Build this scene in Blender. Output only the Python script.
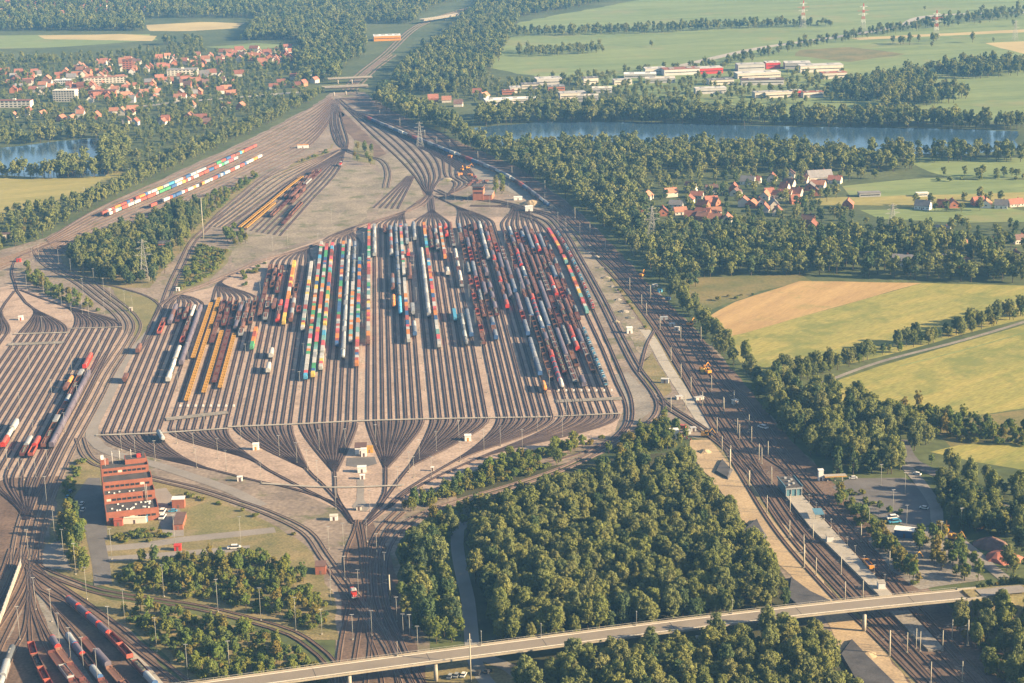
import bpy, math, random
from mathutils import Vector, Matrix
import numpy as np
R = math.radians
random.seed(7)
for o in list(bpy.data.objects): bpy.data.objects.remove(o)
scn = bpy.context.scene
COL = scn.collection

# ------------------------------------------------------------------ camera
FPX, CAMZ, PITCH, ROLL = 1900.0, 350.0, R(15.44), R(-1.4)
cam_d = bpy.data.cameras.new('camera'); cam = bpy.data.objects.new('camera', cam_d); COL.objects.link(cam)
CM = Matrix.Rotation(R(90) - PITCH, 3, 'X') @ Matrix.Rotation(ROLL, 3, 'Z')
cam.matrix_world = Matrix.Translation((0, 0, CAMZ)) @ CM.to_4x4()
cam_d.sensor_width = 36.0; cam_d.lens = 36.0 * FPX / 1024.0
cam_d.clip_start = 1.0; cam_d.clip_end = 30000.0
scn.camera = cam
CMI = CM.inverted()

# ------------------------------------------------------------------ world, sun, exposure
SUN_EL, SUN_AZ = R(21.0), R(-15.0)      # azimuth from +X (right of the view); negative = behind the camera
sun_dir = Vector((math.cos(SUN_EL) * math.cos(SUN_AZ), math.cos(SUN_EL) * math.sin(SUN_AZ), math.sin(SUN_EL)))
world = bpy.data.worlds.new('World'); scn.world = world; world.use_nodes = True
nt = world.node_tree; nt.nodes.clear()
sky = nt.nodes.new('ShaderNodeTexSky'); sky.sky_type = 'NISHITA'; sky.sun_disc = False
sky.sun_elevation = SUN_EL; sky.sun_rotation = math.atan2(sun_dir.x, sun_dir.y)
sky.air_density = 1.0; sky.dust_density = 1.5; sky.ozone_density = 1.0
bg = nt.nodes.new('ShaderNodeBackground'); bg.inputs['Strength'].default_value = 0.052
wo = nt.nodes.new('ShaderNodeOutputWorld')
nt.links.new(sky.outputs[0], bg.inputs[0]); nt.links.new(bg.outputs[0], wo.inputs[0])
sl = bpy.data.lights.new('sun', 'SUN'); sl.energy = 5.0; sl.angle = R(0.5); sl.color = (1.0, 0.76, 0.46)
so = bpy.data.objects.new('sun', sl); COL.objects.link(so)
so.rotation_euler = sun_dir.to_track_quat('Z', 'Y').to_euler(); so.location = (400, -100, 600)
vs = scn.view_settings; vs.view_transform = 'Standard'; vs.look = 'None'; vs.gamma = 1.0; vs.use_curve_mapping = False
vs.exposure = 2.0
scn.render.engine = 'CYCLES'
cy = scn.cycles
cy.use_denoising = True; cy.max_bounces = 5; cy.diffuse_bounces = 3; cy.glossy_bounces = 2; cy.transmission_bounces = 3
cy.volume_bounces = 1; cy.transparent_max_bounces = 4; cy.caustics_reflective = False; cy.caustics_refractive = False

# ------------------------------------------------------------------ pixel <-> world
def G(px, py, z=0.0):
    d = CM @ Vector(((px - 512.0) / FPX, -(py - 341.5) / FPX, -1.0))
    t = (z - CAMZ) / d.z
    return Vector((d.x * t, d.y * t, z))
def PX(p):
    c = CMI @ (Vector(p) - Vector((0, 0, CAMZ)))
    return (512.0 + FPX * c.x / -c.z, 341.5 - FPX * c.y / -c.z)

# ------------------------------------------------------------------ materials
def mat(name, col, rough=0.85, var=0.0, scale=0.05, col2=None, spec=0.2, detail=4.0, fine=0.0, metallic=0.0, objrand=0.0, aniso=None, bump=0.0, weeds=None, rows=None):
    col = tuple(c * .82 for c in col); col2 = tuple(c * .82 for c in col2) if col2 is not None else None   # overall albedo scale
    if weeds: weeds = (tuple(c * .82 for c in weeds[0]),) + tuple(weeds[1:])
    m = bpy.data.materials.new(name); m.use_nodes = True
    t = m.node_tree; b = t.nodes['Principled BSDF']
    b.inputs['Roughness'].default_value = rough; b.inputs['Specular IOR Level'].default_value = spec
    b.inputs['Metallic'].default_value = metallic
    b.inputs['Base Color'].default_value = (*col, 1)
    last = None
    tc = None
    if var > 0 or col2 is not None or fine > 0:
        tc = t.nodes.new('ShaderNodeTexCoord')
        src = tc.outputs['Object']
        if aniso:
            # stretch the pattern along the working direction of the field
            mp = t.nodes.new('ShaderNodeMapping'); mp.vector_type = 'TEXTURE'; mp.inputs['Scale'].default_value = (aniso[0], 1, 1); mp.inputs['Rotation'].default_value = (0, 0, aniso[1])
            t.links.new(src, mp.inputs[0]); src = mp.outputs[0]
        n = t.nodes.new('ShaderNodeTexNoise'); n.inputs['Scale'].default_value = scale; n.inputs['Detail'].default_value = detail
        n.inputs['Roughness'].default_value = 0.62
        t.links.new(src, n.inputs['Vector'])
        c2 = col2 if col2 is not None else tuple(c * (1 - var) for c in col)
        c1 = col if col2 is not None else tuple(min(1, c * (1 + var)) for c in col)
        rp = t.nodes.new('ShaderNodeValToRGB'); rp.color_ramp.elements[0].position = 0.36; rp.color_ramp.elements[1].position = 0.64
        rp.color_ramp.elements[0].color = (*c2, 1); rp.color_ramp.elements[1].color = (*c1, 1)
        t.links.new(n.outputs['Fac'], rp.inputs[0]); last = rp.outputs[0]
        if fine > 0:
            n2 = t.nodes.new('ShaderNodeTexNoise'); n2.inputs['Scale'].default_value = scale * 14; n2.inputs['Detail'].default_value = 3
            t.links.new(src, n2.inputs['Vector'])
            mr = t.nodes.new('ShaderNodeMapRange'); mr.inputs['From Min'].default_value = .3; mr.inputs['From Max'].default_value = .7
            mr.inputs['To Min'].default_value = 1 - fine; mr.inputs['To Max'].default_value = 1 + fine
            t.links.new(n2.outputs['Fac'], mr.inputs['Value'])
            mx = t.nodes.new('ShaderNodeVectorMath'); mx.operation = 'SCALE'
            t.links.new(last, mx.inputs[0]); t.links.new(mr.outputs[0], mx.inputs['Scale']); last = mx.outputs[0]
        if weeds:
            n3 = t.nodes.new('ShaderNodeTexNoise'); n3.inputs['Scale'].default_value = weeds[1]; n3.inputs['Detail'].default_value = 6; n3.inputs['Roughness'].default_value = .7
            t.links.new(tc.outputs['Object'], n3.inputs['Vector'])
            m3 = t.nodes.new('ShaderNodeMapRange'); m3.inputs['From Min'].default_value = weeds[2]; m3.inputs['From Max'].default_value = weeds[2] + .10; m3.inputs['To Max'].default_value = weeds[3]
            t.links.new(n3.outputs['Fac'], m3.inputs['Value'])
            x3 = t.nodes.new('ShaderNodeMix'); x3.data_type = 'RGBA'; t.links.new(m3.outputs[0], x3.inputs[0]); t.links.new(last, x3.inputs[6]); x3.inputs[7].default_value = (*weeds[0], 1); last = x3.outputs[2]
        if rows:
            rm = t.nodes.new('ShaderNodeMapping'); rm.inputs['Rotation'].default_value = (0, 0, rows[1]); t.links.new(tc.outputs['Object'], rm.inputs[0])
            wv = t.nodes.new('ShaderNodeTexWave'); wv.inputs['Scale'].default_value = .314 / rows[0]; wv.inputs['Distortion'].default_value = 1.2; wv.inputs['Detail'].default_value = 3; wv.inputs['Detail Scale'].default_value = .6
            t.links.new(rm.outputs[0], wv.inputs['Vector'])
            m4 = t.nodes.new('ShaderNodeMapRange'); m4.inputs['To Min'].default_value = 1 - rows[2]; m4.inputs['To Max'].default_value = 1 + rows[2]; t.links.new(wv.outputs['Fac'], m4.inputs['Value'])
            x4 = t.nodes.new('ShaderNodeVectorMath'); x4.operation = 'SCALE'; t.links.new(last, x4.inputs[0]); t.links.new(m4.outputs[0], x4.inputs['Scale']); last = x4.outputs[0]
        if bump > 0:
            bp = t.nodes.new('ShaderNodeBump'); bp.inputs['Strength'].default_value = bump; bp.inputs['Distance'].default_value = 0.5
            t.links.new(n.outputs['Fac'], bp.inputs['Height']); t.links.new(bp.outputs[0], b.inputs['Normal'])
    if objrand > 0:
        oi = t.nodes.new('ShaderNodeObjectInfo')
        mr = t.nodes.new('ShaderNodeMapRange'); mr.inputs['To Min'].default_value = 1 - objrand; mr.inputs['To Max'].default_value = 1 + objrand
        t.links.new(oi.outputs['Random'], mr.inputs['Value'])
        mx = t.nodes.new('ShaderNodeVectorMath'); mx.operation = 'SCALE'
        if last is None: mx.inputs[0].default_value = col
        else: t.links.new(last, mx.inputs[0])
        t.links.new(mr.outputs[0], mx.inputs['Scale']); last = mx.outputs[0]
    if last is not None: t.links.new(last, b.inputs['Base Color'])
    return m

def leaf_mat(name, cols, trans=0.25):
    m = bpy.data.materials.new(name); m.use_nodes = True
    t = m.node_tree; t.nodes.clear()
    oi = t.nodes.new('ShaderNodeObjectInfo')
    rp = t.nodes.new('ShaderNodeValToRGB')
    e = rp.color_ramp.elements
    while len(e) < len(cols): e.new(0.5)
    for i, c in enumerate(cols):
        e[i].position = i / (len(cols) - 1); e[i].color = (*c, 1)
    t.links.new(oi.outputs['Random'], rp.inputs[0])
    # leaf to leaf variation with the mesh itself
    tc = t.nodes.new('ShaderNodeTexCoord'); n = t.nodes.new('ShaderNodeTexNoise'); n.inputs['Scale'].default_value = 0.45; n.inputs['Detail'].default_value = 2
    t.links.new(tc.outputs['Object'], n.inputs['Vector'])
    mr = t.nodes.new('ShaderNodeMapRange'); mr.inputs['From Min'].default_value = .3; mr.inputs['From Max'].default_value = .7
    mr.inputs['To Min'].default_value = .75; mr.inputs['To Max'].default_value = 1.28
    t.links.new(n.outputs['Fac'], mr.inputs['Value'])
    mx = t.nodes.new('ShaderNodeVectorMath'); mx.operation = 'SCALE'
    t.links.new(rp.outputs[0], mx.inputs[0]); t.links.new(mr.outputs[0], mx.inputs['Scale'])
    d = t.nodes.new('ShaderNodeBsdfDiffuse'); tr = t.nodes.new('ShaderNodeBsdfTranslucent')
    t.links.new(mx.outputs[0], d.inputs[0]); t.links.new(mx.outputs[0], tr.inputs[0])
    ms = t.nodes.new('ShaderNodeMixShader'); ms.inputs[0].default_value = trans
    o = t.nodes.new('ShaderNodeOutputMaterial')
    t.links.new(d.outputs[0], ms.inputs[1]); t.links.new(tr.outputs[0], ms.inputs[2]); t.links.new(ms.outputs[0], o.inputs[0])
    return m

M = {}
_l = G(1024, 325) - G(815, 388); LANE = math.atan2(_l.y, _l.x)
M['ground'] = mat('grass_ground', (.10, .115, .04), var=.0, col2=(.055, .075, .025), scale=.012, fine=.25)
M['meadow'] = mat('meadow', (.20, .24, .085), col2=(.135, .18, .06), scale=.025, fine=.18, aniso=(6, .15), weeds=((.25, .22, .09), .008, .55, .6))
M['stubble'] = mat('stubble_field', (.44, .295, .125), col2=(.345, .225, .095), scale=.10, fine=.16, aniso=(10, LANE + .25), weeds=((.23, .21, .07), .02, .58, .8))
M['crop'] = mat('crop_field', (.325, .275, .075), col2=(.22, .22, .055), scale=.09, fine=.3, aniso=(8, LANE), weeds=((.145, .17, .042), .022, .50, .75))
M['crop2'] = mat('yellow_crop_field', (.31, .265, .085), col2=(.235, .215, .065), scale=.05, fine=.18, aniso=(7, .3))
M['fallow'] = mat('fallow_field', (.20, .16, .06), col2=(.115, .12, .04), scale=.03, fine=.2)
M['farfield'] = mat('far_stubble', (.42, .33, .15), var=.12, scale=.01)
M['lawn'] = mat('dry_lawn', (.215, .185, .08), col2=(.145, .14, .055), scale=.06, fine=.28, weeds=((.26, .20, .12), .05, .55, .7))
M['scrub'] = mat('scrub_ground', (.25, .195, .095), col2=(.145, .135, .055), scale=.06, fine=.3)
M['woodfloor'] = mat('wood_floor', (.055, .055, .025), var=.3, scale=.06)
M['yard'] = mat('yard_gravel', (.275, .218, .17), col2=(.178, .142, .112), scale=.03, fine=.3, weeds=((.11, .115, .045), .035, .54, .8))
M['sand'] = mat('sandy_gravel', (.42, .315, .243), col2=(.315, .236, .184), scale=.045, fine=.26, weeds=((.235, .175, .135), .08, .53, .75))
M['tan'] = mat('bare_sand', (.42, .315, .19), col2=(.33, .245, .15), scale=.06, fine=.22, weeds=((.24, .19, .12), .05, .55, .8))
M['paleyard'] = mat('pale_gravel', (.30, .25, .185), col2=(.185, .155, .115), scale=.035, fine=.3, weeds=((.11, .115, .045), .045, .52, .85))
M['railbrown'] = mat('ballast_brown', (.185, .125, .09), col2=(.10, .068, .052), scale=.05, fine=.3, weeds=((.11, .115, .045), .05, .60, .7))
M['greygravel'] = mat('grey_gravel', (.28, .25, .21), col2=(.19, .17, .145), scale=.05, fine=.25, weeds=((.11, .115, .045), .06, .58, .6))
M['asphalt'] = mat('asphalt', (.135, .125, .12), var=.14, scale=.07, fine=.1)
M['road'] = mat('worn_asphalt', (.24, .215, .19), var=.10, scale=.06, fine=.08)
M['path'] = mat('path_asphalt', (.22, .22, .21), var=.1, scale=.05)
M['concrete'] = mat('concrete', (.36, .325, .27), var=.12, scale=.10, fine=.12, weeds=((.22, .20, .16), .12, .55, .6))
M['deck'] = mat('bridge_concrete', (.31, .27, .21), var=.12, scale=.15, fine=.12, weeds=((.24, .21, .17), .2, .55, .6))
M['darkgravel'] = mat('dark_ballast_heap', (.075, .072, .075), var=.22, scale=.12, fine=.2)
M['bed'] = mat('track_bed', (.150, .108, .096), col2=(.105, .076, .068), scale=.06, fine=.22)
M['bed_main'] = mat('track_bed_rust', (.155, .098, .068), col2=(.105, .068, .05), scale=.05, fine=.22)
M['bed_pale'] = mat('track_bed_pale', (.205, .150, .112), col2=(.145, .105, .082), scale=.05, fine=.2)
M['rail'] = mat('rail_steel', (.20, .145, .115), rough=.45, metallic=.4, spec=.5)
M['rail_rust_shade'] = mat('rail_rust_shade', (.040, .028, .030), rough=.7)  # rust and grease, with the rail's own shadow put into the dark colour
M['water'] = mat('lake_water', (.035, .075, .125), rough=.14, spec=.4)
M['white'] = mat('white_paint', (.72, .70, .66), var=.06, scale=.3)
M['offwhite'] = mat('cream_render', (.60, .54, .45), var=.07, scale=.3, objrand=.15)
M['grey'] = mat('grey_paint', (.35, .35, .34), var=.08, scale=.3)
M['hall'] = mat('pale_cladding', (.46, .44, .41), var=.1, scale=.1, objrand=.25)
M['dark'] = mat('dark_steel', (.035, .033, .035), rough=.7)
M['darkroof'] = mat('roofing_felt', (.075, .07, .07), var=.18, scale=.2)
M['galv'] = mat('galvanised_steel', (.33, .32, .29), rough=.55, spec=.3)
M['conc_mast'] = mat('concrete_mast', (.40, .37, .29), rough=.8)
M['brick'] = mat('red_brick', (.28, .10, .062), var=.12, scale=.35, fine=.12)
M['brick2'] = mat('orange_brick', (.38, .15, .085), var=.10, scale=.4, objrand=.15)
M['tile'] = mat('red_roof_tile', (.27, .11, .075), var=.14, scale=.4, objrand=.3)
M['tile2'] = mat('orange_roof_tile', (.34, .16, .10), var=.12, scale=.4, objrand=.25)
M['tilebrown'] = mat('brown_roof_tile', (.15, .09, .075), var=.14, scale=.4, objrand=.3)
M['tilegrey'] = mat('grey_roof', (.20, .19, .19), var=.12, scale=.4, objrand=.3)
M['window'] = mat('window_glass', (.025, .03, .038), rough=.15, spec=.6)
M['glassblue'] = mat('blue_glazing', (.10, .22, .27), rough=.2, spec=.6)
M['frame'] = mat('window_frame', (.55, .53, .5))
M['bark'] = mat('bark', (.085, .062, .042), var=.2, scale=2.0)
M['yellow'] = mat('yellow_paint', (.46, .255, .05), rough=.55, var=.12, scale=.8)
M['machine'] = mat('machine_orange', (.62, .26, .03), rough=.5)
M['red'] = mat('signal_red', (.50, .045, .03), rough=.5, var=.08, scale=.5)
M['tyre'] = mat('tyre_rubber', (.02, .02, .02))
M['wheel'] = mat('wheel_steel', (.06, .05, .045), rough=.6)
M['wall'] = mat('pale_wall', (.52, .50, .46), var=.06, scale=.2)
M['limb'] = M['bark']
for nm, c in dict(cred=(.33, .085, .06), corange=(.56, .215, .055), cwhite=(.45, .44, .41), cgrey=(.28, .29, .30), cgreen=(.07, .27, .12), cblue=(.05, .11, .25),
                  cyellow=(.62, .42, .085), cteal=(.15, .30, .28), csky=(.08, .33, .52), cpink=(.50, .10, .11), cbrown=(.165, .078, .058),
                  purple=(.135, .115, .145), rust=(.15, .075, .055), rust2=(.20, .105, .075), tank=(.30, .32, .33), tankdark=(.11, .12, .135), navy=(.05, .075, .14), slate=(.16, .18, .22), carred=(.5, .05, .04), olive=(.16, .15, .11), maroon=(.14, .05, .045)).items():
    M[nm] = mat('paint_' + nm, c, rough=.6, var=.10, scale=.5, objrand=.13)

# ------------------------------------------------------------------ mesh helper
class MB:
    def __init__(s): s.v = []; s.f = []; s.m = []; s.mats = []; s.smooth = []
    def mi(s, m):
        m = M[m] if isinstance(m, str) else m
        if m not in s.mats: s.mats.append(m)
        return s.mats.index(m)
    def add(s, vs_, fs, m, sm=False):
        b = len(s.v); s.v += [tuple(v) for v in vs_]; k = s.mi(m)
        for f in fs: s.f.append(tuple(b + i for i in f)); s.m.append(k); s.smooth.append(sm)
        return s
    def box(s, x0, x1, y0, y1, z0, z1, m, bottom=True):
        vs_ = [(x0, y0, z0), (x1, y0, z0), (x1, y1, z0), (x0, y1, z0), (x0, y0, z1), (x1, y0, z1), (x1, y1, z1), (x0, y1, z1)]
        fs = [(4, 5, 6, 7), (0, 1, 5, 4), (1, 2, 6, 5), (2, 3, 7, 6), (3, 0, 4, 7)]
        if bottom: fs.append((3, 2, 1, 0))
        return s.add(vs_, fs, m)
    def tube(s, a, b, r0, r1, m, n=6, caps=True):
        a = Vector(a); b = Vector(b); d = (b - a).normalized()
        u = d.orthogonal().normalized(); w = d.cross(u)
        vs_ = []
        for p, r in ((a, r0), (b, r1)):
            for i in range(n):
                t = 2 * math.pi * i / n
                vs_.append(p + (u * math.cos(t) + w * math.sin(t)) * r)
        fs = [(i, (i + 1) % n, n + (i + 1) % n, n + i) for i in range(n)]
        if caps: fs += [tuple(range(n - 1, -1, -1)), tuple(range(n, 2 * n))]
        return s.add(vs_, fs, m, True)
    def prism(s, prof, x0, x1, m, axis='X', ends=True, mend=None):
        # profile in (y,z), swept along x
        n = len(prof)
        vs_ = [(x0, y, z) for y, z in prof] + [(x1, y, z) for y, z in prof]
        if axis == 'Y': vs_ = [(y, x, z) for x, y, z in vs_]
        fs = [(i, (i + 1) % n, n + (i + 1) % n, n + i) for i in range(n)]
        if axis == 'Y': fs = [f[::-1] for f in fs]
        s.add(vs_, fs, m)
        if ends: s.add(vs_, [tuple(range(n - 1, -1, -1)), tuple(range(n, 2 * n))], mend or m)
        return s
    def mesh(s, name):
        me = bpy.data.meshes.new(name); me.from_pydata(s.v, [], s.f)
        for m in s.mats: me.materials.append(m)
        me.polygons.foreach_set('material_index', s.m); me.polygons.foreach_set('use_smooth', s.smooth)
        me.update(); return me
    def build(s, name, parent=None, **k):
        return link(name, s.mesh(name), parent, **k)

def link(name, data, parent=None, label=None, cat=None, group=None, kind=None, loc=None, rz=None, scale=None):
    o = bpy.data.objects.new(name, data); COL.objects.link(o)
    if parent is not None: o.parent = parent
    if loc is not None: o.location = loc
    if rz is not None: o.rotation_euler = (0, 0, rz)
    if scale is not None: o.scale = scale if hasattr(scale, '__len__') else (scale,) * 3
    if label: o['label'] = label
    if cat: o['category'] = cat
    if group: o['group'] = group
    if kind: o['kind'] = kind
    return o
def thing(name, label, cat, loc=(0, 0, 0), rz=0.0, group=None, scale=None):
    o = link(name, None, None, label, cat, group, None, loc, rz, scale); o.empty_display_size = 1.0
    return o
def ordn(n):
    if n == 1: return 'first'
    s = 'th' if 10 <= n % 100 <= 20 else {1: 'st', 2: 'nd', 3: 'rd'}.get(n % 10, 'th')
    return {2: 'second', 3: 'third', 4: 'fourth', 5: 'fifth', 6: 'sixth', 7: 'seventh', 8: 'eighth', 9: 'ninth'}.get(n, f'{n}{s}')

def smooth_pts(pts, step=8.0):
    out = []; n = len(pts)
    for i in range(n - 1):
        p0 = pts[max(i - 1, 0)]; p1 = pts[i]; p2 = pts[i + 1]; p3 = pts[min(i + 2, n - 1)]
        L = (p2 - p1).length; k = max(1, int(L / step))
        # centripetal-like tangents
        d1 = (p2 - p0); d2 = (p3 - p1)
        t1 = d1.normalized() * L if d1.length > 1e-6 else (p2 - p1)
        t2 = d2.normalized() * L if d2.length > 1e-6 else (p2 - p1)
        for j in range(k):
            t = j / k; a = t * t; b = a * t
            out.append(p1 * (2 * b - 3 * a + 1) + t1 * (b - 2 * a + t) + p2 * (-2 * b + 3 * a) + t2 * (b - a))
    out.append(pts[-1].copy())
    return out
def normals2(pts):
    ns = []
    for i in range(len(pts)):
        d = pts[min(i + 1, len(pts) - 1)] - pts[max(i - 1, 0)]
        d.z = 0; d.normalize(); ns.append(Vector((d.y, -d.x, 0)))      # right-hand side
    return ns
def offset(pts, off):
    ns = normals2(pts)
    return [p + n * off for p, n in zip(pts, ns)]
def rough_poly(px, jit=0.0, seg=25.0, z=0.0):
    g = [G(*p) for p in px]; out = []
    for i, a in enumerate(g):
        b = g[(i + 1) % len(g)]; L = (b - a).length; k = max(1, int(L / seg)) if jit else 1
        d = (b - a).normalized(); nn = Vector((d.y, -d.x, 0))
        for j in range(k):
            q = a.lerp(b, j / k)
            if jit and j: q = q + nn * random.uniform(-jit, jit)
            out.append(Vector((q.x, q.y, z)))
    return out
def sheet(name, px, z, m, jit=0.0, seg=25.0, kind='structure', label=None, cat=None):
    p = rough_poly(px, jit, seg, z)
    me = bpy.data.meshes.new(name); me.from_pydata([tuple(q) for q in p], [], [tuple(range(len(p)))])
    me.materials.append(M[m]); me.update()
    if me.polygons[0].normal.z < 0: me.flip_normals()
    return link(name, me, kind=kind, label=label, cat=cat)
def ribbon(name, px, w, z, m, kind='structure', label=None, cat=None, step=10.0, z0=None, pts=None):
    p = smooth_pts(pts if pts else [G(*q) for q in px], step); ns = normals2(p)
    v = []; f = []
    for q, n in zip(p, ns):
        a = q - n * w / 2; b = q + n * w / 2
        v += [(a.x, a.y, z), (b.x, b.y, z)]
    for i in range(len(p) - 1): f.append((2 * i, 2 * i + 1, 2 * i + 3, 2 * i + 2))
    me = bpy.data.meshes.new(name); me.from_pydata(v, [], f); me.materials.append(M[m]); me.update()
    if me.polygons[0].normal.z < 0: me.flip_normals()
    return link(name, me, kind=kind, label=label, cat=cat)
def bank(name, px, z, top, m, inset=1.5, kind='structure', label=None, cat=None, noise=0.0):
    """raised slab with sloped sides"""
    g = [G(*p) for p in px]; c = sum(g, Vector()) / len(g); n = len(g)
    v = [(p.x, p.y, z) for p in g]
    for p in g:
        d = (c - p); d.normalize(); q = p + d * inset; v.append((q.x, q.y, top + random.uniform(-noise, noise)))
    f = [(i, (i + 1) % n, n + (i + 1) % n, n + i) for i in range(n)] + [tuple(range(n, 2 * n))]
    me = bpy.data.meshes.new(name); me.from_pydata(v, [], f); me.materials.append(M[m]); me.validate(); me.update()
    if me.polygons[-1].normal.z < 0: me.flip_normals()
    return link(name, me, kind=kind, label=label, cat=cat)

# ================================================================== ground and surfaces
gm = bpy.data.meshes.new('ground'); S = 9000
gm.from_pydata([(-S, -2500, 0), (S, -2500, 0), (S, 2 * S, 0), (-S, 2 * S, 0)], [], [(0, 1, 2, 3)]); gm.materials.append(M['ground'])
link('ground', gm, kind='structure')

sheet('meadow', [(470, 60), (520, 22), (640, 0), (760, -30), (1200, -60), (1200, 75), (1024, 122), (900, 118), (760, 108), (640, 95), (500, 70)], .03, 'meadow', 6)
sheet('meadow', [(-60, 36), (150, 34), (158, 40), (60, 47), (-60, 50)], .03, 'meadow', 4)
sheet('stubble_field', [(38, 35.5), (120, 34), (157, 36), (152, 41), (45, 39)], .05, 'farfield', 3)
sheet('stubble_field', [(146, 25), (200, 22), (245, 23), (238, 28), (190, 31), (150, 31)], .05, 'farfield', 3)
sheet('meadow', [(205, 47), (256, 43), (300, 46), (260, 50)], .03, 'meadow', 3)
sheet('stubble_field', [(850, 38), (900, 35.5), (1030, 29), (1030, 32), (940, 36), (860, 40)], .06, 'farfield', 2)
sheet('stubble_field', [(985, 43), (1030, 41), (1030, 55), (1000, 48)], .06, 'farfield', 2)
sheet('fallow_field', [(800, 50), (850, 47), (905, 54), (850, 62), (795, 56)], .05, 'fallow', 4)
sheet('meadow', [(690, 110), (860, 104), (1030, 82), (1030, 116), (900, 122), (760, 122), (690, 117)], .05, 'meadow', 3)
sheet('meadow', [(905, 157), (1030, 158), (1030, 178), (960, 180), (930, 172)], .03, 'meadow', 3)
sheet('meadow', [(842, 186), (925, 178), (1030, 180), (1030, 196), (925, 197), (850, 196)], .03, 'meadow', 3)
sheet('yellow_crop_field', [(815, 198), (930, 195), (1030, 192), (1030, 200), (905, 206), (820, 205)], .05, 'crop2', 3)
sheet('meadow', [(860, 210), (1000, 206), (1030, 212), (1030, 222), (960, 223), (880, 219)], .04, 'meadow', 3)
sheet('yellow_crop_field', [(-60, 178), (60, 175), (140, 170), (128, 181), (95, 197), (60, 207), (30, 213), (-60, 215)], .04, 'crop2', 2)
sheet('fallow_field', [(690, 278), (800, 274), (812, 281), (760, 291), (706, 312), (690, 300)], .04, 'fallow', 2)
sheet('stubble_field', [(703, 320), (735, 302), (800, 281), (922, 283), (865, 299), (800, 317), (745, 333), (722, 338)], .06, 'stubble', 1)
sheet('crop_field', [(722, 338), (745, 333), (800, 317), (865, 299), (922, 283), (1100, 288), (1100, 300), (1024, 319), (960, 335), (880, 357), (810, 372), (770, 375), (740, 362)], .04, 'crop', 1)
sheet('crop_field', [(1100, 302), (1024, 325), (960, 343), (880, 366), (815, 388), (850, 405), (910, 412), (980, 415), (1100, 398)], .04, 'crop', 1)
sheet('meadow', [(925, 418), (980, 416), (1100, 400), (1100, 470), (1024, 468), (955, 452)], .03, 'fallow', 2)
sheet('crop_field', [(930, 452), (960, 445), (1100, 436), (1100, 478), (1024, 470), (975, 462)], .06, 'crop', 1)
ribbon('lane', [(1100, 297), (1024, 322), (960, 341), (880, 362), (815, 386), (785, 400)], 3.6, .08, 'greygravel')
ribbon('lane', [(1024, 333), (960, 351), (900, 366)], 1.6, .06, 'meadow')

water_l = sheet('lake_water', [(-60, 152), (20, 146), (60, 141), (95, 138), (120, 142), (116, 160), (105, 176), (60, 178), (-60, 172)], .05, 'water', 3)
water_r = sheet('lake_water', [(474, 128), (540, 122), (640, 122), (760, 126), (900, 128), (1018, 131), (1016, 150), (960, 154), (870, 153), (800, 147), (700, 143), (600, 142), (495, 146)], .07, 'water', 3)

# yard surfaces
sheet('yard_ground', [(-40, 262), (45, 238), (100, 208), (190, 166), (256, 136), (318, 103), (330, 93), (365, 92), (392, 112), (450, 142), (520, 172), (560, 196), (600, 232), (650, 285), (700, 335), (745, 385), (790, 440), (830, 480), (880, 535), (930, 590), (1010, 660), (1090, 720), (900, 720), (830, 640), (780, 570), (735, 500), (700, 440), (660, 425), (600, 455), (540, 470), (440, 510), (400, 540), (395, 580), (430, 640), (450, 720), (310, 720), (335, 660), (330, 600), (312, 560), (275, 530), (200, 500), (160, 495), (120, 470), (90, 470), (75, 500), (60, 560), (90, 600), (140, 640), (210, 720), (-60, 720)], .05, 'yard', 2, 15)
sheet('sorting_ground', [(160, 300), (210, 288), (260, 262), (318, 240), (372, 222), (440, 216), (500, 217), (540, 225), (556, 245), (600, 330), (628, 400), (615, 432), (560, 455), (480, 468), (420, 495), (390, 512), (360, 524), (335, 508), (290, 488), (220, 473), (160, 460), (120, 447), (97, 428), (100, 410)], .08, 'sand', 1, 15)
sheet('sorting_ground', [(12, 285), (60, 300), (110, 318), (128, 335), (60, 480), (20, 500), (-60, 500), (-60, 300)], .08, 'sand', 1, 15)
sheet('railway_formation', [(600, 232), (650, 285), (700, 335), (745, 385), (790, 440), (830, 480), (880, 535), (930, 590), (1010, 660), (1060, 720), (930, 720), (850, 630), (780, 550), (735, 480), (690, 412), (655, 345), (615, 285), (575, 230), (520, 185), (440, 150), (380, 118), (340, 98), (365, 96), (420, 125), (520, 168), (570, 205)], .09, 'railbrown', 1, 15)
sheet('railway_formation', [(330, 98), (352, 120), (430, 195), (425, 208), (400, 190), (345, 130)], .09, 'railbrown', 1, 15)
sheet('railway_formation', [(352, 520), (372, 520), (392, 560), (405, 620), (440, 700), (330, 700), (345, 640), (338, 590), (345, 550)], .10, 'railbrown', 1, 12)
sheet('railway_formation', [(28, 480), (62, 482), (40, 530), (32, 568), (20, 572), (15, 535)], .10, 'railbrown', 1, 12)
sheet('railway_formation', [(-40, 262), (45, 240), (100, 210), (190, 168), (256, 138), (325, 100), (345, 115), (320, 145), (256, 174), (200, 200), (130, 232), (60, 256), (-40, 285)], .09, 'yard', 1, 15)
sheet('pale_gravel', [(268, 212), (300, 195), (345, 165), (372, 168), (392, 180), (372, 205), (362, 222), (320, 238), (270, 252), (235, 268), (228, 246)], .11, 'paleyard', 2, 12)
sheet('pale_gravel', [(205, 230), (275, 172), (300, 168), (232, 224)], .10, 'paleyard', 1, 12)
sheet('pale_gravel', [(395, 150), (412, 168), (424, 196), (405, 210), (378, 212), (388, 180), (372, 160)], .105, 'paleyard', 1, 12)
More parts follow.
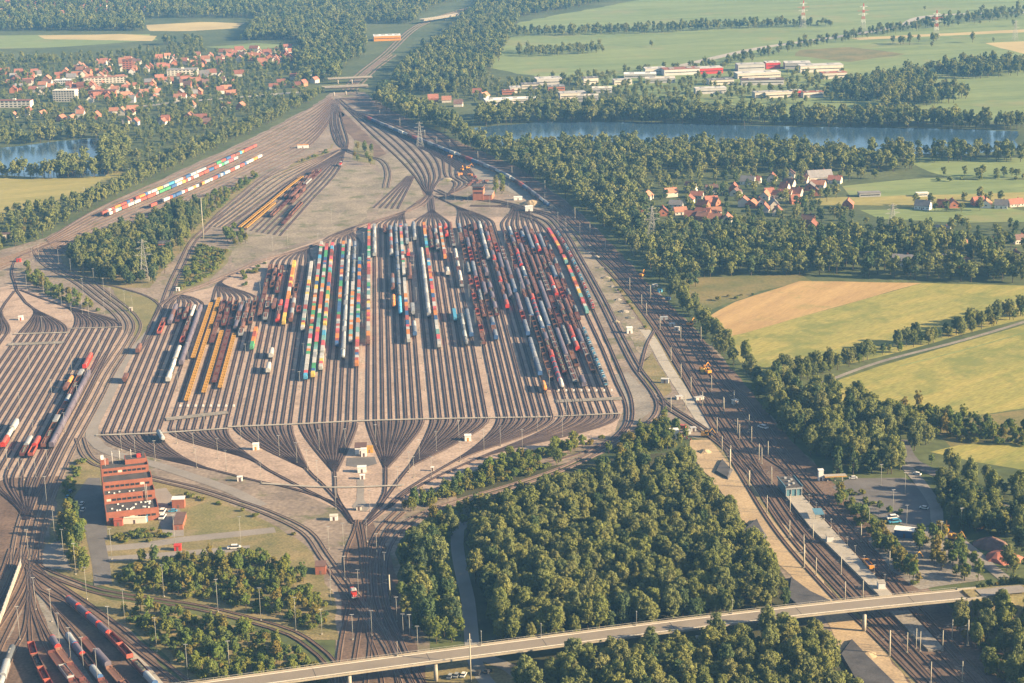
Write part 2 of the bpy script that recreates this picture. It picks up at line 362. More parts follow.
sheet('sandy_strip', [(566, 232), (585, 238), (600, 262), (622, 300), (640, 322), (655, 348), (644, 362), (625, 330), (604, 295), (584, 262)], .12, 'paleyard', 1, 10)
sheet('sandy_strip', [(640, 365), (652, 352), (664, 372), (672, 392), (662, 398), (648, 385)], .12, 'scrub', 1, 10)
sheet('concrete_apron', [(612, 375), (628, 372), (648, 392), (652, 410), (636, 424), (618, 432), (628, 405)], .12, 'greygravel', .5, 8)
sheet('stabling_apron', [(480, 160), (505, 172), (560, 210), (545, 208), (505, 190), (470, 178)], .12, 'greygravel', .6, 8)
ribbon('service_road', [(645, 330), (655, 345), (664, 362), (682, 390), (700, 418), (712, 436)], 7.0, .14, 'concrete')
sheet('sandy_strip', [(690, 440), (712, 440), (735, 468), (765, 500), (800, 545), (835, 598), (870, 630), (935, 720), (880, 720), (845, 660), (820, 610), (785, 570), (752, 530), (720, 490), (697, 462)], .11, 'tan', 1.2, 8)
bank('ballast_heap', [(737, 535), (757, 520), (768, 538), (752, 548)], .1, 1.6, 'darkgravel', 2.0)
bank('ballast_heap', [(785, 600), (790, 578), (812, 592), (834, 604), (800, 612)], .1, 1.4, 'darkgravel', 2.0)
bank('ballast_heap', [(838, 655), (851, 640), (872, 660), (900, 690), (860, 692)], .1, 1.4, 'darkgravel', 2.0)
bank('ballast_heap', [(714, 473), (722, 460), (733, 470), (728, 480)], .1, 1.2, 'darkgravel', 1.5)

# brick building surroundings, roads
sheet('railway_formation', [(28, 562), (66, 586), (120, 630), (200, 700), (-60, 700), (-60, 640), (10, 590)], .105, 'railbrown', 1, 12)
sheet('railway_formation', [(-60, 500), (10, 478), (60, 476), (44, 520), (34, 566), (14, 600), (-60, 660)], .098, 'railbrown', 1, 12)
sheet('grey_strip', [(32, 584), (40, 594), (58, 628), (76, 655), (100, 690), (92, 690), (66, 655), (48, 628)], .12, 'greygravel', .5, 8)
sheet('grey_strip', [(27, 592), (22, 612), (8, 640), (2, 640), (16, 612)], .12, 'greygravel', .5, 8)
sheet('dry_lawn', [(110, 286), (158, 300), (160, 318), (146, 340), (134, 342), (134, 326), (124, 308)], .12, 'lawn', .8, 8)
sheet('dry_lawn', [(184, 262), (200, 246), (232, 250), (228, 262), (206, 284), (176, 296)], .12, 'lawn', .8, 8)
sheet('dry_lawn', [(60, 255), (120, 236), (190, 212), (250, 178), (262, 174), (215, 218), (165, 268), (150, 288), (110, 288), (70, 280)], .115, 'scrub', 1, 8)
sheet('weedy_gravel', [(355, 140), (372, 146), (376, 165), (352, 160)], .125, 'lawn', 1, 8)
sheet('weedy_gravel', [(300, 158), (330, 148), (336, 138), (330, 152), (280, 174)], .125, 'scrub', 1, 8)
sheet('scrub_ground', [(60, 485), (85, 455), (108, 468), (150, 478), (215, 497), (268, 522), (305, 545), (335, 600), (340, 640), (300, 640), (200, 605), (110, 588), (62, 575), (45, 560)], .10, 'scrub', 1.5, 10)
sheet('scrub_ground', [(40, 575), (110, 600), (200, 616), (260, 632), (305, 655), (330, 720), (215, 720), (160, 650), (110, 618)], .09, 'scrub', 1.5, 10)
sheet('dry_lawn', [(182, 511), (210, 501), (240, 511), (262, 524), (245, 532), (186, 536)], .14, 'lawn', .6, 8)
sheet('car_park', [(74, 497), (88, 478), (100, 478), (106, 522), (108, 540), (88, 545), (80, 520)], .13, 'asphalt', .3, 8)
ribbon('access_road', [(93, 520), (97, 545), (101, 565), (103, 585)], 8.5, .16, 'asphalt')
ribbon('access_road', [(98, 549), (140, 546), (180, 540), (230, 535), (275, 530)], 8.0, .155, 'road')
ribbon('access_road', [(98, 560), (140, 557), (190, 553), (250, 548)], 7.0, .15, 'road')
ribbon('access_road', [(118, 374), (104, 404), (92, 428), (92, 438), (100, 447), (118, 455), (150, 463), (190, 476), (230, 490), (262, 506)], 7.5, .17, 'road')
ribbon('access_road', [(162, 314), (150, 330), (135, 348), (125, 362), (118, 376)], 5.0, .165, 'road')
sheet('paved_yard', [(150, 490), (166, 488), (175, 500), (184, 520), (184, 536), (164, 538), (158, 515)], .14, 'road', .5, 8)
sheet('paved_yard', [(46, 545), (60, 541), (72, 571), (36, 566)], .15, 'road', .3, 8)
sheet('grass_verge', [(70, 520), (82, 515), (92, 560), (96, 580), (70, 575), (60, 560)], .125, 'scrub', 1, 8)
ribbon('woodland_path', [(466, 522), (458, 530), (457, 544), (461, 570), (468, 600), (471, 630), (476, 665), (500, 700)], 6.5, .13, 'path')
ribbon('woodland_path', [(463, 582), (448, 584), (430, 588), (420, 575), (434, 560)], 3.0, .125, 'path')
sheet('car_park', [(425, 668), (470, 660), (520, 672), (545, 700), (470, 710), (430, 700)], .12, 'scrub', .6, 8)
ribbon('access_road', [(478, 655), (510, 668), (535, 690), (560, 720)], 7, .16, 'road')
sheet('car_park', [(832, 487), (850, 478), (905, 478), (925, 492), (938, 520), (918, 530), (880, 518), (850, 502)], .12, 'asphalt', .4, 8)
ribbon('access_road', [(905, 465), (918, 480), (935, 505), (940, 527), (965, 545), (1000, 575), (1060, 620)], 6.5, .16, 'road')
ribbon('access_road', [(900, 440), (912, 462), (940, 475), (980, 495), (1024, 520), (1080, 550)], 9, .17, 'asphalt')
sheet('building_site', [(885, 525), (935, 528), (960, 545), (985, 580), (920, 590), (890, 570), (868, 540)], .11, 'greygravel', 1, 8)
sheet('dry_bank', [(880, 610), (925, 605), (945, 640), (975, 680), (1040, 720), (1100, 700), (1010, 610)], .07, 'scrub', 1, 8)
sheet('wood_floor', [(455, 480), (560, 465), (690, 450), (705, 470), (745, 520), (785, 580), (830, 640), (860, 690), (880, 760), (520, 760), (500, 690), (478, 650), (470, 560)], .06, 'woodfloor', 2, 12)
ribbon('verge', [(568, 226), (592, 246), (618, 285), (645, 322), (660, 350), (690, 400)], 5, .13, 'scrub')
ribbon('verge', [(705, 430), (735, 468), (790, 538), (850, 608), (920, 690)], 2.5, .14, 'scrub')

# town streets seen between the trees
ribbon('main_street', [(100, 112), (170, 103), (230, 98), (300, 92)], 14, .06, 'concrete')
ribbon('motorway', [(680, 66), (760, 48), (830, 38), (900, 26), (930, 16), (1030, 12)], 18, .09, 'concrete')

# ================================================================== railway tracks
TR = []
def track(pts, m='bed', rail='rail_rust_shade', w=1.85, wl=None, hgt=.13, label=None, group='running tracks', step=8.0, sm=True, rails=True):
    p = smooth_pts(pts, step) if sm else pts
    ns = normals2(p); i = len(TR)
    zz = .13 + (i % 60) * .0035
    v = []; f = []
    prof = [(-w / 2 - .22, .10), (-w / 2, zz + hgt), (w / 2, zz + hgt), (w / 2 + .22, .10)]
    for ii, (q, n) in enumerate(zip(p, ns)):
        ws = wl[ii] if wl else 1.0
        for a, z in prof: r = q + n * a * ws; v.append((r.x, r.y, z))
    for k in range(len(p) - 1):
        for j in range(3): f.append((4 * k + j, 4 * k + j + 1, 4 * k + j + 5, 4 * k + j + 4))
    me = bpy.data.meshes.new('railway_track'); me.from_pydata(v, [], f); me.materials.append(M[m]); me.update()
    if me.polygons[1].normal.z < 0: me.flip_normals()
    o = link('railway_track', me, kind='structure', label=label, group=group)
    zr = zz + hgt; rw = .14 if rail == 'rail_rust_shade' else .08  # dark yard rails are widened to take in foot, grease and painted shadow
    if rails:
        for s in (-.75, .75):
            v = []; f = []
            for q, n in zip(p, ns):
                for a, z in ((-rw, zr - .01), (-rw, zr + .17), (rw, zr + .17), (rw, zr - .01)):
                    r = q + n * (s + a); v.append((r.x, r.y, z))
            for k in range(len(p) - 1):
                for j in range(3): f.append((4 * k + j, 4 * k + j + 1, 4 * k + j + 5, 4 * k + j + 4))
            me = bpy.data.meshes.new('rail'); me.from_pydata(v, [], f); me.materials.append(M[rail]); me.update()
            link('rail', me, o)
    cum = [0.0]
    for k in range(1, len(p)): cum.append(cum[-1] + (p[k] - p[k - 1]).length)
    T = dict(p=p, cum=cum, z=zr + .17, i=i); TR.append(T)
    return T
def at(T, s):
    c = T['cum']; s = min(max(s, 0), c[-1] - 1e-3)
    lo, hi = 0, len(c) - 1
    while hi - lo > 1:
        md = (lo + hi) // 2
        if c[md] <= s: lo = md
        else: hi = md
    t = (s - c[lo]) / max(1e-6, c[hi] - c[lo])
    return T['p'][lo].lerp(T['p'][hi], t)
def s_at_row(T, y):
    """arc length where the track crosses picture row y"""
    best = None; p = T['p']; c = T['cum']
    ys = [PX(q)[1] for q in p]
    for k in range(len(p) - 1):
        a, b = ys[k], ys[k + 1]
        if (a - y) * (b - y) <= 0 and a != b:
            return c[k] + (y - a) / (b - a) * (c[k + 1] - c[k])
    return c[0] if abs(ys[0] - y) < abs(ys[-1] - y) else c[-1]

VPX, VPY = 372.5, -180.0
def row_pt(x, y, y2):
    return (VPX + (x - VPX) * (y2 - VPY) / (y - VPY), y2)
# eight bundles of eight tracks: first x, last x, near row, far row, then the throat of the near fan and of the far fan
BUN = [
 ('A', 103.7, 159.0, 432.5, 305, [(214, 470.5), (232, 475), (256, 481), (293, 489), (338, 505), (352, 522)], (120, 441, 160, 434), [(176, 296), (164, 302)]),
 ('B', 170.0, 225.4, 429.0, 300, [(258, 463), (268, 470), (281, 477), (300, 487), (338, 507), (352, 523)], None, [(222, 281), (233, 274)]),
 ('C', 235.0, 290.0, 426.0, 263, [(306, 468.5), (313, 476), (322, 484), (336, 499), (346, 511), (353, 523)], None, [(316, 244), (330, 240)]),
 ('D', 300.7, 355.3, 423.0, 244, [(334.8, 472), (335.5, 484), (336, 494), (343, 508), (354, 524)], None, [(358, 226), (372, 222)]),
 ('E', 367.8, 421.8, 420.0, 226, [(386, 468), (386, 483), (385, 493), (377, 508), (364, 524)], None, [(406, 211), (417, 203)]),
 ('F', 432.8, 486.8, 419.0, 225, [(411, 466), (401, 478), (391, 492), (379, 508), (364, 525)], None, [(432, 209), (430, 199)]),
 ('G', 499.0, 552.0, 417.0, 224, [(456, 461), (442, 469), (425, 479), (402, 494), (386, 509), (366, 526)], None, [(455, 206), (434, 196)]),
 ('H', 562.0, 617.0, 414.0, 226, [(478, 459), (462, 466), (440, 476), (412, 491), (388, 508)], None, [(505, 204), (460, 198), (436, 194)]),
]
BT = {}
FANS = {}
for bi, (nm, x0, x1, yn, yf, lead, _, far) in enumerate(BUN):
    for i in range(8):
        x = x0 + (x1 - x0) * i / 7
        ynn = yn - (bi == 0) * i * .3
        n1 = (x, ynn); f1 = row_pt(x, ynn, yf)
        # straight part
        a = G(*n1); b = G(*f1)
        pts = []
        # near fan: from the lead to the straight part
        L0 = G(*lead[0])
        j0 = {True: 0}.get(True)
        q = [G(*p) for p in lead[:1]]
        d = (a - L0)
        u = (b - a).normalized()
        # Bezier between straight end and the lead point
        lead_dir = (G(*lead[1]) - L0).normalized()
        k = max(8.0, d.length * .45)
        c1 = a - u * k * (.5 if nm in 'CDEF' else .62); c2 = L0 - lead_dir * k * (.06 if nm in 'CDEF' else .6)
        bz = []
        for t in [j / 10 for j in range(1, 11)]:
            bz.append(a * (1 - t) ** 3 + c1 * 3 * t * (1 - t) ** 2 + c2 * 3 * t * t * (1 - t) + L0 * t ** 3)
        near = bz; FANS[nm, i] = [a] + bz
        # far fan
        Fp = [G(*p) for p in far]
        ff = Fp[0]; fd = (Fp[1] - Fp[0]).normalized(); dd = (ff - b).length; k = max(8.0, dd * .42)
        c1 = b + u * k * .8; c2 = ff - fd * k * .6
        fz = []
        for t in [j / 8 for j in range(1, 9)]:
            fz.append(b * (1 - t) ** 3 + c1 * 3 * t * (1 - t) ** 2 + c2 * 3 * t * t * (1 - t) + ff * t ** 3)
        L = (b - a).length; kk = int(L / 25)
        mid = [a.lerp(b, j / kk) for j in range(kk + 1)]
        P = list(reversed(near)) + mid + fz; WLs = [.48] * 8 + [.6, .8] + [1.0] * len(mid) + [.75, .6] + [.5] * 6
        # only one track of a bundle carries on along the shared lead, the others end at the points
        if i == 3:
            ex = smooth_pts([G(*p) for p in reversed(lead[1:])], 8); P = ex + P; WLs = [.9] * len(ex) + WLs
        if i == 4:
            ex = smooth_pts([G(*p) for p in far[1:]], 8) if len(far) > 2 else Fp[1:]; P = P + ex; WLs = WLs + [.9] * len(ex)
        BT[nm, i + 1] = track(P, 'bed', sm=False, wl=WLs, group='tracks of the big sorting yard', label=f'{ordn(bi * 8 + i + 1)} dark sorting track from the left in the big yard')

M['fan'] = mat('fan_ballast', (.185, .135, .112), col2=(.13, .095, .082), scale=.06, fine=.25)
# left-hand sorting yard
LT = {}
for bi, (nm, x0, sp, yf, far) in enumerate([('L1', -38, 6.4, 334, [(1, 311), (5, 304), (15, 291)]), ('L2', 20.5, 6.4, 333, [(34, 309), (26, 303), (17, 291)]), ('L3', 74.5, 6.55, 328, [(66, 307), (40, 298), (20, 290)])]):
    for i in range(8):
        x = x0 + sp * i
        a = G(*row_pt(x, yf, 470 + (3 if i % 2 else 0))); b = G(x, yf); u = (b - a).normalized()
        Fp = [G(*p) for p in far]; ff = Fp[0]; fd = (Fp[1] - Fp[0]).normalized(); dd = (ff - b).length; k = max(8.0, dd * .42)
        c1 = b + u * k * .8; c2 = ff - fd * k * .6
        fz = [b * (1 - t) ** 3 + c1 * 3 * t * (1 - t) ** 2 + c2 * 3 * t * t * (1 - t) + ff * t ** 3 for t in [j / 8 for j in range(1, 9)]]
        kk = 20
        P = [a.lerp(b, j / kk) for j in range(kk + 1)] + fz; WLs = [1.0] * (kk + 1) + [.75, .6] + [.5] * 6
        if i == 3: P = P + Fp[1:]; WLs += [.9] * len(Fp[1:])
        FANS[nm, i] = [b] + fz
        # near throat towards the bridge end
        e = G(27 + (i - 4) * .7, 520); c1 = a - u * 30; ed = (G(27, 520) - G(29, 500)).normalized(); c2 = e - ed * 25
        if nm == 'L3':
            nz = [a * (1 - t) ** 3 + c1 * 3 * t * (1 - t) ** 2 + c2 * 3 * t * t * (1 - t) + e * t ** 3 for t in [j / 8 for j in range(1, 9)]]
            P = list(reversed(nz)) + P; WLs = [.6] * 8 + WLs
        LT[nm, i] = track(P, 'bed', sm=False, wl=WLs, group='tracks of the left sorting yard', label=f'{ordn(bi * 8 + i + 1)} sorting track from the picture edge in the left yard')
for nm in list('ABCDEFGH') + ['L1', 'L2', 'L3']:
    l, r = FANS[nm, 0], FANS[nm, 7]
    p = [q - (r[0] - l[0]).normalized() * 2.2 for q in l] + [q + (r[0] - l[0]).normalized() * 2.2 for q in reversed(r)]
    v = []; f = []; n = len(l)
    for q in range(n):
        e = (r[0] - l[0]).normalized() * 2.0; v += [(l[q].x - e.x, l[q].y - e.y, .115), (r[q].x + e.x, r[q].y + e.y, .115)]
    for q in range(n - 1): f.append((2 * q, 2 * q + 1, 2 * q + 3, 2 * q + 2))
    me = bpy.data.meshes.new('fan_ballast'); me.from_pydata(v, [], f); me.materials.append(M['fan']); me.update()
    if me.polygons[0].normal.z < 0: me.flip_normals()
    link('fan_ballast', me, kind='structure')
lead_l = track([G(*p) for p in [(17, 291), (15, 284), (12, 272), (18, 258), (36, 250), (60, 240)]], 'bed')

def tracks(px, n, sp=4.6, m='bed_main', rail='rail', group='main line tracks', **k):
    base = smooth_pts([G(*p) for p in px], 8); out = []
    for j in range(n):
        out.append(track(offset(base, (j - (n - 1) / 2) * sp), m, rail, sm=False, group=group, **k))
    return out
# main lines on the right
M1 = tracks([(338, 99), (356, 113), (400, 133), (450, 153), (505, 176), (545, 203), (575, 232), (603, 262), (628, 290), (655, 325), (678, 362), (700, 400), (722, 437), (743, 472), (782, 533), (842, 601), (868, 625), (935, 693), (960, 720)], 2)
M3 = tracks([(603, 258), (634, 287), (664, 325), (690, 368), (718, 410), (742, 445), (763, 480), (797, 530), (859, 598), (880, 617), (950, 693), (975, 720)], 2)
M5 = tracks([(560, 205), (600, 246), (640, 285), (666, 311), (688, 332), (706, 358), (727, 386), (742, 402), (758, 424), (775, 448), (807, 487), (845, 530), (900, 597), (915, 613), (984, 690), (1010, 720)], 3)
M7 = tracks([(656, 396), (670, 408), (695, 424), (722, 444), (745, 466), (765, 487)], 2, 4.3)
track([G(*p) for p in [(722, 437), (745, 456), (775, 487), (805, 523)]], 'bed_main', 'rail')
track([G(*p) for p in [(735, 420), (765, 457), (785, 470), (812, 497)]], 'bed_main', 'rail')
track([G(*p) for p in [(930, 655), (950, 672), (985, 700)]], 'bed_main', 'rail')
# right edge of the bowl
I1 = track([G(*p) for p in [(520, 216), (538, 222), (548, 232), (565, 263), (587, 315), (603, 350), (616, 382), (626, 405), (625, 425), (612, 439), (585, 452), (545, 464)]], 'bed')
I2 = track([G(*p) for p in [(520, 212), (545, 221), (556, 234), (572, 262), (594, 312), (612, 352), (624, 380), (632, 402), (631, 424), (616, 440)]], 'bed')
I3 = tracks([(500, 205), (545, 215), (562, 230), (580, 260), (602, 300), (622, 340), (637, 368), (655, 392), (661, 406), (655, 420), (636, 432), (608, 447), (560, 470), (510, 487), (465, 500), (430, 512), (405, 525), (390, 539), (381, 562), (382, 600), (400, 650), (425, 700)], 2, 4.4, 'bed')
tracks([(640, 372), (647, 345), (655, 330)], 1, 4.4, 'bed')
tracks([(470, 206), (520, 208), (560, 219), (590, 250)], 2, 4.6, 'bed')
tracks([(436, 190), (455, 197), (490, 200), (530, 209)], 2, 4.6, 'bed')
# trunk at the top, fans and sidings
for k in range(12):
    t = k / 11
    up = [(46, 240), (100, 208), (190, 168), (256, 138), (310, 109), (331, 97)]; dn = [(58, 254), (125, 232), (200, 201), (256, 174), (308, 147), (340, 106)]
    pts = [G(u[0] * (1 - t) + d[0] * t, u[1] * (1 - t) + d[1] * t) for u, d in zip(up, dn)]
    globals()['TK%d' % k] = track(pts, 'bed_main' if k % 3 else 'bed', 'rail', group='tracks of the far reception yard')
tracks([(-40, 276), (0, 262), (30, 252), (60, 240)], 4, 4.6, 'bed_main')
tracks([(-40, 290), (0, 268), (40, 252)], 2, 4.6, 'bed_main')
tracks([(40, 248), (52, 264), (82, 281), (103, 297), (122, 312), (131, 326), (124, 342), (104, 373), (90, 400), (76, 425), (62, 450), (46, 484), (33, 520), (27, 548), (26, 566)], 4, 4.7, 'bed_pale')
tracks([(60, 268), (80, 279), (120, 288), (150, 298), (162, 311), (155, 330), (140, 352)], 1, 4.6, 'bed')
tracks([(345, 148), (320, 152), (276, 170), (228, 207), (206, 229), (193, 242), (183, 262), (172, 285), (163, 308), (152, 328)], 2, 5, 'bed')
for j in range(10):
    t = j / 9
    a = (228 + 52 * t, 227 + 9 * t); b = (288 + 50 * t, 183 - 12 * t)
    globals()['SD%d' % j] = track([G(*a), G((a[0] + b[0]) / 2, (a[1] + b[1]) / 2), G(*b), G(345, 150)], 'bed', group='stabling sidings above the big yard')
for j in range(5):
    t = j / 4
    track([G(374 + 24 * t, 208 + 1 * t), G(401 + 10 * t, 183), G(408 + 6 * t, 176)], 'bed', group='short stub tracks by the throat')
for j in range(10):
    P_ = [(345 + 1.6 * j, 107 + j * .7), (372 + 7 * j, 134 - .4 * j), (398 + 7.2 * j, 158 - .2 * j), (413 + 5.5 * j, 174 + .4 * j)] + ([(423 + 2.2 * j, 188), (430, 197)] if j < 6 else [(424 + 5.2 * j, 184), (446, 196), (436, 199)])
    track([G(*p) for p in P_], 'bed' if j % 3 else 'bed_main', group='tracks of the upper throat')
tracks([(338, 100), (336, 118), (340, 140), (346, 150), (362, 156), (380, 160), (388, 172), (386, 188)], 2, 4.6, 'bed_pale')
tracks([(345, 148), (335, 125), (336, 100)], 2, 5, 'bed_pale')
for j in range(5):
    t = j / 4
    a_ = (206 + 18 * t, 226 + 2 * t); b_ = (272 + 20 * t, 176 + 4 * t)
    track([G(*a_), G((a_[0] + b_[0]) / 2, (a_[1] + b_[1]) / 2), G(*b_), G(340, 150)], 'bed_pale', group='stabling sidings above the big yard')
for j in range(5):
    t = j / 4
    track([G(356 + 3 * j, 114 + 1.5 * j), G(410 + 12 * t, 142 + 1 * t), G(450 + 14 * t, 164 + 1 * t), G(470 + 8 * t, 180 + 2 * t), G(476 + 6 * t, 192), G(462, 201)], 'bed', group='tracks of the upper throat')
for j in range(4):
    track([G(333 + 2 * j, 104 + j), G(331 + 4 * j, 124), G(336 + 4 * j, 142), G(346, 152)], 'bed_main', group='tracks of the upper throat')
# connecting arcs on top of the bowl
tracks([(430, 196), (422, 204), (405, 212), (372, 223), (335, 238), (300, 250), (262, 261), (232, 274), (205, 285), (178, 295), (163, 306)], 2, 4.4, 'bed')
tracks([(430, 194), (431, 202), (432, 212)], 2, 4.4, 'bed')
# hump throat in front
tracks([(357, 520), (355, 530), (347, 550), (345, 566), (351, 588), (366, 612), (388, 645), (402, 700)], 1, 4.4, 'bed_main', 'rail')
tracks([(356, 522), (361, 545), (363, 570), (366, 592), (361, 622), (348, 700)], 1, 4.4, 'bed_main', 'rail')
tracks([(362, 522), (366, 548), (369, 580), (371, 610), (371, 640), (364, 700)], 1, 4.4, 'bed_main', 'rail')
tracks([(400, 512), (384, 528), (375, 548), (374, 580), (379, 610), (396, 642), (428, 700)], 2, 4.4, 'bed_main', 'rail')
tracks([(370, 596), (368, 630), (378, 660), (385, 700)], 1, 4.4, 'bed_main', 'rail')
tracks([(80, 438), (86, 454), (97, 464), (120, 470), (150, 478), (200, 490), (240, 503), (268, 513), (306, 532), (324, 556), (342, 581), (367, 614), (391, 648), (412, 700)], 2, 4.4, 'bed_pale', 'rail')
tracks([(352, 592), (346, 620), (340, 650), (335, 700)], 1, 4.4, 'bed_main', 'rail')
tracks([(28, 556), (38, 568), (65, 580), (100, 592), (150, 600), (200, 608), (256, 622), (293, 634), (313, 647), (331, 664), (345, 700)], 2, 4.4, 'bed_main', 'rail')
# bottom-left sidings
BL = {}
for k, px in dict(a=[(28, 565), (28.7, 590), (13.7, 621), (1.4, 647), (-20, 700)], b=[(28, 566), (29, 592), (24.6, 631), (12, 656), (-2, 700)], c=[(28, 567), (31.5, 604), (39.7, 631), (46, 647), (59, 667), (84, 700)],
                  b2=[(29, 592), (30, 632), (33, 655), (44, 680), (55, 700)], d=[(30, 575), (35.6, 608), (50.6, 640), (58, 652), (77, 677), (96, 700)], e=[(30, 570), (36, 590), (52, 606), (61.6, 629), (76.6, 651.6), (95.8, 677), (114, 700)],
                  f=[(36, 590), (50.6, 605), (71, 627), (87.5, 647), (104, 666), (134, 700)], g=[(30, 572), (41, 590), (65.7, 602), (90, 621.5), (113.5, 643), (131, 662.5), (165, 700)]).items():
    BL[k] = track([G(*p) for p in px], 'bed_main', 'rail', group='sidings in the near left corner')
tracks([(30, 566), (44, 578), (62, 590), (97, 614), (119, 631), (142, 650), (186, 684), (205, 700)], 2, 4.5, 'bed_main', 'rail')
tracks([(24, 548), (16, 572), (4, 598), (-30, 650)], 4, 4.4, 'bed_main', 'rail')
sheet('siding_platform', [(62, 595), (72, 602), (100, 622), (124, 644), (150, 668), (168, 690), (160, 692), (138, 668), (112, 643), (88, 620)], .62, 'concrete', 0)
# cross ways over the tracks of the big yard
for nm, a, b, w in [('cable_walkway', [(96, 436), (160, 433.5), (228, 429)], None, 2.2), ('cable_walkway', [(228, 427.5), (300, 424.5), (360, 421.5), (430, 419.5), (552, 417.5)], None, 2.2), ('service_crossing', [(166, 420), (228, 413)], None, 6.5), ('service_crossing', [(556, 402), (622, 399)], None, 6.0), ('cable_walkway', [(556, 417), (622, 414)], None, 1.8), ('cable_walkway', [(14, 334.5), (70, 333)], None, 2.5), ('service_crossing', [(8, 345), (64, 343)], None, 6.5), ('cable_walkway', [(70, 329), (122, 327.5)], None, 1.6), ('cable_walkway', [(262, 484), (330, 488), (404, 486)], None, 2.0)]:
    ribbon(nm, a, w, .58 + random.uniform(0, .04), 'concrete' if 'walk' in nm else 'greygravel')
sheet('hump_apron', [(347, 458), (375, 457), (377, 464), (362, 468), (346, 466)], .16, 'asphalt', .2, 6)
sheet('hump_apron', [(357, 478), (364, 478), (364, 500), (370, 508), (366, 512), (355, 511), (352, 506), (357, 500)], .16, 'road', .2, 6)

# ================================================================== rolling stock
def wheelset(mb, xs, z=0.0):
    for x in xs:
        for y in (-.75, .75):
            mb.tube((x, y - .07, z + .46), (x, y + .07, z + .46), .46, .46, 'wheel', 8)
def bogie_mesh(name='bogie'):
    mb = MB(); wheelset(mb, (-.9, .9)); mb.box(-1.6, 1.6, -1.05, -.88, .40, .78, 'dark'); mb.box(-1.6, 1.6, .88, 1.05, .40, .78, 'dark'); mb.box(-.25, .25, -.88, .88, .5, .85, 'dark')
    return mb.mesh(name)
BOGIE = bogie_mesh()
VP = {}
def vehicle(kind, L, parts, bog=None):
    VP[kind] = dict(L=L, parts=parts, bog=bog if bog is not None else (-L / 2 + 3.2, L / 2 - 3.2))
def uf(L, z0=.95, z1=1.2, w=1.3, m='dark'):
    mb = MB(); mb.box(-L / 2 + .4, L / 2 - .4, -.35, .35, z0 - .25, z1 - .02, m)
    mb.box(-L / 2 + .35, L / 2 - .35, -w, -w + .22, z0, z1, m); mb.box(-L / 2 + .35, L / 2 - .35, w - .22, w, z0, z1, m)
    n = int(L / 2.2)
    for i in range(n + 1):
        x = -L / 2 + .5 + (L - 1.0) * i / n; mb.box(x - .15, x + .15, -w + .22, w - .22, z0 + .02, z1 - .03, m)
    for s in (-1, 1):
        for y in (-.87, .87): mb.tube((s * (L / 2 - .35), y, 1.06), (s * (L / 2), y, 1.06), .16, .22, 'dark', 6)
    return mb.mesh('underframe')
def covered(body, roof, L=15.5, hh=3.0):
    U = uf(L); b = MB()
    b.box(-L / 2 + .5, L / 2 - .5, -1.38, 1.38, 1.2, 1.2 + hh * .78, body)
    n = int(L / 1.6)
    for i in range(n + 1):
        x = -L / 2 + .55 + (L - 1.1) * i / n
        for s in (-1, 1): b.box(x - .05, x + .05, s * 1.40 - .04, s * 1.40 + .04, 1.22, 1.2 + hh * .76, body)
    r = MB(); z = 1.2 + hh * .78
    prof = [(-1.42, z)] + [(1.42 * math.cos(math.pi - a), z + .75 * math.sin(a)) for a in [math.pi * k / 8 for k in range(1, 8)]] + [(1.42, z)]
    r.prism(prof[::-1], -L / 2 + .45, L / 2 - .45, roof, mend=body)
    ds = []
    for s in (-1, 1):
        d = MB(); d.box(-1.6, 1.6, s * 1.44 - .05, s * 1.44 + .05, 1.3, 1.2 + hh * .74, body); ds.append(('sliding_door', d.mesh('sliding_door')))
    return [('underframe', U), ('body', b.mesh('body')), ('roof', r.mesh('roof'))] + ds
def gondola(body, load, L=14.2, hh=2.0, fill=.75):
    U = uf(L); b = MB(); x = L / 2 - .5
    b.box(-x, x, -1.42, 1.42, 1.2, 1.32, body)
    for s in (-1, 1):
        b.box(-x, x, s * 1.42 - .06, s * 1.42 + .06, 1.32, 1.2 + hh, body); b.box(s * x - .06, s * x + .06, -1.36, 1.36, 1.32, 1.2 + hh, body)
        for i in range(9):
            q = -x + 2 * x * i / 8; b.box(q - .07, q + .07, s * 1.52 - .05, s * 1.52 + .05, 1.2, 1.2 + hh, body)
    out = [('underframe', U), ('body', b.mesh('body'))]
    if load:
        l = MB(); z = 1.32 + hh * fill; rr = random.Random(3); nx, ny = 12, 4; v = []; f = []
        for i in range(nx + 1):
            for j in range(ny + 1):
                e = i in (0, nx) or j in (0, ny)
                v.append((-x + .08 + (2 * x - .16) * i / nx, -1.34 + 2.68 * j / ny, z - .45 * e + (0 if e else rr.uniform(-.1, .35))))
        for i in range(nx):
            for j in range(ny): k = i * (ny + 1) + j; f.append((k, k + ny + 1, k + ny + 2, k + 1))
        l.add(v, f, load); out.append(('load', l.mesh('load')))
    return out
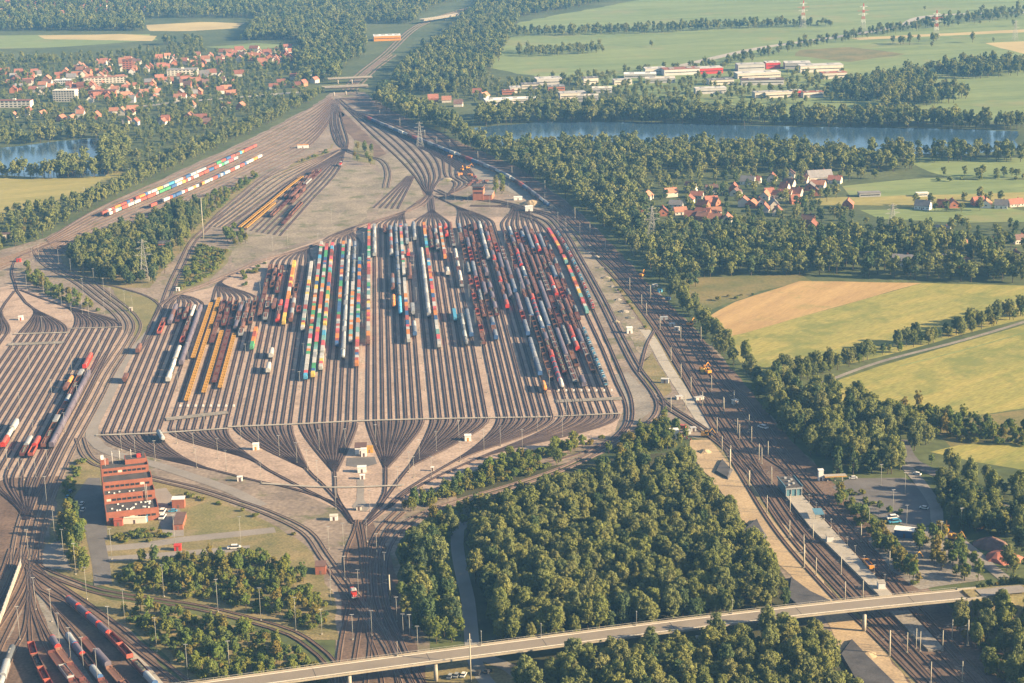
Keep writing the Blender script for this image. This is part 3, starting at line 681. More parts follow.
def tanker(col, L=16.0, r=1.42, stripe=None):
    U = uf(L); b = MB(); z = 1.25 + r; x = L / 2 - .7; n = 14
    prof = [(-x, .0), (-x, r * .55), (-x + .25, r * .86), (-x + .6, r), (x - .6, r), (x - .25, r * .86), (x, r * .55), (x, 0)]
    v = []; f = []
    for px_, pr in prof:
        for k in range(n): v.append((px_, pr * math.cos(2 * math.pi * k / n), z + pr * math.sin(2 * math.pi * k / n)))
    for i in range(len(prof) - 1):
        for k in range(n): f.append((i * n + k, i * n + (k + 1) % n, (i + 1) * n + (k + 1) % n, (i + 1) * n + k))
    b.add(v, f, col, True)
    if stripe: b.tube((-x * .35, 0, z), (x * .05, 0, z), r + .03, r + .03, stripe, 14, False)
    d = MB(); d.tube((0, 0, z + r - .1), (0, 0, z + r + .35), .45, .45, col, 8); d.box(-2.5, 2.5, -.35, .35, z + r + .02, z + r + .07, 'galv')
    return [('underframe', U), ('tank', b.mesh('tank')), ('dome', d.mesh('dome'))]
def hopper(col, load=None, L=13.0):
    U = uf(L); b = MB(); x = L / 2 - .5
    b.prism([(-.7, 1.25), (.7, 1.25), (1.45, 2.6), (1.45, 3.9), (-1.45, 3.9), (-1.45, 2.6)], -x, x, col)
    r = MB(); r.box(-x + .9, x - .9, -.9, .9, 3.9, 4.05, load or col)
    return [('underframe', U), ('hopper_body', b.mesh('hopper_body')), ('roof_hatch', r.mesh('roof_hatch'))]
def flatcar(col, L=20.0, stakes=True, deck='rust'):
    U = uf(L, m=col if col in ('yellow',) else 'dark'); d = MB(); x = L / 2 - .45
    n = int(L / 2.0)
    if col == 'yellow':                      # empty skeleton wagon: yellow side beams, dark gaps and a few cross beams
        for s in (-1, 1): d.box(-x, x, s * 1.3 - .12, s * 1.3 + .12, 1.2, 1.62, 'yellow')
        for i in range(6):
            q = -x + 1.0 + (2 * x - 2.0) * i / 5; d.box(q - .55, q + .55, -1.17, 1.17, 1.25, 1.9 if i % 2 else 1.6, 'yellow')
    else:
        d.box(-x, x, -1.4, 1.4, 1.2, 1.32, deck)
        for s in (-1, 1): d.box(-x, x, s * 1.42 - .05, s * 1.42 + .05, 1.05, 1.42, col)
    out = [('underframe', U), ('deck', d.mesh('deck'))]
    if stakes and col != 'yellow':
        k = MB()
        for i in range(n):
            q = -x + .6 + (2 * x - 1.2) * i / (n - 1)
            for s in (-1, 1): k.box(q - .08, q + .08, s * 1.38 - .08, s * 1.38 + .08, 1.32, 2.5, col)
        k.box(-x - .02, -x + .12, -1.4, 1.4, 1.32, 2.6, col); k.box(x - .12, x + .02, -1.4, 1.4, 1.32, 2.6, col)
        out.append(('stake', k.mesh('stake')))
    return out
def carcarrier(colA, colB, L=27.0):
    U = uf(L); d = MB(); x = L / 2 - .4
    d.box(-x, x, -1.4, 1.4, 1.1, 1.2, 'grey'); d.box(-x, x, -1.4, 1.4, 2.75, 2.85, 'grey')
    for i in range(9):
        q = -x + .3 + (2 * x - .6) * i / 8
        for s in (-1, 1): d.box(q - .1, q + .1, s * 1.42 - .06, s * 1.42 + .06, 1.2, 3.3, colA)
    for s in (-1, 1): d.box(-x, x, s * 1.42 - .04, s * 1.42 + .04, 3.1, 3.3, colA)
    c = MB(); rr = random.Random(5); n = 5
    for lev in (1.22, 2.87):
        for i in range(n):
            q = -x + 2.6 + (2 * x - 5.2) * i / (n - 1); m = rr.choice([colB, 'cwhite', 'navy', 'dark', colB])
            c.prism([(-.85, lev + .25), (.85, lev + .25), (.85, lev + .8), (-.85, lev + .8)], q - 2.1, q + 2.1, m)
            c.prism([(-.8, lev + .8), (.8, lev + .8), (.62, lev + 1.35), (-.62, lev + 1.35)], q - 1.3, q + 1.2, 'window'); c.box(q - 1.0, q + .9, -.62, .62, lev + 1.35, lev + 1.39, m)
    return [('underframe', U), ('deck', d.mesh('deck')), ('loaded_car', c.mesh('loaded_car'))]
def coil(hood, end, L=12.5):
    U = uf(L); b = MB(); x = L / 2 - .6; z = 1.3
    prof = [(-1.38, z), (-1.38, z + 1.1)] + [(1.38 * math.cos(math.pi - a), z + 1.1 + 1.25 * math.sin(a)) for a in [math.pi * k / 8 for k in range(1, 8)]] + [(1.38, z + 1.1), (1.38, z)]
    b.prism(prof[::-1], -x + .35, x - .35, hood, ends=False)
    es = []
    for s in (-1, 1):
        e = MB(); big = [(y * 1.04, z + (q - z) * 1.03) for y, q in prof]
        e.prism(big[::-1], s * x - .35 if s > 0 else -x, x if s > 0 else -x + .35, end)
        e.box(s * (x + .1) - .4, s * (x + .1) + .4, -1.35, 1.35, 1.15, 1.35, end); es.append(('end_wall', e.mesh('end_wall')))
    return [('underframe', U), ('hood', b.mesh('hood'))] + es
def cont_wagon(L=26.4):
    return [('underframe', uf(L, m='dark'))]
vehicle('cwag', 26.4, cont_wagon(), (-9.2, 9.2)); vehicle('cwag1', 13.6, [('underframe', uf(13.6))])
KINDS = {}
def reg(k, desc, cat, name, parts, L):
    vehicle(k, L, parts); KINDS[k] = (desc, cat, name)
KINDS['cwag'] = ('long flat container wagon', 'wagon', 'container_wagon'); KINDS['cwag1'] = ('short flat container wagon', 'wagon', 'container_wagon')
reg('cov_purple', 'slate purple covered wagon', 'wagon', 'covered_wagon', covered('purple', 'purple', 17), 17)
reg('cov_grey', 'pale grey covered wagon', 'wagon', 'covered_wagon', covered('cgrey', 'cgrey', 15.5), 15.5)
reg('cov_brown', 'red brown covered wagon', 'wagon', 'covered_wagon', covered('cbrown', 'rust', 15), 15)
reg('cov_white', 'white covered wagon', 'wagon', 'covered_wagon', covered('cwhite', 'cwhite', 15.5), 15.5)
reg('cov_blue', 'blue grey covered wagon', 'wagon', 'covered_wagon', covered('cblue', 'slate', 17), 17)
reg('cov_red', 'bright red covered wagon', 'wagon', 'covered_wagon', covered('red', 'cred', 15), 15)
reg('gon_brown', 'brown open wagon with scrap load', 'wagon', 'open_wagon', gondola('cbrown', 'rust2'), 14.2)
reg('gon_rust', 'rusty open wagon with dark load', 'wagon', 'open_wagon', gondola('rust', 'dark', fill=.5), 14.2)
reg('gon_maroon', 'maroon open wagon with tan load', 'wagon', 'open_wagon', gondola('maroon', 'olive', fill=.8), 14.2)
reg('gon_grey', 'grey open wagon with rusty load', 'wagon', 'open_wagon', gondola('cgrey', 'rust', fill=.85), 14.2)
reg('gon_red', 'red open wagon', 'wagon', 'open_wagon', gondola('cred', 'cbrown', fill=.2), 14.2)
reg('tank_grey', 'light grey tank wagon', 'wagon', 'tank_wagon', tanker('tank'), 16)
reg('tank_white', 'white tank wagon', 'wagon', 'tank_wagon', tanker('cwhite'), 16)
reg('tank_stripe', 'blue banded white tank wagon', 'wagon', 'tank_wagon', tanker('cwhite', stripe='csky'), 16)
reg('tank_dark', 'dark grey tank wagon', 'wagon', 'tank_wagon', tanker('tankdark'), 16)
reg('tank_blue', 'sky blue tank wagon', 'wagon', 'tank_wagon', tanker('csky'), 16)
reg('tank_orange', 'orange tank wagon', 'wagon', 'tank_wagon', tanker('corange'), 16)
reg('hop_grey', 'grey hopper wagon', 'wagon', 'hopper_wagon', hopper('cgrey'), 13)
reg('hop_brown', 'brown hopper wagon', 'wagon', 'hopper_wagon', hopper('cbrown'), 13)
reg('flat_yellow', 'empty yellow skeleton wagon', 'wagon', 'skeleton_wagon', flatcar('yellow', 19), 19)
reg('flat_dark', 'dark flat wagon with stakes', 'wagon', 'flat_wagon', flatcar('maroon', 18), 18)
reg('flat_rust', 'rusty flat wagon with stakes', 'wagon', 'flat_wagon', flatcar('rust2', 18, deck='rust2'), 18)
reg('cars_blue', 'double deck carrier with blue cars', 'wagon', 'car_carrier', carcarrier('cblue', 'csky'), 27)
reg('cars_red', 'double deck carrier with red cars', 'wagon', 'car_carrier', carcarrier('cred', 'carred'), 27)
reg('coil_red', 'slate hooded coil wagon, red ends', 'wagon', 'coil_wagon', coil('purple', 'red'), 12.5)
reg('coil_blue', 'coil wagon with blue grey hood', 'wagon', 'coil_wagon', coil('tank', 'cblue'), 12.5)
# locomotive
lo = MB(); lo.box(-4.9, 4.9, -1.35, 1.35, .95, 1.35, 'grey'); lb = MB(); lb.box(-4.6, -.3, -.85, .85, 1.35, 2.75, 'red'); lb.box(2.6, 4.6, -.85, .85, 1.35, 2.6, 'red')
lc = MB(); lc.box(-.3, 2.6, -1.3, 1.3, 1.35, 3.7, 'red'); lr = MB(); lr.prism([(-1.4, 3.7), (1.4, 3.7), (.9, 4.05), (-.9, 4.05)], -.45, 2.75, 'grey')
lw = MB()
for s in (-1, 1): lw.box(.0, 2.3, s * 1.31 - .02, s * 1.31 + .02, 2.6, 3.45, 'window'); lw.box((-.33 if s < 0 else 2.58), (-.28 if s < 0 else 2.63), -1.1, 1.1, 2.85, 3.45, 'window')
lk = MB()
for y in (-.6, .6):
    for s in (-1, 1): lk.tube((s * 4.6, y, 1.9), (s * 4.68, y, 1.9), .16, .16, 'white', 8)
vehicle('loco', 10.4, [('underframe', lo.mesh('underframe')), ('bonnet', lb.mesh('bonnet')), ('cab', lc.mesh('cab')), ('cab_roof', lr.mesh('cab_roof')), ('cab_window', lw.mesh('cab_window')), ('headlight', lk.mesh('headlight'))], (-2.7, 2.7))
KINDS['loco'] = ('red shunting locomotive', 'locomotive', 'shunting_locomotive')

def container_mesh(L, m):
    b = MB(); h = 2.6; w = 1.22; x = L / 2; n = max(6, int(L / .9)); 
    # corrugated long sides, flat roof with ribs, door end with bars
    for s in (-1, 1):
        v = []; f = []
        for i in range(2 * n + 1):
            q = -x + 2 * x * i / (2 * n); y = s * (w - (.05 if i % 2 else 0)); v += [(q, y, .1), (q, y, h - .08)]
        for i in range(2 * n): f.append((2 * i, 2 * i + 2, 2 * i + 3, 2 * i + 1) if s < 0 else (2 * i + 1, 2 * i + 3, 2 * i + 2, 2 * i))
        b.add(v, f, m)
    b.box(-x, x, -w, w, h - .1, h, m); b.box(-x, x, -w, w, 0, .12, m)
    b.box(-x, -x + .06, -w, w, .12, h - .1, m); b.box(x - .06, x, -w, w, .12, h - .1, m)
    for y in (-.8, -.3, .3, .8): b.tube((-x - .03, y, .2), (-x - .03, y, h - .2), .03, .03, 'galv', 4)
    for i in range(1, n): q = -x + 2 * x * i / n; b.box(q - .08, q + .08, -w + .06, w - .06, h, h + .025, m)
    return b.mesh('shipping_container')
CCOL = dict(cred='brick red', corange='orange', cwhite='white', cgrey='grey', cgreen='green', cblue='blue', cyellow='yellow', cteal='teal', csky='sky blue', cpink='crimson', cbrown='brown')
CMESH = {}
def cmesh(L, c):
    if (L, c) not in CMESH: CMESH[L, c] = container_mesh(L, c)
    return CMESH[L, c]
CONT = []      # (mesh key, location, heading, label parts)
VEH = 0
CATS = dict(container_wagon='flat wagon', covered_wagon='covered wagon', open_wagon='open wagon', tank_wagon='tank wagon', hopper_wagon='hopper wagon', skeleton_wagon='skeleton wagon', flat_wagon='flat wagon', car_carrier='car carrier', coil_wagon='coil wagon')
def place(T, kind, s, where, nth, rev=False):
    """a vehicle with its middle at arc length s"""
    global VEH
    V = VP[kind]; p = at(T, s); a = at(T, s - V['L'] * .35); b = at(T, s + V['L'] * .35); d = b - a
    rz = math.atan2(d.y, d.x) + (math.pi if rev else 0)
    desc, cat, name = KINDS[kind]; pass
    o = thing(name, f'{desc}, {ordn(nth)} from near end {where}', CATS.get(name, cat), (p.x, p.y, T['z']), rz, 'rail vehicles')
    for n, me in V['parts']: link(n, me, o, kind='stuff' if n in ('stake', 'loaded_car') else None)
    for x in V['bog']: link('bogie', BOGIE, o, loc=(x, 0, 0))
    VEH += 1
    return o, p, rz
CW = ['cred'] * 5 + ['corange'] * 3 + ['cwhite'] * 5 + ['cgrey'] * 2 + ['cgreen'] * 2 + ['cblue'] * 2 + ['cyellow'] * 1 + ['cteal', 'csky', 'cpink', 'cpink', 'cbrown']
def train(T, yn, yf, where, spec, seed=0, gap=0.0, start=1, cols=None):
    """fill a track from picture row yn (near) to yf (far). spec: list of kinds cycled/chosen at random, or 'C' containers"""
    rr = random.Random(seed + int(yn * 10)); s0 = s_at_row(T, yn); s1 = s_at_row(T, yf)
    sg = 1 if s1 > s0 else -1; s = s0; n = start; seqi = 0; block = 0; cur = None; cn = 1
    while (s1 - s) * sg > 8:
        if spec == 'C':
            k = 'cwag' if (s1 - s) * sg > 20 else 'cwag1'
        elif isinstance(spec, tuple): k = spec[seqi % len(spec)]; seqi += 1
        else:
            if block <= 0: cur = rr.choice(spec); block = rr.choice([1, 2, 2, 3, 4])
            k = cur; block -= 1
        L = VP[k]['L']
        if gap and rr.random() < gap: s += sg * rr.uniform(6, 30); continue
        if (s1 - s) * sg < L * .6: break
        o, p, rz = place(T, k, s + sg * L / 2, where, n); n += 1
        if k in ('cwag', 'cwag1'):
            lay = ([(12.19, -6.35), (12.19, 6.35)], [(12.19, -6.35), (6.06, 3.2), (6.06, 9.5)], [(6.06, -9.5), (6.06, -3.2), (12.19, 6.35)], [(12.19, -6.35), (12.19, 6.35)], [(6.06, -9.5), (6.06, -3.2), (6.06, 3.2), (6.06, 9.5)]) if k == 'cwag' else ([(12.19, 0)],)
            for cl, cx in rr.choice(lay):
                if rr.random() < .03: continue
                c = rr.choice(cols or CW)
                d = Vector((math.cos(rz), math.sin(rz), 0))
                CONT.append([cl, c, p + d * cx + Vector((0, 0, T['z'] + 1.22)), rz, where, s])
        s += sg * L
    return n
def W(b, i):
    return f'on {ordn("ABCDEFGH".index(b) * 8 + i)} big yard track'
MIX = ['gon_brown', 'gon_maroon', 'gon_rust', 'flat_rust', 'cov_purple', 'cov_brown', 'gon_grey', 'gon_brown', 'gon_rust', 'cov_blue', 'flat_dark', 'hop_brown', 'gon_red', 'tank_dark', 'cov_purple', 'flat_rust']
DK = ['gon_brown', 'gon_rust', 'cov_brown', 'flat_dark', 'hop_brown', 'gon_maroon', 'cov_purple', 'gon_grey']
def bt(b, i, yn, yf, spec, **k): return train(BT[b, i], yn, yf, W(b, i), spec, seed='ABCDEFGH'.index(b) * 10 + i, **k)
# bundle A
bt('A', 1, 384.5, 380, ('hop_brown',)); bt('A', 1, 355, 350, ('cov_brown',), start=2); bt('A', 3, 336, 327, ('gon_red',)); bt('A', 3, 327, 322, ('gon_brown',), start=2)
bt('A', 4, 326, 308, ('cov_purple', 'cov_brown')); bt('A', 5, 324, 311, ('flat_dark', 'gon_maroon')); bt('A', 6, 322, 308, ('gon_maroon', 'cov_brown'))
n = bt('A', 7, 384, 351, ('cov_white', 'tank_stripe', 'tank_white', 'cov_white')); bt('A', 7, 346, 309, ('gon_red', 'gon_brown', 'hop_brown', 'gon_grey', 'gon_maroon', 'tank_white', 'tank_white'), start=n)
bt('A', 8, 367, 309, ('cov_purple',))
# bundle B: yellow wagons
bt('B', 1, 360, 302, ('flat_yellow',)); bt('B', 2, 403, 301, ('flat_yellow',)); bt('B', 3, 345, 304, ('flat_dark', 'flat_rust', 'gon_brown')); bt('B', 4, 395, 330, ('flat_yellow',)); bt('B', 4, 328, 303, ('gon_maroon', 'flat_dark'), start=9)
bt('B', 5, 385, 318, ('flat_dark',)); bt('B', 5, 314, 302, ('gon_rust',), start=10); bt('B', 6, 390, 334, ('flat_yellow',)); bt('B', 6, 332, 303, ('cov_purple', 'gon_grey', 'gon_brown'), start=9); bt('B', 7, 338, 303, ('gon_grey', 'cov_brown', 'gon_brown')); bt('B', 8, 326, 300, ('gon_rust', 'gon_maroon', 'flat_rust'))
# bundle C
bt('C', 1, 352, 334, 'C', cols=['cred', 'cgreen', 'corange']); bt('C', 1, 318, 268, ('flat_rust', 'gon_brown', 'gon_maroon', 'flat_dark'), start=3); bt('C', 2, 322, 300, ('gon_grey', 'flat_dark')); bt('C', 2, 290, 267, ('gon_rust', 'cov_brown'), start=4)
bt('C', 3, 312, 305, ('hop_brown',)); bt('C', 3, 295, 268, ('gon_maroon', 'gon_brown', 'cov_brown', 'gon_red'), start=2); bt('C', 4, 375, 366, ('cov_white',)); bt('C', 4, 365, 361.5, ('cov_red',), start=2); bt('C', 4, 360, 353, ('cov_white',), start=3); bt('C', 4, 325, 306, ('cov_red', 'gon_brown', 'gon_grey'), start=4)
bt('C', 5, 327, 266, 'C', cols=['cred', 'cred', 'cpink', 'cwhite', 'corange', 'cyellow']); bt('C', 6, 324, 298, ('cov_brown', 'cov_grey')); bt('C', 6, 296, 285, ('gon_rust',), start=4); bt('C', 7, 315, 311, ('gon_red',)); bt('C', 8, 333, 266, 'C', cols=['cwhite', 'cwhite', 'cgrey', 'cwhite', 'cyellow', 'cred', 'cteal'])
# bundle D
bt('D', 1, 382, 247, 'C'); bt('D', 2, 380, 246, 'C', cols=CW + ['cgreen'] * 3); bt('D', 3, 372.5, 248, 'C', cols=CW + ['corange', 'cyellow', 'cyellow']); bt('D', 5, 349, 245, 'C'); bt('D', 6, 361, 245, ('tank_grey', 'cov_grey', 'cov_grey', 'tank_grey', 'hop_grey'))
bt('D', 7, 345, 288, 'C', cols=['cwhite', 'cwhite', 'cred', 'cteal', 'corange']); bt('D', 7, 287, 246, ('tank_dark', 'tank_dark', 'cov_blue'), start=8); bt('D', 8, 369, 262, 'C', cols=CW + ['cred', 'corange', 'corange'])
# bundle E
bt('E', 1, 346.5, 228, 'C'); bt('E', 2, 258, 229, ('cov_grey', 'cov_white', 'cov_grey', 'hop_grey')); bt('E', 4, 235, 228, ('gon_brown',)); bt('E', 5, 310, 298, ('tank_orange',)); bt('E', 5, 293, 279, ('cov_brown', 'cov_blue'), start=3); bt('E', 5, 258, 229, ('cov_grey', 'cov_brown', 'cov_blue', 'cov_red'), start=5)
bt('E', 6, 317, 300, ('tank_blue',)); bt('E', 6, 299, 229, ('tank_dark', 'tank_dark', 'cov_blue'), start=3); bt('E', 7, 345, 227, 'C', cols=CW + ['cwhite'] * 5); bt('E', 8, 338, 326, ('cov_blue', 'tank_grey')); bt('E', 8, 317, 307, ('hop_grey',), start=3); bt('E', 8, 281, 268, ('cov_brown',), start=4); bt('E', 8, 258, 252, ('cov_red',), start=6); bt('E', 8, 246, 228, ('hop_grey', 'cov_purple'), start=7)
# bundle F
bt('F', 1, 242, 227, ('cov_grey', 'cov_blue')); bt('F', 2, 319, 267, ('cov_grey', 'cov_white', 'cov_grey')); bt('F', 2, 265, 252, ('tank_white',), start=12); bt('F', 3, 350, 226, 'C', cols=CW + ['corange'] * 4 + ['cred'] * 3); bt('F', 4, 250, 228, DK); bt('F', 5, 252, 228, ('gon_grey', 'cov_grey', 'cov_brown'))
bt('F', 6, 323, 314, 'C', cols=['cteal', 'csky']); bt('F', 6, 277, 272, ('cov_white',), start=3); bt('F', 6, 261, 226, 'C', cols=['corange', 'cred', 'cwhite', 'cteal', 'corange'], start=4); bt('F', 7, 348, 318, ('tank_dark', 'tank_grey')); bt('F', 7, 239, 227, ('cov_red', 'gon_red'), start=5); bt('F', 8, 339, 316, ('cov_blue', 'cov_blue')); bt('F', 8, 289, 252, ('gon_grey', 'tank_white', 'tank_white', 'flat_dark', 'tank_grey'), start=4); bt('F', 8, 248, 228, DK, start=14)
# bundles G and H
bt('G', 1, 347, 280, ('gon_brown', 'flat_rust', 'gon_red')); bt('G', 1, 276, 227, MIX, start=20); bt('G', 2, 319, 228, MIX); bt('G', 3, 342, 318, ('cov_blue', 'flat_rust')); bt('G', 3, 316, 227, MIX, start=6); bt('G', 4, 318, 282, ('gon_maroon', 'cov_purple')); bt('G', 4, 278, 228, MIX, start=9)
bt('G', 5, 262, 226, ('cov_grey', 'tank_grey', 'cov_blue', 'cov_white')); bt('G', 6, 310.5, 226, ('cov_red', 'cov_purple', 'gon_brown', 'cov_brown', 'gon_grey')); bt('G', 7, 300, 228, MIX); bt('G', 8, 394, 384, ('tank_orange',)); bt('G', 8, 378, 344, ('cov_blue', 'cov_blue', 'cov_grey'), start=3); bt('G', 8, 338, 250, MIX, start=8, gap=.15)
for i, e in enumerate([381, 391, 376, 385, 389, 353, 374, 388]):
    spec = MIX if i not in (1, 7, 5) else (('tank_white', 'coil_red', 'coil_red', 'coil_red', 'coil_red', 'cov_red', 'gon_brown', 'gon_maroon', 'cov_purple', 'gon_grey', 'cov_blue') if i == 1 else ('cars_blue',) if i == 7 else ('cov_red', 'coil_blue', 'cov_red', 'cov_red', 'gon_brown', 'flat_rust', 'gon_maroon', 'cov_brown', 'gon_grey', 'flat_dark'))
    bt('H', i + 1, e, 232 if i < 6 else 300 if i == 6 else 330, spec, gap=.02)
bt('H', 7, 296, 234, MIX, start=40)
bt('H', 8, 322, 240, ('flat_dark', 'tank_dark', 'flat_rust'), start=30)
train(I1, 316, 231, 'on bowl edge track', 'C', 3, cols=['cred', 'cred', 'corange', 'cteal', 'cyellow', 'cpink', 'cwhite'])
train(I2, 311, 234, 'beside the bowl edge', ('cars_red', 'cars_blue'), 4)
# left yard
def lt(b, i, yn, yf, spec, **k): return train(LT[b, i], yn, yf, f'on {ordn(int(b[1]) * 8 - 8 + i + 1)} left yard track', spec, seed=100 + i, **k)
lt('L3', 5, 371, 361, ('cov_red',)); lt('L3', 4, 459, 440, ('gon_red', 'cov_red')); lt('L3', 4, 394, 381, ('hop_brown', 'tank_orange'), start=4); lt('L3', 3, 459, 445, ('gon_maroon', 'cov_grey')); lt('L3', 5, 450, 377, ('gon_brown', 'gon_maroon', 'gon_rust', 'hop_grey', 'gon_rust', 'flat_dark', 'coil_blue'), start=2)
lt('L3', 6, 450, 372, ('cov_purple',)); lt('L3', 0, 450, 424, ('cov_red', 'tank_white', 'cov_white'))
# far container trains
def tk(k, yn, yf, cols, seed): train(globals()['TK%d' % k], yn, yf, f'in {ordn(k + 1)} far reception row', 'C', seed, cols=cols)
tk(3, 217, 147, CW + ['cred', 'corange', 'cred'], 1); tk(4, 217, 160, CW, 2); tk(7, 209, 158, ['cwhite', 'cwhite', 'cred', 'cblue', 'cwhite', 'corange'], 3)
train(SD2, 230, 176, 'in the long stabled train', ('flat_yellow',), 1); train(SD3, 231, 205, 'in the short stabled train', ('flat_yellow',), 1)
train(SD6, 205, 190, 'in the middle stabling sidings', ('flat_rust', 'cov_brown'), 2)
train(SD5, 218, 172, 'in the fifth stabling siding', DK, 6); train(SD8, 226, 205, 'in the eighth stabling siding', DK, 7); train(SD4, 200, 172, 'in the fourth stabling siding', ('gon_rust', 'flat_rust'), 8)
train(M1[1], 208, 118, 'of train beside the wood', ('cov_blue', 'tank_white', 'cov_purple', 'cov_grey', 'cov_purple', 'cov_blue', 'cov_red', 'cov_brown', 'tank_grey', 'cov_white'), 5)
# near left corner
def bl(k, yn, yf, spec, where, **kk): train(BL[k], yn, yf, where, spec, 9, **kk)
bl('g', 662, 600, ('gon_red', 'gon_red', 'coil_red', 'coil_red', 'coil_red', 'coil_red', 'coil_red', 'coil_red'), 'of the red train'); bl('g', 690, 664, ('coil_blue', 'gon_maroon'), 'behind the red train')
bl('d', 700, 641, ('flat_dark', 'flat_dark', 'flat_rust', 'coil_red'), 'on fourth near siding'); bl('e', 700, 638, ('flat_dark', 'coil_blue', 'gon_rust', 'coil_red', 'coil_blue'), 'on fifth near siding')
bl('f', 700, 648, ('gon_brown', 'flat_rust', 'cov_purple', 'flat_dark'), 'on sixth near siding'); bl('b2', 700, 652, ('gon_red', 'gon_red', 'gon_rust'), 'on second near siding'); bl('b', 700, 653, ('tank_grey', 'cov_grey', 'tank_dark'), 'on first near siding'); bl('c', 700, 655, ('flat_dark', 'gon_grey'), 'on third near siding')
# lone engines and wagons
hump = [t for t in TR if abs(s_at_row(t, 598) - 0) > 1]
T6 = track([G(351, 588), G(353.5, 597), G(357, 606)], 'bed_main', 'rail')
o, _, _ = place(T6, 'loco', T6['cum'][-1] / 2, 'near the hump', 1); o['label'] = 'red shunting locomotive alone in the track throat before the road bridge'
T7 = track([G(433, 398 - 268), G(440, 132)], 'bed', rails=False) if False else None
o, _, _ = place(BT['A', 8], 'tank_grey', s_at_row(BT['A', 8], 440), 'x', 1); o['label'] = 'lone grey tank wagon in the fan behind the brick office'
o, _, _ = place(SD9, 'loco', s_at_row(SD9, 166), 'x', 1); o['label'] = 'red locomotive at the top of the stabling sidings'

# containers: the three hundred that show largest are single things, the rest one mass
CONT.sort(key=lambda c: -(c[0] ** .5) / (c[2] - Vector((0, 0, CAMZ))).length)
per = {}
for c in CONT[:300]: per.setdefault(c[4], []).append(c)
for wh, lst in per.items():
    lst.sort(key=lambda c: c[2].y)
    for k, (cl, col, p, rz, _, _) in enumerate(lst):
        link('shipping_container', cmesh(cl, col), None, f'{CCOL[col]} shipping container, {ordn(k + 1)} from near end {wh}', 'container', 'shipping containers on the trains', None, p, rz)
if len(CONT) > 300:
    rest = MB()
    for cl, col, p, rz, _, _ in CONT[300:]:
        ca, sa = math.cos(rz), math.sin(rz); x = cl / 2
        q = [(-x, -1.22), (x, -1.22), (x, 1.22), (-x, 1.22)]
        v = [(p.x + a * ca - b * sa, p.y + a * sa + b * ca, p.z + z) for z in (0, 2.6) for a, b in q]
        rest.add(v, [(4, 5, 6, 7), (0, 1, 5, 4), (1, 2, 6, 5), (2, 3, 7, 6), (3, 0, 4, 7)], col)
    rest.build('distant_containers', label='small far off shipping containers on the distant trains', cat='containers', kind='stuff')
print('vehicles', VEH, 'containers', len(CONT))

# ================================================================== vegetation
LEAF = {
 'wood': leaf_mat('leaf_wood', [(.120, .140, .043), (.165, .177, .054), (.140, .160, .060), (.190, .190, .061), (.154, .171, .048), (.105, .127, .047), (.176, .175, .066)]),
 'shrub': leaf_mat('leaf_shrub', [(.095, .135, .030), (.150, .168, .036), (.185, .145, .040), (.118, .158, .034), (.082, .118, .040), (.165, .172, .036), (.11, .15, .05)]),
 'dark': leaf_mat('leaf_dark', [(.062, .094, .040), (.080, .108, .042), (.070, .096, .046)]),
}
def leafy(clumps, per, card, rng, flat=1.0):
    """leaf cards spread over the surface of many clumps; clumps = (x,y,z,r)"""
    V = []
    for (cx, cy, cz, r) in clumps:
        n = max(6, int(per * (r ** 2)))
        d = rng.normal(size=(n, 3)); d /= np.linalg.norm(d, axis=1)[:, None]
        d[:, 2] = np.where(d[:, 2] < -.55, -d[:, 2], d[:, 2])
        rad = r * (1 - .35 * rng.random(n) ** 2)
        p = np.array([cx, cy, cz]) + d * rad[:, None] * np.array([1, 1, flat])
        nn = d + rng.normal(scale=.34, size=(n, 3)); nn /= np.linalg.norm(nn, axis=1)[:, None]
        a = np.cross(nn, rng.normal(size=(n, 3))); a /= np.linalg.norm(a, axis=1)[:, None]; b = np.cross(nn, a)
        s = card * (.65 + .7 * rng.random(n))[:, None]
        V.append(np.stack([p - a * s - b * s * .6, p + a * s * .8 - b * s * .7, p + a * s + b * s * .7, p - a * s * .7 + b * s * .8], axis=1))
    return np.concatenate(V)
def card_mesh(name, quads, m, extra=None):
    n = len(quads); me = bpy.data.meshes.new(name)
    v = quads.reshape(-1, 3); nv = len(v); ev, ef = (extra if extra else ([], []))
    me.from_pydata([tuple(x) for x in v] + ev, [], [(4 * i, 4 * i + 1, 4 * i + 2, 4 * i + 3) for i in range(n)] + [tuple(nv + k for k in f) for f in ef])
    me.materials.append(m)
    if ev:
        me.materials.append(M['bark']); mi = [0] * n + [1] * len(ef); me.polygons.foreach_set('material_index', mi)
    me.update(); return me
def trunk_geo(h, r, limbs, rng):
    mb = MB(); mb.tube((0, 0, -.3), (0, 0, h * .45), r, r * .7, 'bark', 6, False); mb.tube((0, 0, h * .45), (.1, .1, h * .8), r * .7, r * .2, 'bark', 5, False)
    for k in range(limbs):
        a = 2 * math.pi * k / limbs + rng.random(); z = h * (.28 + .12 * rng.random()); q = h * .26
        mb.tube((0, 0, z), (math.cos(a) * q, math.sin(a) * q, z + h * .24), r * .38, r * .12, 'bark', 4, False)
    return mb
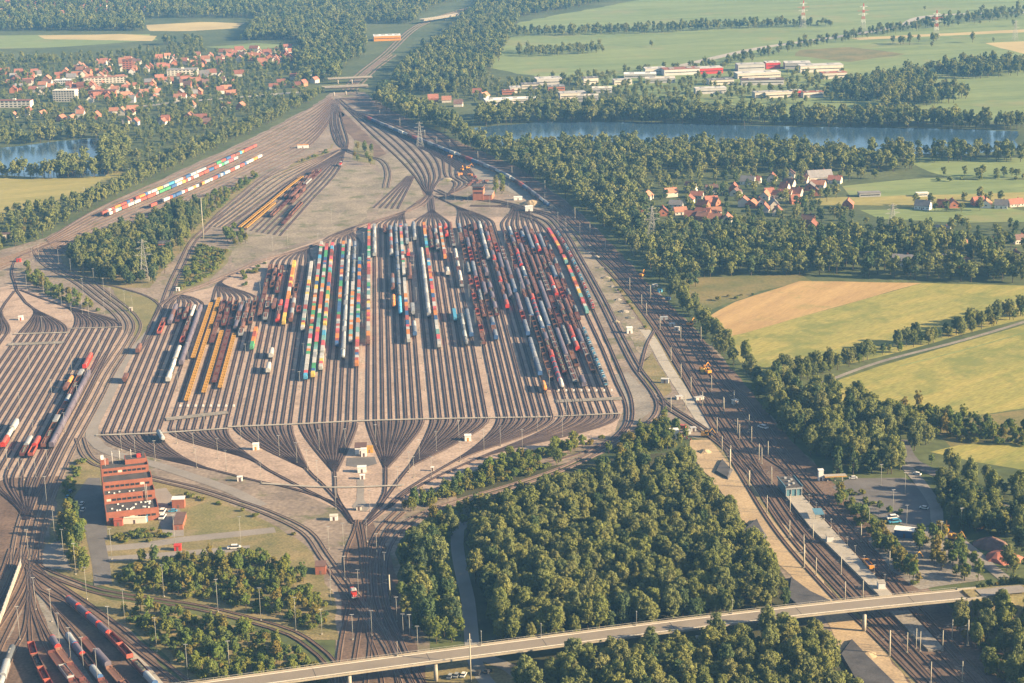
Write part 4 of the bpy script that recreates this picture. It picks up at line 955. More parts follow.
def crown_clumps(shape, h, r, n, rng):
    out = []
    for _ in range(n):
        if shape == 'round':
            d = rng.normal(size=3); d /= np.linalg.norm(d); k = rng.random() ** .4
            c = np.array([d[0] * r * .80 * k, d[1] * r * .80 * k, h * .60 + d[2] * h * .33 * k]); cr = r * (.17 + .17 * rng.random())
        elif shape == 'oval':
            d = rng.normal(size=3); d /= np.linalg.norm(d); k = rng.random() ** .4
            c = np.array([d[0] * r * .66 * k, d[1] * r * .66 * k, h * .56 + d[2] * h * .38 * k]); cr = r * (.20 + .18 * rng.random())
        elif shape == 'cone':
            t = rng.random() ** .8; a = rng.random() * 6.283; q = r * (1 - t) * (.55 + .3 * rng.random())
            c = np.array([math.cos(a) * q, math.sin(a) * q, h * (.12 + .84 * t)]); cr = r * (.16 + .24 * (1 - t))
        else:
            a = rng.random() * 6.283; q = r * .75 * rng.random() ** .5
            c = np.array([math.cos(a) * q, math.sin(a) * q, h * (.25 + .42 * rng.random() * (1 - q / r * .6))]); cr = r * (.28 + .18 * rng.random())
        if shape in ('round', 'oval') and rng.random() < .25: c = c + (c - np.array([0, 0, h * .58])) * .32; cr *= .62
        out.append((*c, cr))
    return out
PROTO = {}
def proto(key, shape, h, r, n, per, card, leaf, tr=None, limbs=5, seed=0):
    rng = np.random.default_rng(seed); cl = crown_clumps(shape, h, r, n, rng)
    q = leafy(cl, per, card, rng); tg = trunk_geo(h, tr or h * .02, limbs, rng)
    PROTO[key] = dict(crown=card_mesh('crown', q, LEAF[leaf]), trunk=tg.mesh('trunk'), whole=card_mesh('tree', q, LEAF[leaf], (tg.v, tg.f)), h=h, r=r)
for i in range(6): proto(f'big{i}', 'round' if i % 2 else 'oval', 16 + i % 3, 5.4 - .3 * (i % 2), 84, 40, .27, 'wood', seed=i)
for i in range(3): proto(f'dark{i}', 'oval', 15 + i, 4.6, 66, 34, .30, 'dark', seed=20 + i)
for i in range(4): proto(f'young{i}', 'oval', 9 + i, 3.3, 44, 48, .24, 'shrub', seed=30 + i)
for i in range(2): proto(f'cone{i}', 'cone', 15 + 2 * i, 3.4, 36, 30, .34, 'dark', seed=40 + i)
for i in range(4): proto(f'shrub{i}', 'dome', 4.2 + .4 * i, 2.8, 18, 40, .26, 'shrub', limbs=3, seed=50 + i)
for i in range(4): proto(f'far{i}', 'round' if i % 2 else 'oval', 16, 5.6, 34, 11, .55, 'wood', limbs=3, seed=60 + i)
for i in range(2): proto(f'fard{i}', 'oval', 16, 4.8, 30, 11, .55, 'dark', limbs=3, seed=70 + i)
for i in range(2): proto(f'fars{i}', 'dome', 4.5, 3.0, 9, 14, .5, 'shrub', limbs=2, seed=80 + i)

def inpoly(x, y, P):
    c = False; n = len(P); j = n - 1
    for i in range(n):
        xi, yi = P[i]; xj, yj = P[j]
        if (yi > y) != (yj > y) and x < (xj - xi) * (y - yi) / (yj - yi) + xi: c = not c
        j = i
    return c
KEEP = []       # (x, y, r): places kept free of trees
def blocked(x, y, pad=0.0):
    for kx, ky, kr in KEEP:
        if (x - kx) ** 2 + (y - ky) ** 2 < (kr + pad) ** 2: return True
    return False
# cells covered by tracks, so that nothing grows on them
CELL = {}
def claim(pts, r):
    for p in pts:
        for i in range(int((p.x - r) // 4), int((p.x + r) // 4) + 1):
            for j in range(int((p.y - r) // 4), int((p.y + r) // 4) + 1): CELL[i, j] = 1
for T in TR:
    L = T['cum'][-1]; k = int(L / 4) + 1
    claim([at(T, L * i / k) for i in range(k + 1)], 2.2)
def scatter(px, spacing, seed, dens=1.0, free=True):
    P = [G(*p) for p in px]; P2 = [(p.x, p.y) for p in P]
    x0, x1 = min(p[0] for p in P2), max(p[0] for p in P2); y0, y1 = min(p[1] for p in P2), max(p[1] for p in P2)
    rr = random.Random(seed); grid = set(); out = []
    # jittered grid gives an even but irregular cover
    ny = int((y1 - y0) / spacing) + 1; nx = int((x1 - x0) / spacing) + 1
    for j in range(ny):
        for i in range(nx):
            x = x0 + (i + .5 * (j % 2) + rr.uniform(-.42, .42)) * spacing; y = y0 + (j + rr.uniform(-.42, .42)) * spacing
            if rr.random() > dens or not inpoly(x, y, P2): continue
            if free and ((int(x // 4), int(y // 4)) in CELL): continue
            out.append((x, y))
    return out
NEAR = []       # candidates for single trees: (apparent size, x, y, key, scale, rz, region)
REG = {}
EXCL = []
for q in ([(-60, 31), (160, 31), (166, 50), (60, 58), (-60, 58)], [(142, 19), (250, 18), (247, 40), (148, 44)], [(328, 104), (346, 66), (392, 42), (428, 10), (470, -6), (492, -6), (446, 38), (412, 60), (392, 84), (376, 102)], [(364, 24), (410, 24), (412, 54), (366, 56)], [(200, 41), (300, 40), (300, 54), (204, 54)]):
    EXCL.append([(G(*p).x, G(*p).y) for p in q])
def wood(region, px, spacing, keys, smin, smax, seed, dens=1.0, near=False, hvar=.24):
    rr = random.Random(seed)
    for x, y in scatter(px, spacing, seed, dens):
        if blocked(x, y, 3.0): continue
        if y > 1800 and any(inpoly(x, y, e) for e in EXCL): continue
        k = rr.choice(keys); s = rr.uniform(smin, smax); d = math.hypot(x, y)
        pxy = PX((x, y, 8))
        NEAR.append((PROTO[k]['r'] * s * PROTO[k]['h'] / d / d if near and -5 < pxy[0] < 1030 and pxy[1] < 700 else 0, x, y, k, s, rr.uniform(0, 6.28), s * rr.uniform(1 - hvar, 1 + hvar), region))

# ================================================================== buildings
def house_parts(o, w, d, h, rh, wall, roof, win=True, chim=True, hip=False):
    b = MB(); b.box(-w / 2, w / 2, -d / 2, d / 2, 0, h, wall, False)
    b.add([(-w / 2, -d / 2, h), (-w / 2, d / 2, h), (-w / 2, 0, h + rh)], [(0, 2, 1)], wall); b.add([(w / 2, -d / 2, h), (w / 2, d / 2, h), (w / 2, 0, h + rh)], [(0, 1, 2)], wall)
    b.build('wall', o)
    r = MB(); e = .45; k = rh / (d / 2); z0 = h - e * k
    for s in (-1, 1):
        v = [(-w / 2 - e, s * (d / 2 + e), z0), (w / 2 + e, s * (d / 2 + e), z0), (w / 2 + e, 0, h + rh), (-w / 2 - e, 0, h + rh)]
        v2 = [(x, y, z + .22) for x, y, z in v]
        r.add(v + v2, [(4, 5, 6, 7), (0, 1, 5, 4), (1, 2, 6, 5), (3, 0, 4, 7), (3, 2, 1, 0)] if s < 0 else [(7, 6, 5, 4), (4, 5, 1, 0), (5, 6, 2, 1), (7, 4, 0, 3), (0, 1, 2, 3)], roof)
    ro = r.build('roof', o)
    if chim:
        c = MB(); c.box(w * .2 - .4, w * .2 + .4, -.2, .6, h + rh * .55, h + rh + 1.1, 'brick'); c.build('chimney', ro)
    if win:
        for sx in (-1, 1):
            for i in range(max(2, int(w / 3.2))):
                x = -w / 2 + w * (i + .5) / max(2, int(w / 3.2)); wi = MB()
                wi.box(x - .55, x + .55, sx * d / 2 - (.03 if sx > 0 else .06), sx * d / 2 + (.06 if sx > 0 else .03), 1.0, 2.3, 'frame'); q = wi.build('window', o)
                g = MB(); g.box(x - .45, x + .45, sx * d / 2 - .09, sx * d / 2 + .09, 1.1, 2.2, 'window'); g.build('pane', q)
        for sx in (-1, 1):
            wi = MB(); wi.box(sx * w / 2 - .06, sx * w / 2 + .06, -.9, .9, h * .55, h * .55 + 1.3, 'window'); wi.build('window', o)
        dr = MB(); dr.box(w * .02 - .5, w * .02 + .5, -d / 2 - .08, -d / 2 + .05, 0, 2.1, 'tilebrown'); dr.build('door', o)
ROOFN = dict(tile='red roofed', tile2='orange roofed', tilebrown='brown roofed', tilegrey='grey roofed')
WALLN = dict(hall='pale', offwhite='cream', white='white', brick2='brick', brick='brick')
def house(px, py, w, d, h, rh, rz, wall, roof, label, group, win=True, keep=True):
    p = G(px, py); o = thing('house', label, 'house', (p.x, p.y, 0.02), rz, group)
    house_parts(o, w, d, h, rh, wall, roof, win)
    KEEP.append((p.x, p.y, max(w, d) * .55))
    if keep: KEEP.append((p.x - 1, p.y - max(w, d) * .8, max(w, d) * .45))
    return o
def hall(name, px, py, w, d, h, rz, wall, roof, label, cat='building', group=None, bands=2, rooflights=3):
    p = G(px, py); o = thing(name, label, cat, (p.x, p.y, .02), rz, group)
    b = MB(); b.box(-w / 2, w / 2, -d / 2, d / 2, 0, h, wall, False); b.build('wall', o)
    r = MB(); r.box(-w / 2 - .3, w / 2 + .3, -d / 2 - .3, d / 2 + .3, h, h + .5, roof)
    r.box(-w / 2 - .3, w / 2 + .3, -d / 2 - .3, -d / 2, h + .5, h + .8, roof); ro = r.build('roof', o)
    for k in range(rooflights):
        x = -w / 2 + w * (k + .5) / rooflights; c = MB(); c.box(x - w * .07, x + w * .07, -d * .22, d * .22, h + .5, h + .95, 'galv'); c.build('rooflight', ro)
    for k in range(bands):
        z = h * (k + .5) / bands
        wi = MB(); wi.box(-w / 2 + 1, w / 2 - 1, -d / 2 - .06, -d / 2 + .05, z - .5, z + .5, 'window'); wi.build('window', o)
    KEEP.append((p.x, p.y, max(w, d) * .55)); KEEP.append((p.x, p.y - d * .5 - 8, w * .5))
    return o
rr = random.Random(11)
# village on the right
VIL = [(647, 199, 'tile2', 'offwhite'), (637, 217, 'tilegrey', 'offwhite'), (648, 219, 'tile', 'brick2'), (676, 207, 'tilegrey', 'white'), (692, 219, 'tile', 'brick2'), (697, 198, 'tile', 'offwhite'), (703, 217, 'tile', 'brick2'), (712, 205, 'tile2', 'brick2'), (714, 214, 'tile2', 'offwhite'), (715, 221, 'tile2', 'brick2'),
       (736, 195, 'tilebrown', 'offwhite'), (748, 184, 'tilegrey', 'white'), (755, 183, 'tile', 'offwhite'), (752, 207, 'tile2', 'brick2'), (760, 205, 'tile', 'offwhite'), (765, 199, 'tile2', 'offwhite'), (774, 208, 'tilegrey', 'offwhite'), (778, 198, 'tile2', 'white'), (785, 196, 'tile', 'white'), (790, 177, 'tilebrown', 'white'), (772, 181, 'tile', 'offwhite'),
       (810, 190, 'tilegrey', 'brick2'), (818, 187, 'tile2', 'offwhite'), (835, 183, 'tile', 'offwhite'), (848, 208, 'tile', 'brick2'), (923, 209, 'tilegrey', 'white'), (943, 207, 'tile', 'brick2'), (953, 207, 'tile2', 'brick2'), (978, 205, 'tile', 'brick2'), (986, 207, 'tile2', 'white'), (1001, 208, 'tilegrey', 'white'), (1015, 206, 'tile', 'offwhite'),
       (943, 235, 'tilegrey', 'offwhite'), (962, 246, 'tile2', 'offwhite'), (992, 246, 'tile2', 'brick2'), (1019, 243, 'tilebrown', 'offwhite'), (812, 229, 'tile', 'brick2'), (808, 222, 'tilebrown', 'brick2'), (963, 267, 'tilebrown', 'brick2'), (1017, 260, 'tile', 'offwhite'), (663, 215, 'tile', 'brick2'), (727, 222, 'tile', 'offwhite'), (680, 214, 'tile2', 'offwhite')]
for k, (x, y, rf, wl) in enumerate(sorted(VIL)):
    w = rr.uniform(10, 14)
    house(x, y, w, rr.uniform(8, 10), rr.uniform(2.8, 4.2), rr.uniform(3.2, 4.6), R(rr.choice([-18, 72, 10, -35, 95])) + rr.uniform(-.1, .1), wl, rf, f'{ROOFN[rf]} {WALLN[wl]} village house, {ordn(k + 1)} from left in the tree-filled village', 'village houses on the right')
house(819, 181, 24, 13, 5, 6, R(10), 'offwhite', 'tilegrey', 'large grey roofed farmhouse at the top edge of the village', 'village houses on the right')
hall('barn', 869, 196, 20, 9, 3.5, R(3), 'grey', 'tilegrey', 'long low grey barn beside the meadow', 'barn', rooflights=0, bands=1)
hall('site_office', 922, 196, 11, 5, 3, R(3), 'white', 'white', 'small white shed standing in the yellow meadow', 'shed', rooflights=0, bands=1)
house(903, 266, 16, 10, 5.5, 4, R(-20), 'white', 'tilegrey', 'tall white house with dark roof at the wood edge above the fields', 'village houses on the right')
hall('outbuilding', 925, 263, 26, 8, 3.5, R(-14), 'offwhite', 'tilegrey', 'long flat roofed white outbuilding beside the tall white house', bands=1)
hall('outbuilding', 946, 259, 18, 8, 3.5, R(-10), 'offwhite', 'tilegrey', 'low flat roofed annex between the white house and the brown house', bands=1)
# town at the top left
def town(px, spacing, dens, seed, label, group, roofs, rzs, size=(9, 15)):
    q = scatter(px, spacing, seed, dens, False); q.sort(key=lambda p: PX((p[0], p[1], 0))[0]); r2 = random.Random(seed)
    for k, (x, y) in enumerate(q):
        rf = r2.choice(roofs); wl = r2.choice(['offwhite', 'hall', 'offwhite', 'brick2', 'brick2']); p = PX((x, y, 0))
        house(p[0], p[1], r2.uniform(*size), r2.uniform(8, 10), r2.uniform(3, 5.5), r2.uniform(3.5, 5), R(r2.choice(rzs)) + r2.uniform(-.1, .1), wl, rf, f'{ROOFN[rf]} {WALLN[wl]} house, {ordn(k + 1)} from left {label}', group, win=False, keep=r2.random() < .45)
TL = ['tile', 'tile2', 'tile', 'tilebrown', 'tile', 'tile2']
town([(60, 68), (125, 62), (180, 56), (256, 50), (256, 62), (190, 68), (120, 76), (65, 78)], 23, .62, 1, 'in the upper town row', 'houses of the far town', TL, [5, 95, -12])
town([(-5, 70), (60, 76), (120, 80), (200, 75), (256, 68), (256, 92), (200, 100), (110, 106), (-5, 92)], 25, .5, 2, 'in the middle of the far town', 'houses of the far town', TL + ['tilegrey'], [0, 90, 15])
town([(258, 52), (296, 48), (290, 62), (260, 66)], 19, .9, 3, 'in the dense red roofed estate', 'houses of the far town', ['tile', 'tile2', 'tile'], [8, 98])
town([(-5, 112), (120, 112), (240, 104), (250, 118), (200, 128), (100, 124), (-5, 122)], 28, .5, 4, 'along the town edge above the lake', 'houses of the far town', TL, [0, 80])
town([(-5, 4), (60, 2), (170, 1), (165, 12), (60, 18), (-5, 20)], 34, .6, 5, 'in the farthest settlement', 'houses of the far town', TL, [0, 90])
town([(385, 100), (410, 96), (470, 92), (505, 98), (480, 106), (400, 110)], 28, .6, 6, 'among trees right of the far overpass', 'houses beyond the overpass', TL, [0, 60])
town([(292, 72), (320, 70), (318, 86), (262, 92)], 30, .4, 7, 'left of the far overpass', 'houses beyond the overpass', TL, [0, 60])
town([(660, 196), (700, 180), (760, 176), (825, 180), (830, 196), (790, 212), (740, 226), (690, 226)], 26, .55, 8, 'among the village gardens', 'village houses on the right', ['tile', 'tile2', 'tilebrown', 'tile'], [10, 80, -30], (8, 12))
def block(name, px, py, w, d, fl, rz, wall, roof, label, cols=8):
    p = G(px, py); h = fl * 2.9; o = thing(name, label, 'building', (p.x, p.y, .02), rz, 'large buildings of the far town')
    b = MB(); b.box(-w / 2, w / 2, -d / 2, d / 2, 0, h, wall, False); b.build('wall', o)
    r = MB(); r.box(-w / 2 - .3, w / 2 + .3, -d / 2 - .3, d / 2 + .3, h, h + .6, roof); r.box(-2, 2, -1.5, 1.5, h + .6, h + 2.6, wall); r.build('roof', o)
    for f in range(fl):
        wi = MB(); z = f * 2.9 + 1.6
        for c in range(cols):
            x = -w / 2 + w * (c + .5) / cols; wi.box(x - w / cols * .3, x + w / cols * .3, -d / 2 - .06, -d / 2 + .06, z - .65, z + .65, 'window')
        wi.build('window_row', o, kind='stuff')
    KEEP.append((p.x, p.y, max(w, d) * .55)); KEEP.append((p.x, p.y - 30, w * .45))
block('apartment_block', 66, 101, 30, 14, 5, R(-6), 'offwhite', 'offwhite', 'pale pink five storey apartment block above the lake')
block('apartment_block', 64, 84, 26, 11, 2, R(-4), 'white', 'white', 'low white flat roofed block in the far town')
block('row_house_block', 15, 107, 46, 12, 3, R(-6), 'offwhite', 'tile', 'long pink terrace block at the left edge of the town')
block('row_house_block', 103, 97, 36, 12, 3, R(4), 'brick2', 'tilebrown', 'dark terrace with brick front beside the apartment block')
block('school', 183, 75, 44, 16, 3, R(4), 'offwhite', 'tilegrey', 'wide grey school building in the far town')
block('church_tower', 128, 74, 14, 12, 7, R(10), 'brick', 'tilebrown', 'dark red brick tower standing above the far town', 3)
block('terrace', 106, 83, 60, 11, 3, R(8), 'offwhite', 'tile2', 'curved row of cream gabled terraces in the far town', 12)
# trading estate
EST = [(548, 84, 34, 26, 'white', 'white'), (602, 92, 26, 18, 'white', 'offwhite'), (640, 77, 44, 22, 'white', 'white'), (655, 73, 30, 20, 'offwhite', 'white'), (680, 74, 50, 24, 'white', 'tile'), (705, 73, 46, 22, 'red', 'white'), (572, 98, 34, 20, 'offwhite', 'white'), (588, 101, 26, 16, 'white', 'offwhite'), (556, 90, 22, 18, 'brick2', 'tilegrey'), (530, 88, 24, 18, 'offwhite', 'tilegrey'),
       (515, 92, 14, 18, 'offwhite', 'white'), (522, 102, 34, 20, 'offwhite', 'white'), (498, 104, 34, 22, 'white', 'white'), (508, 94, 16, 12, 'brick2', 'tile'), (660, 82, 40, 22, 'white', 'offwhite'), (710, 93, 40, 16, 'white', 'white'), (720, 84, 34, 18, 'offwhite', 'tilegrey'), (750, 70, 38, 22, 'white', 'white'), (757, 77, 60, 22, 'offwhite', 'white'), (762, 84, 56, 20, 'white', 'tilebrown'),
       (772, 68, 20, 18, 'red', 'white'), (797, 68, 36, 26, 'white', 'white'), (820, 71, 60, 22, 'offwhite', 'white'), (778, 97, 36, 14, 'offwhite', 'offwhite'), (796, 96, 12, 10, 'red', 'white'), (765, 97, 30, 14, 'offwhite', 'white'), (812, 97, 26, 12, 'offwhite', 'tile'), (590, 84, 20, 16, 'offwhite', 'tilegrey'), (622, 84, 24, 16, 'offwhite', 'white'), (833, 78, 34, 16, 'offwhite', 'tile')]
for k, (x, y, w, d, wl, rf) in enumerate(sorted(EST)):
    wl = 'hall' if wl == 'white' else wl; rf = 'hall' if rf == 'white' and k % 3 else rf
    cn = {'hall': 'pale', 'white': 'white', 'offwhite': 'cream', 'red': 'red fronted', 'brick2': 'brick'}[wl]
    hall('warehouse', x, y, w, d, rr.uniform(5, 9), R(rr.choice([4, -3, 8])), wl, rf, f'{cn} flat roofed warehouse, {ordn(k + 1)} from left in the far trading estate', 'warehouse', 'warehouses of the trading estate', bands=1, rooflights=2)
hall('depot', 387, 40, 44, 26, 8, R(6), 'machine', 'white', 'orange fronted depot with white roof beside the far railway', rooflights=4, bands=1)
hall('warehouse', 310, 75, 16, 12, 6, R(6), 'white', 'white', 'small white block above the trees left of the far overpass', rooflights=0, bands=1); hall('warehouse', 320, 74, 14, 12, 6, R(6), 'white', 'tile', 'white block with red roof left of the far overpass', rooflights=0, bands=1)

# far overpass bridges
def bridge(name, label, pts, w, zt, piers, m='deck', th=1.4, pr=.9, lamps=None, group=None):
    o = thing(name, label, 'bridge', (pts[len(pts) // 2].x, pts[len(pts) // 2].y, 0)); c = o.location.copy()
    p = smooth_pts([Vector((q.x, q.y, 0)) for q in pts], 12); ns = normals2(p)
    def strip(nm, prof, mm, par=o):
        v = []; f = []; n = len(prof)
        for q, nn in zip(p, ns):
            for a, z in prof: r = q + nn * a - c; v.append((r.x, r.y, z))
        for i in range(len(p) - 1):
            for j in range(n): f.append((i * n + j, i * n + (j + 1) % n, (i + 1) * n + (j + 1) % n, (i + 1) * n + j))
        f += [tuple(range(n)), tuple(range((len(p) - 1) * n + n - 1, (len(p) - 1) * n - 1, -1))]
        b = MB(); b.add(v, f, mm); return b.build(nm, par)
    h = w / 2
    strip('deck', [(-h, zt), (h, zt), (h, zt - .45), (h - 1.3, zt - .6), (h - 2.0, zt - th), (-h + 2.0, zt - th), (-h + 1.3, zt - .6), (-h, zt - .45)], m)
    strip('carriageway', [(-h + 1.9, zt + .02), (h - 1.9, zt + .02), (h - 1.9, zt - .2), (-h + 1.9, zt - .2)], 'bridgeroad' if 'bridgeroad' in M else 'road')
    for s in (-1, 1):
        a = s * (h - 1.75); strip('kerb', [(a - .15, zt + .02), (a - .15, zt + .16), (a + .15, zt + .16), (a + .15, zt + .02)], 'offwhite')
        a = s * (h - .15); strip('parapet', [(a - .14, zt - .02), (a - .14, zt + .35), (a + .14, zt + .35), (a + .14, zt - .02)], m)
        a = s * (h - .15); strip('handrail', [(a - .05, zt + 1.0), (a - .05, zt + 1.1), (a + .05, zt + 1.1), (a + .05, zt + 1.0)], 'galv')
    if w < 13:
        for i in range(3, len(p) - 1, 4):
            b = MB(); q = p[i] - c; t_ = Vector((-ns[i].y, ns[i].x, 0)) * .12; e_ = ns[i] * (h - 1.9)
            b.add([tuple(q - e_ - t_ + Vector((0, 0, zt + .03))), tuple(q + e_ - t_ + Vector((0, 0, zt + .03))), tuple(q + e_ + t_ + Vector((0, 0, zt + .03))), tuple(q - e_ + t_ + Vector((0, 0, zt + .03)))], [(0, 1, 2, 3)], 'dark'); b.build('expansion_joint', o)
        for s in (-1, 1):
            b = MB(); step = 2
            for i in range(0, len(p) - 1):
                for t in (0, .25, .5, .75):
                    r = p[i].lerp(p[i + 1], t) + ns[i] * s * (h - .15) - c; b.box(r.x - .05, r.x + .05, r.y - .05, r.y + .05, zt + .3, zt + 1.02, 'galv')
            b.build('railing_post', o, kind='stuff')
    for q in piers:
        b = MB(); b.tube((q.x - c.x, q.y - c.y, -.2), (q.x - c.x, q.y - c.y, zt - th + .05), pr, pr, 'concrete', 12); b.build('pier', o)
    return o, p, ns
M['bridgeroad'] = mat('bridge_asphalt', (.23, .195, .155), var=.07, scale=.08, fine=.06)
ZB = 9.0
bpts = [G(x, y, ZB) for x, y in [(90, 702.5), (256, 680.5), (400, 661), (512, 646.5), (640, 630), (768, 614.5), (860, 604.5), (962, 594.5)]]
bpts[0] = G(90, 703, ZB)
pier = [G(x, y) for x, y in [(436, 681), (522, 674), (610, 663), (697, 652.5), (864, 631), (781, 641), (350, 693)]]
BR, bp, bn = bridge('road_bridge', 'long concrete road bridge on round piers crossing the picture foreground', bpts, 12.2, ZB, pier)
bp_ = G(962, 594.5, ZB); ang = math.atan2((bpts[-1] - bpts[-2]).y, (bpts[-1] - bpts[-2]).x)
ab = MB(); ab.box(-1.0, 5.0, -5.6, 5.6, -.2, ZB - 1.45, 'concrete'); ab.box(0, 9, -5.9, -5.3, -.2, ZB + .5, 'concrete'); ab.box(0, 9, 5.3, 5.9, -.2, ZB + .5, 'concrete')
link('abutment', ab.mesh('abutment'), BR, loc=(bp_.x - BR.location.x, bp_.y - BR.location.y, 0), rz=ang)
# embankment that carries the road on from the bridge
em = MB(); prof = [(-26, .02), (-6.0, ZB - .1), (6.0, ZB - .1), (26, .02)]
v = []; f = []
for i, t in enumerate([0, 25, 60, 110, 180]):
    zs = 1.0 - i * .10
    for a, z in prof:
        q = Vector((t + 2.5, a, z * zs)); q.rotate(Matrix.Rotation(ang + .03 * i, 3, 'Z').to_quaternion()); v.append((bp_.x + q.x, bp_.y + q.y, max(q.z, .02)))
for i in range(4):
    for j in range(3): f.append((i * 4 + j, (i + 1) * 4 + j, (i + 1) * 4 + j + 1, i * 4 + j + 1))
f.append((0, 1, 2, 3)); em.add(v, f, 'scrub'); em.build('embankment', kind='structure')
ribbon('access_road', None, 8, ZB - .02, 'road', pts=[bp_ + Vector((math.cos(ang) * t, math.sin(ang) * t, 0)) for t in (8, 30)])
a1, a2 = [G(x, y, 7) for x, y in ((322, 87.5), (345, 86.5), (368, 85.5))], [G(x, y, 7) for x, y in ((328, 79), (350, 78), (372, 77))]
bridge('overpass', 'pale concrete overpass above the far end of the railway yard', a1, 16, 7.5, [G(334, 96), G(346, 95), G(357, 94)], th=2.4)
bridge('overpass', 'second concrete overpass just behind the first one', a2, 12, 7.5, [G(338, 84), G(352, 84)], th=1.6)
bridge('overpass', 'small distant viaduct among trees at the top', [G(x, y, 7) for x, y in ((422, 20), (440, 17.5), (460, 14))], 12, 8, [G(430, 22), G(445, 20)], th=2.5)
tracks([(345, 92), (360, 75), (385, 55), (415, 28), (440, 17), (470, 8)], 3, 6, 'bed_pale', 'rail')
tracks([(350, 92), (372, 70), (392, 55)], 3, 6, 'bed_pale', 'rail')

# brick office
bo = G(107, 525.5); BRZ = R(14.5)
B = thing('brick_office', 'stepped red brick office with dark flat roofs beside the left tracks', 'building', (bo.x, bo.y, .05), BRZ)
KEEP.append((bo.x + 8, bo.y + 27, 21))
blocks = [(0, 27, 0, 15, 6.2), (.15, 26.6, 15, 24, 10.6), (.3, 26.2, 24, 36, 14.6), (.45, 25.4, 36, 50, 18.0)]
for k, (x0, x1, y0, y1, h) in enumerate(blocks):
    w = MB(); w.box(x0, x1, y0, y1, 0, h, 'brick', False); wo_ = w.build('wall', B)
    r = MB(); r.box(x0 + .45, x1 - .45, y0 + .45, y1 - .02, h - .02, h + .03, 'darkroof'); ro_ = r.build('roof', B)
    for nm, bx in (('parapet', (x0, x1, y0, y0 + .42)), ('parapet', (x0, x0 + .42, y0 + .43, y1)), ('parapet', (x1 - .42, x1, y0 + .43, y1))):
        q = MB(); q.box(*bx, h + .002, h + .75, 'brick'); q.build(nm, ro_)
    zf = (0 if k == 0 else blocks[k - 1][4])
    # one recessed window band per storey step with separate panes
    zb = zf + (2.6 if k == 0 else 1.5)
    s_ = MB(); s_.box(x0 + 1, x1 - 1, y0 - .12, y0 - .02, zb - .22, zb - .08, 'brick2'); s_.build('sill', wo_)
    n = 9
    for c in range(n):
        if k == 0 and c in (1,): continue
        xa = x0 + 1.2 + (x1 - x0 - 2.4) * c / n; xb = xa + (x1 - x0 - 2.4) / n * .82
        wn = MB(); wn.box(xa, xb, y0 - .05, y0 + .03, zb, zb + 1.25, 'offwhite' if (c * 3 + k) % 11 == 1 else 'yellowblind' if 'yellowblind' in M and (c + k) % 3 == 0 else 'window'); wn.build('window', wo_)
    for c in range(8):
        ya = y0 + .6 + (y1 - y0 - 1.2) * c / 8
        for zz_ in ([2.4] if k == 0 else [2.4, 6.0] if k == 1 else [2.4, 6, 10]):
            wn = MB(); wn.box(x1 - .03, x1 + .05, ya, ya + (y1 - y0) / 8 * .7, zz_, zz_ + 1.3, 'window'); wn.build('window', wo_)
tw = MB(); tw.box(13.5, 24.9, 42, 50.4, 18.0, 20.6, 'brick', False); tw.build('wall', B); q = MB(); q.box(14, 24.4, 42.5, 50, 20.58, 20.64, 'darkroof'); q.build('roof', B)
for (a, b, c, d, z0, z1, m, nm) in [(.6, 5, 45, 49.5, 18.04, 20.2, 'brick', 'roof_house'), (20, 22.2, 44, 47, 20.64, 22.0, 'red', 'roof_box'), (22.8, 24.3, 47, 49, 20.64, 22.4, 'darkroof', 'roof_box'), (1, 2.6, 48, 49.6, 20.2, 22.3, 'white', 'dish_aerial')]:
    q = MB(); q.box(a, b, c, d, z0, z1, m); q.build(nm, B)
for x, y, h in [(7, 46, 7), (11, 46, 8), (3, 43, 5), (17, 45, 5)]:
    q = MB(); z = 20.6 if x > 13 else 18.03; q.tube((x, y, z), (x, y, z + h), .12, .08, 'white', 6); q.tube((x - .5, y, z + h * .8), (x + .5, y, z + h * .8), .06, .06, 'white', 4); q.build('aerial', B)
q = MB(); q.tube((21.5, 14.5, 6.2), (21.5, 14.5, 15.5), .14, .14, 'galv', 6); q.tube((22.3, 14.5, 6.2), (22.3, 14.5, 15.5), .14, .14, 'galv', 6)
for k in range(14): q.tube((21.5, 14.5, 6.6 + k * .62), (22.3, 14.5, 6.6 + k * .62), .06, .06, 'galv', 4)
q.build('ladder', B)
r2 = random.Random(4)
for k in range(20):
    x, y = r2.uniform(2, 25), r2.uniform(2, 13.5); q = MB(); q.box(x - .45, x + .45, y - .45, y + .45, 6.23, 6.75, 'white'); q.build('rooflight', B)
for k in range(6):
    x, y = r2.uniform(2, 25), r2.uniform(16, 23); q = MB(); q.box(x - .4, x + .4, y - .4, y + .4, 10.63, 11.1, 'white'); q.build('rooflight', B)

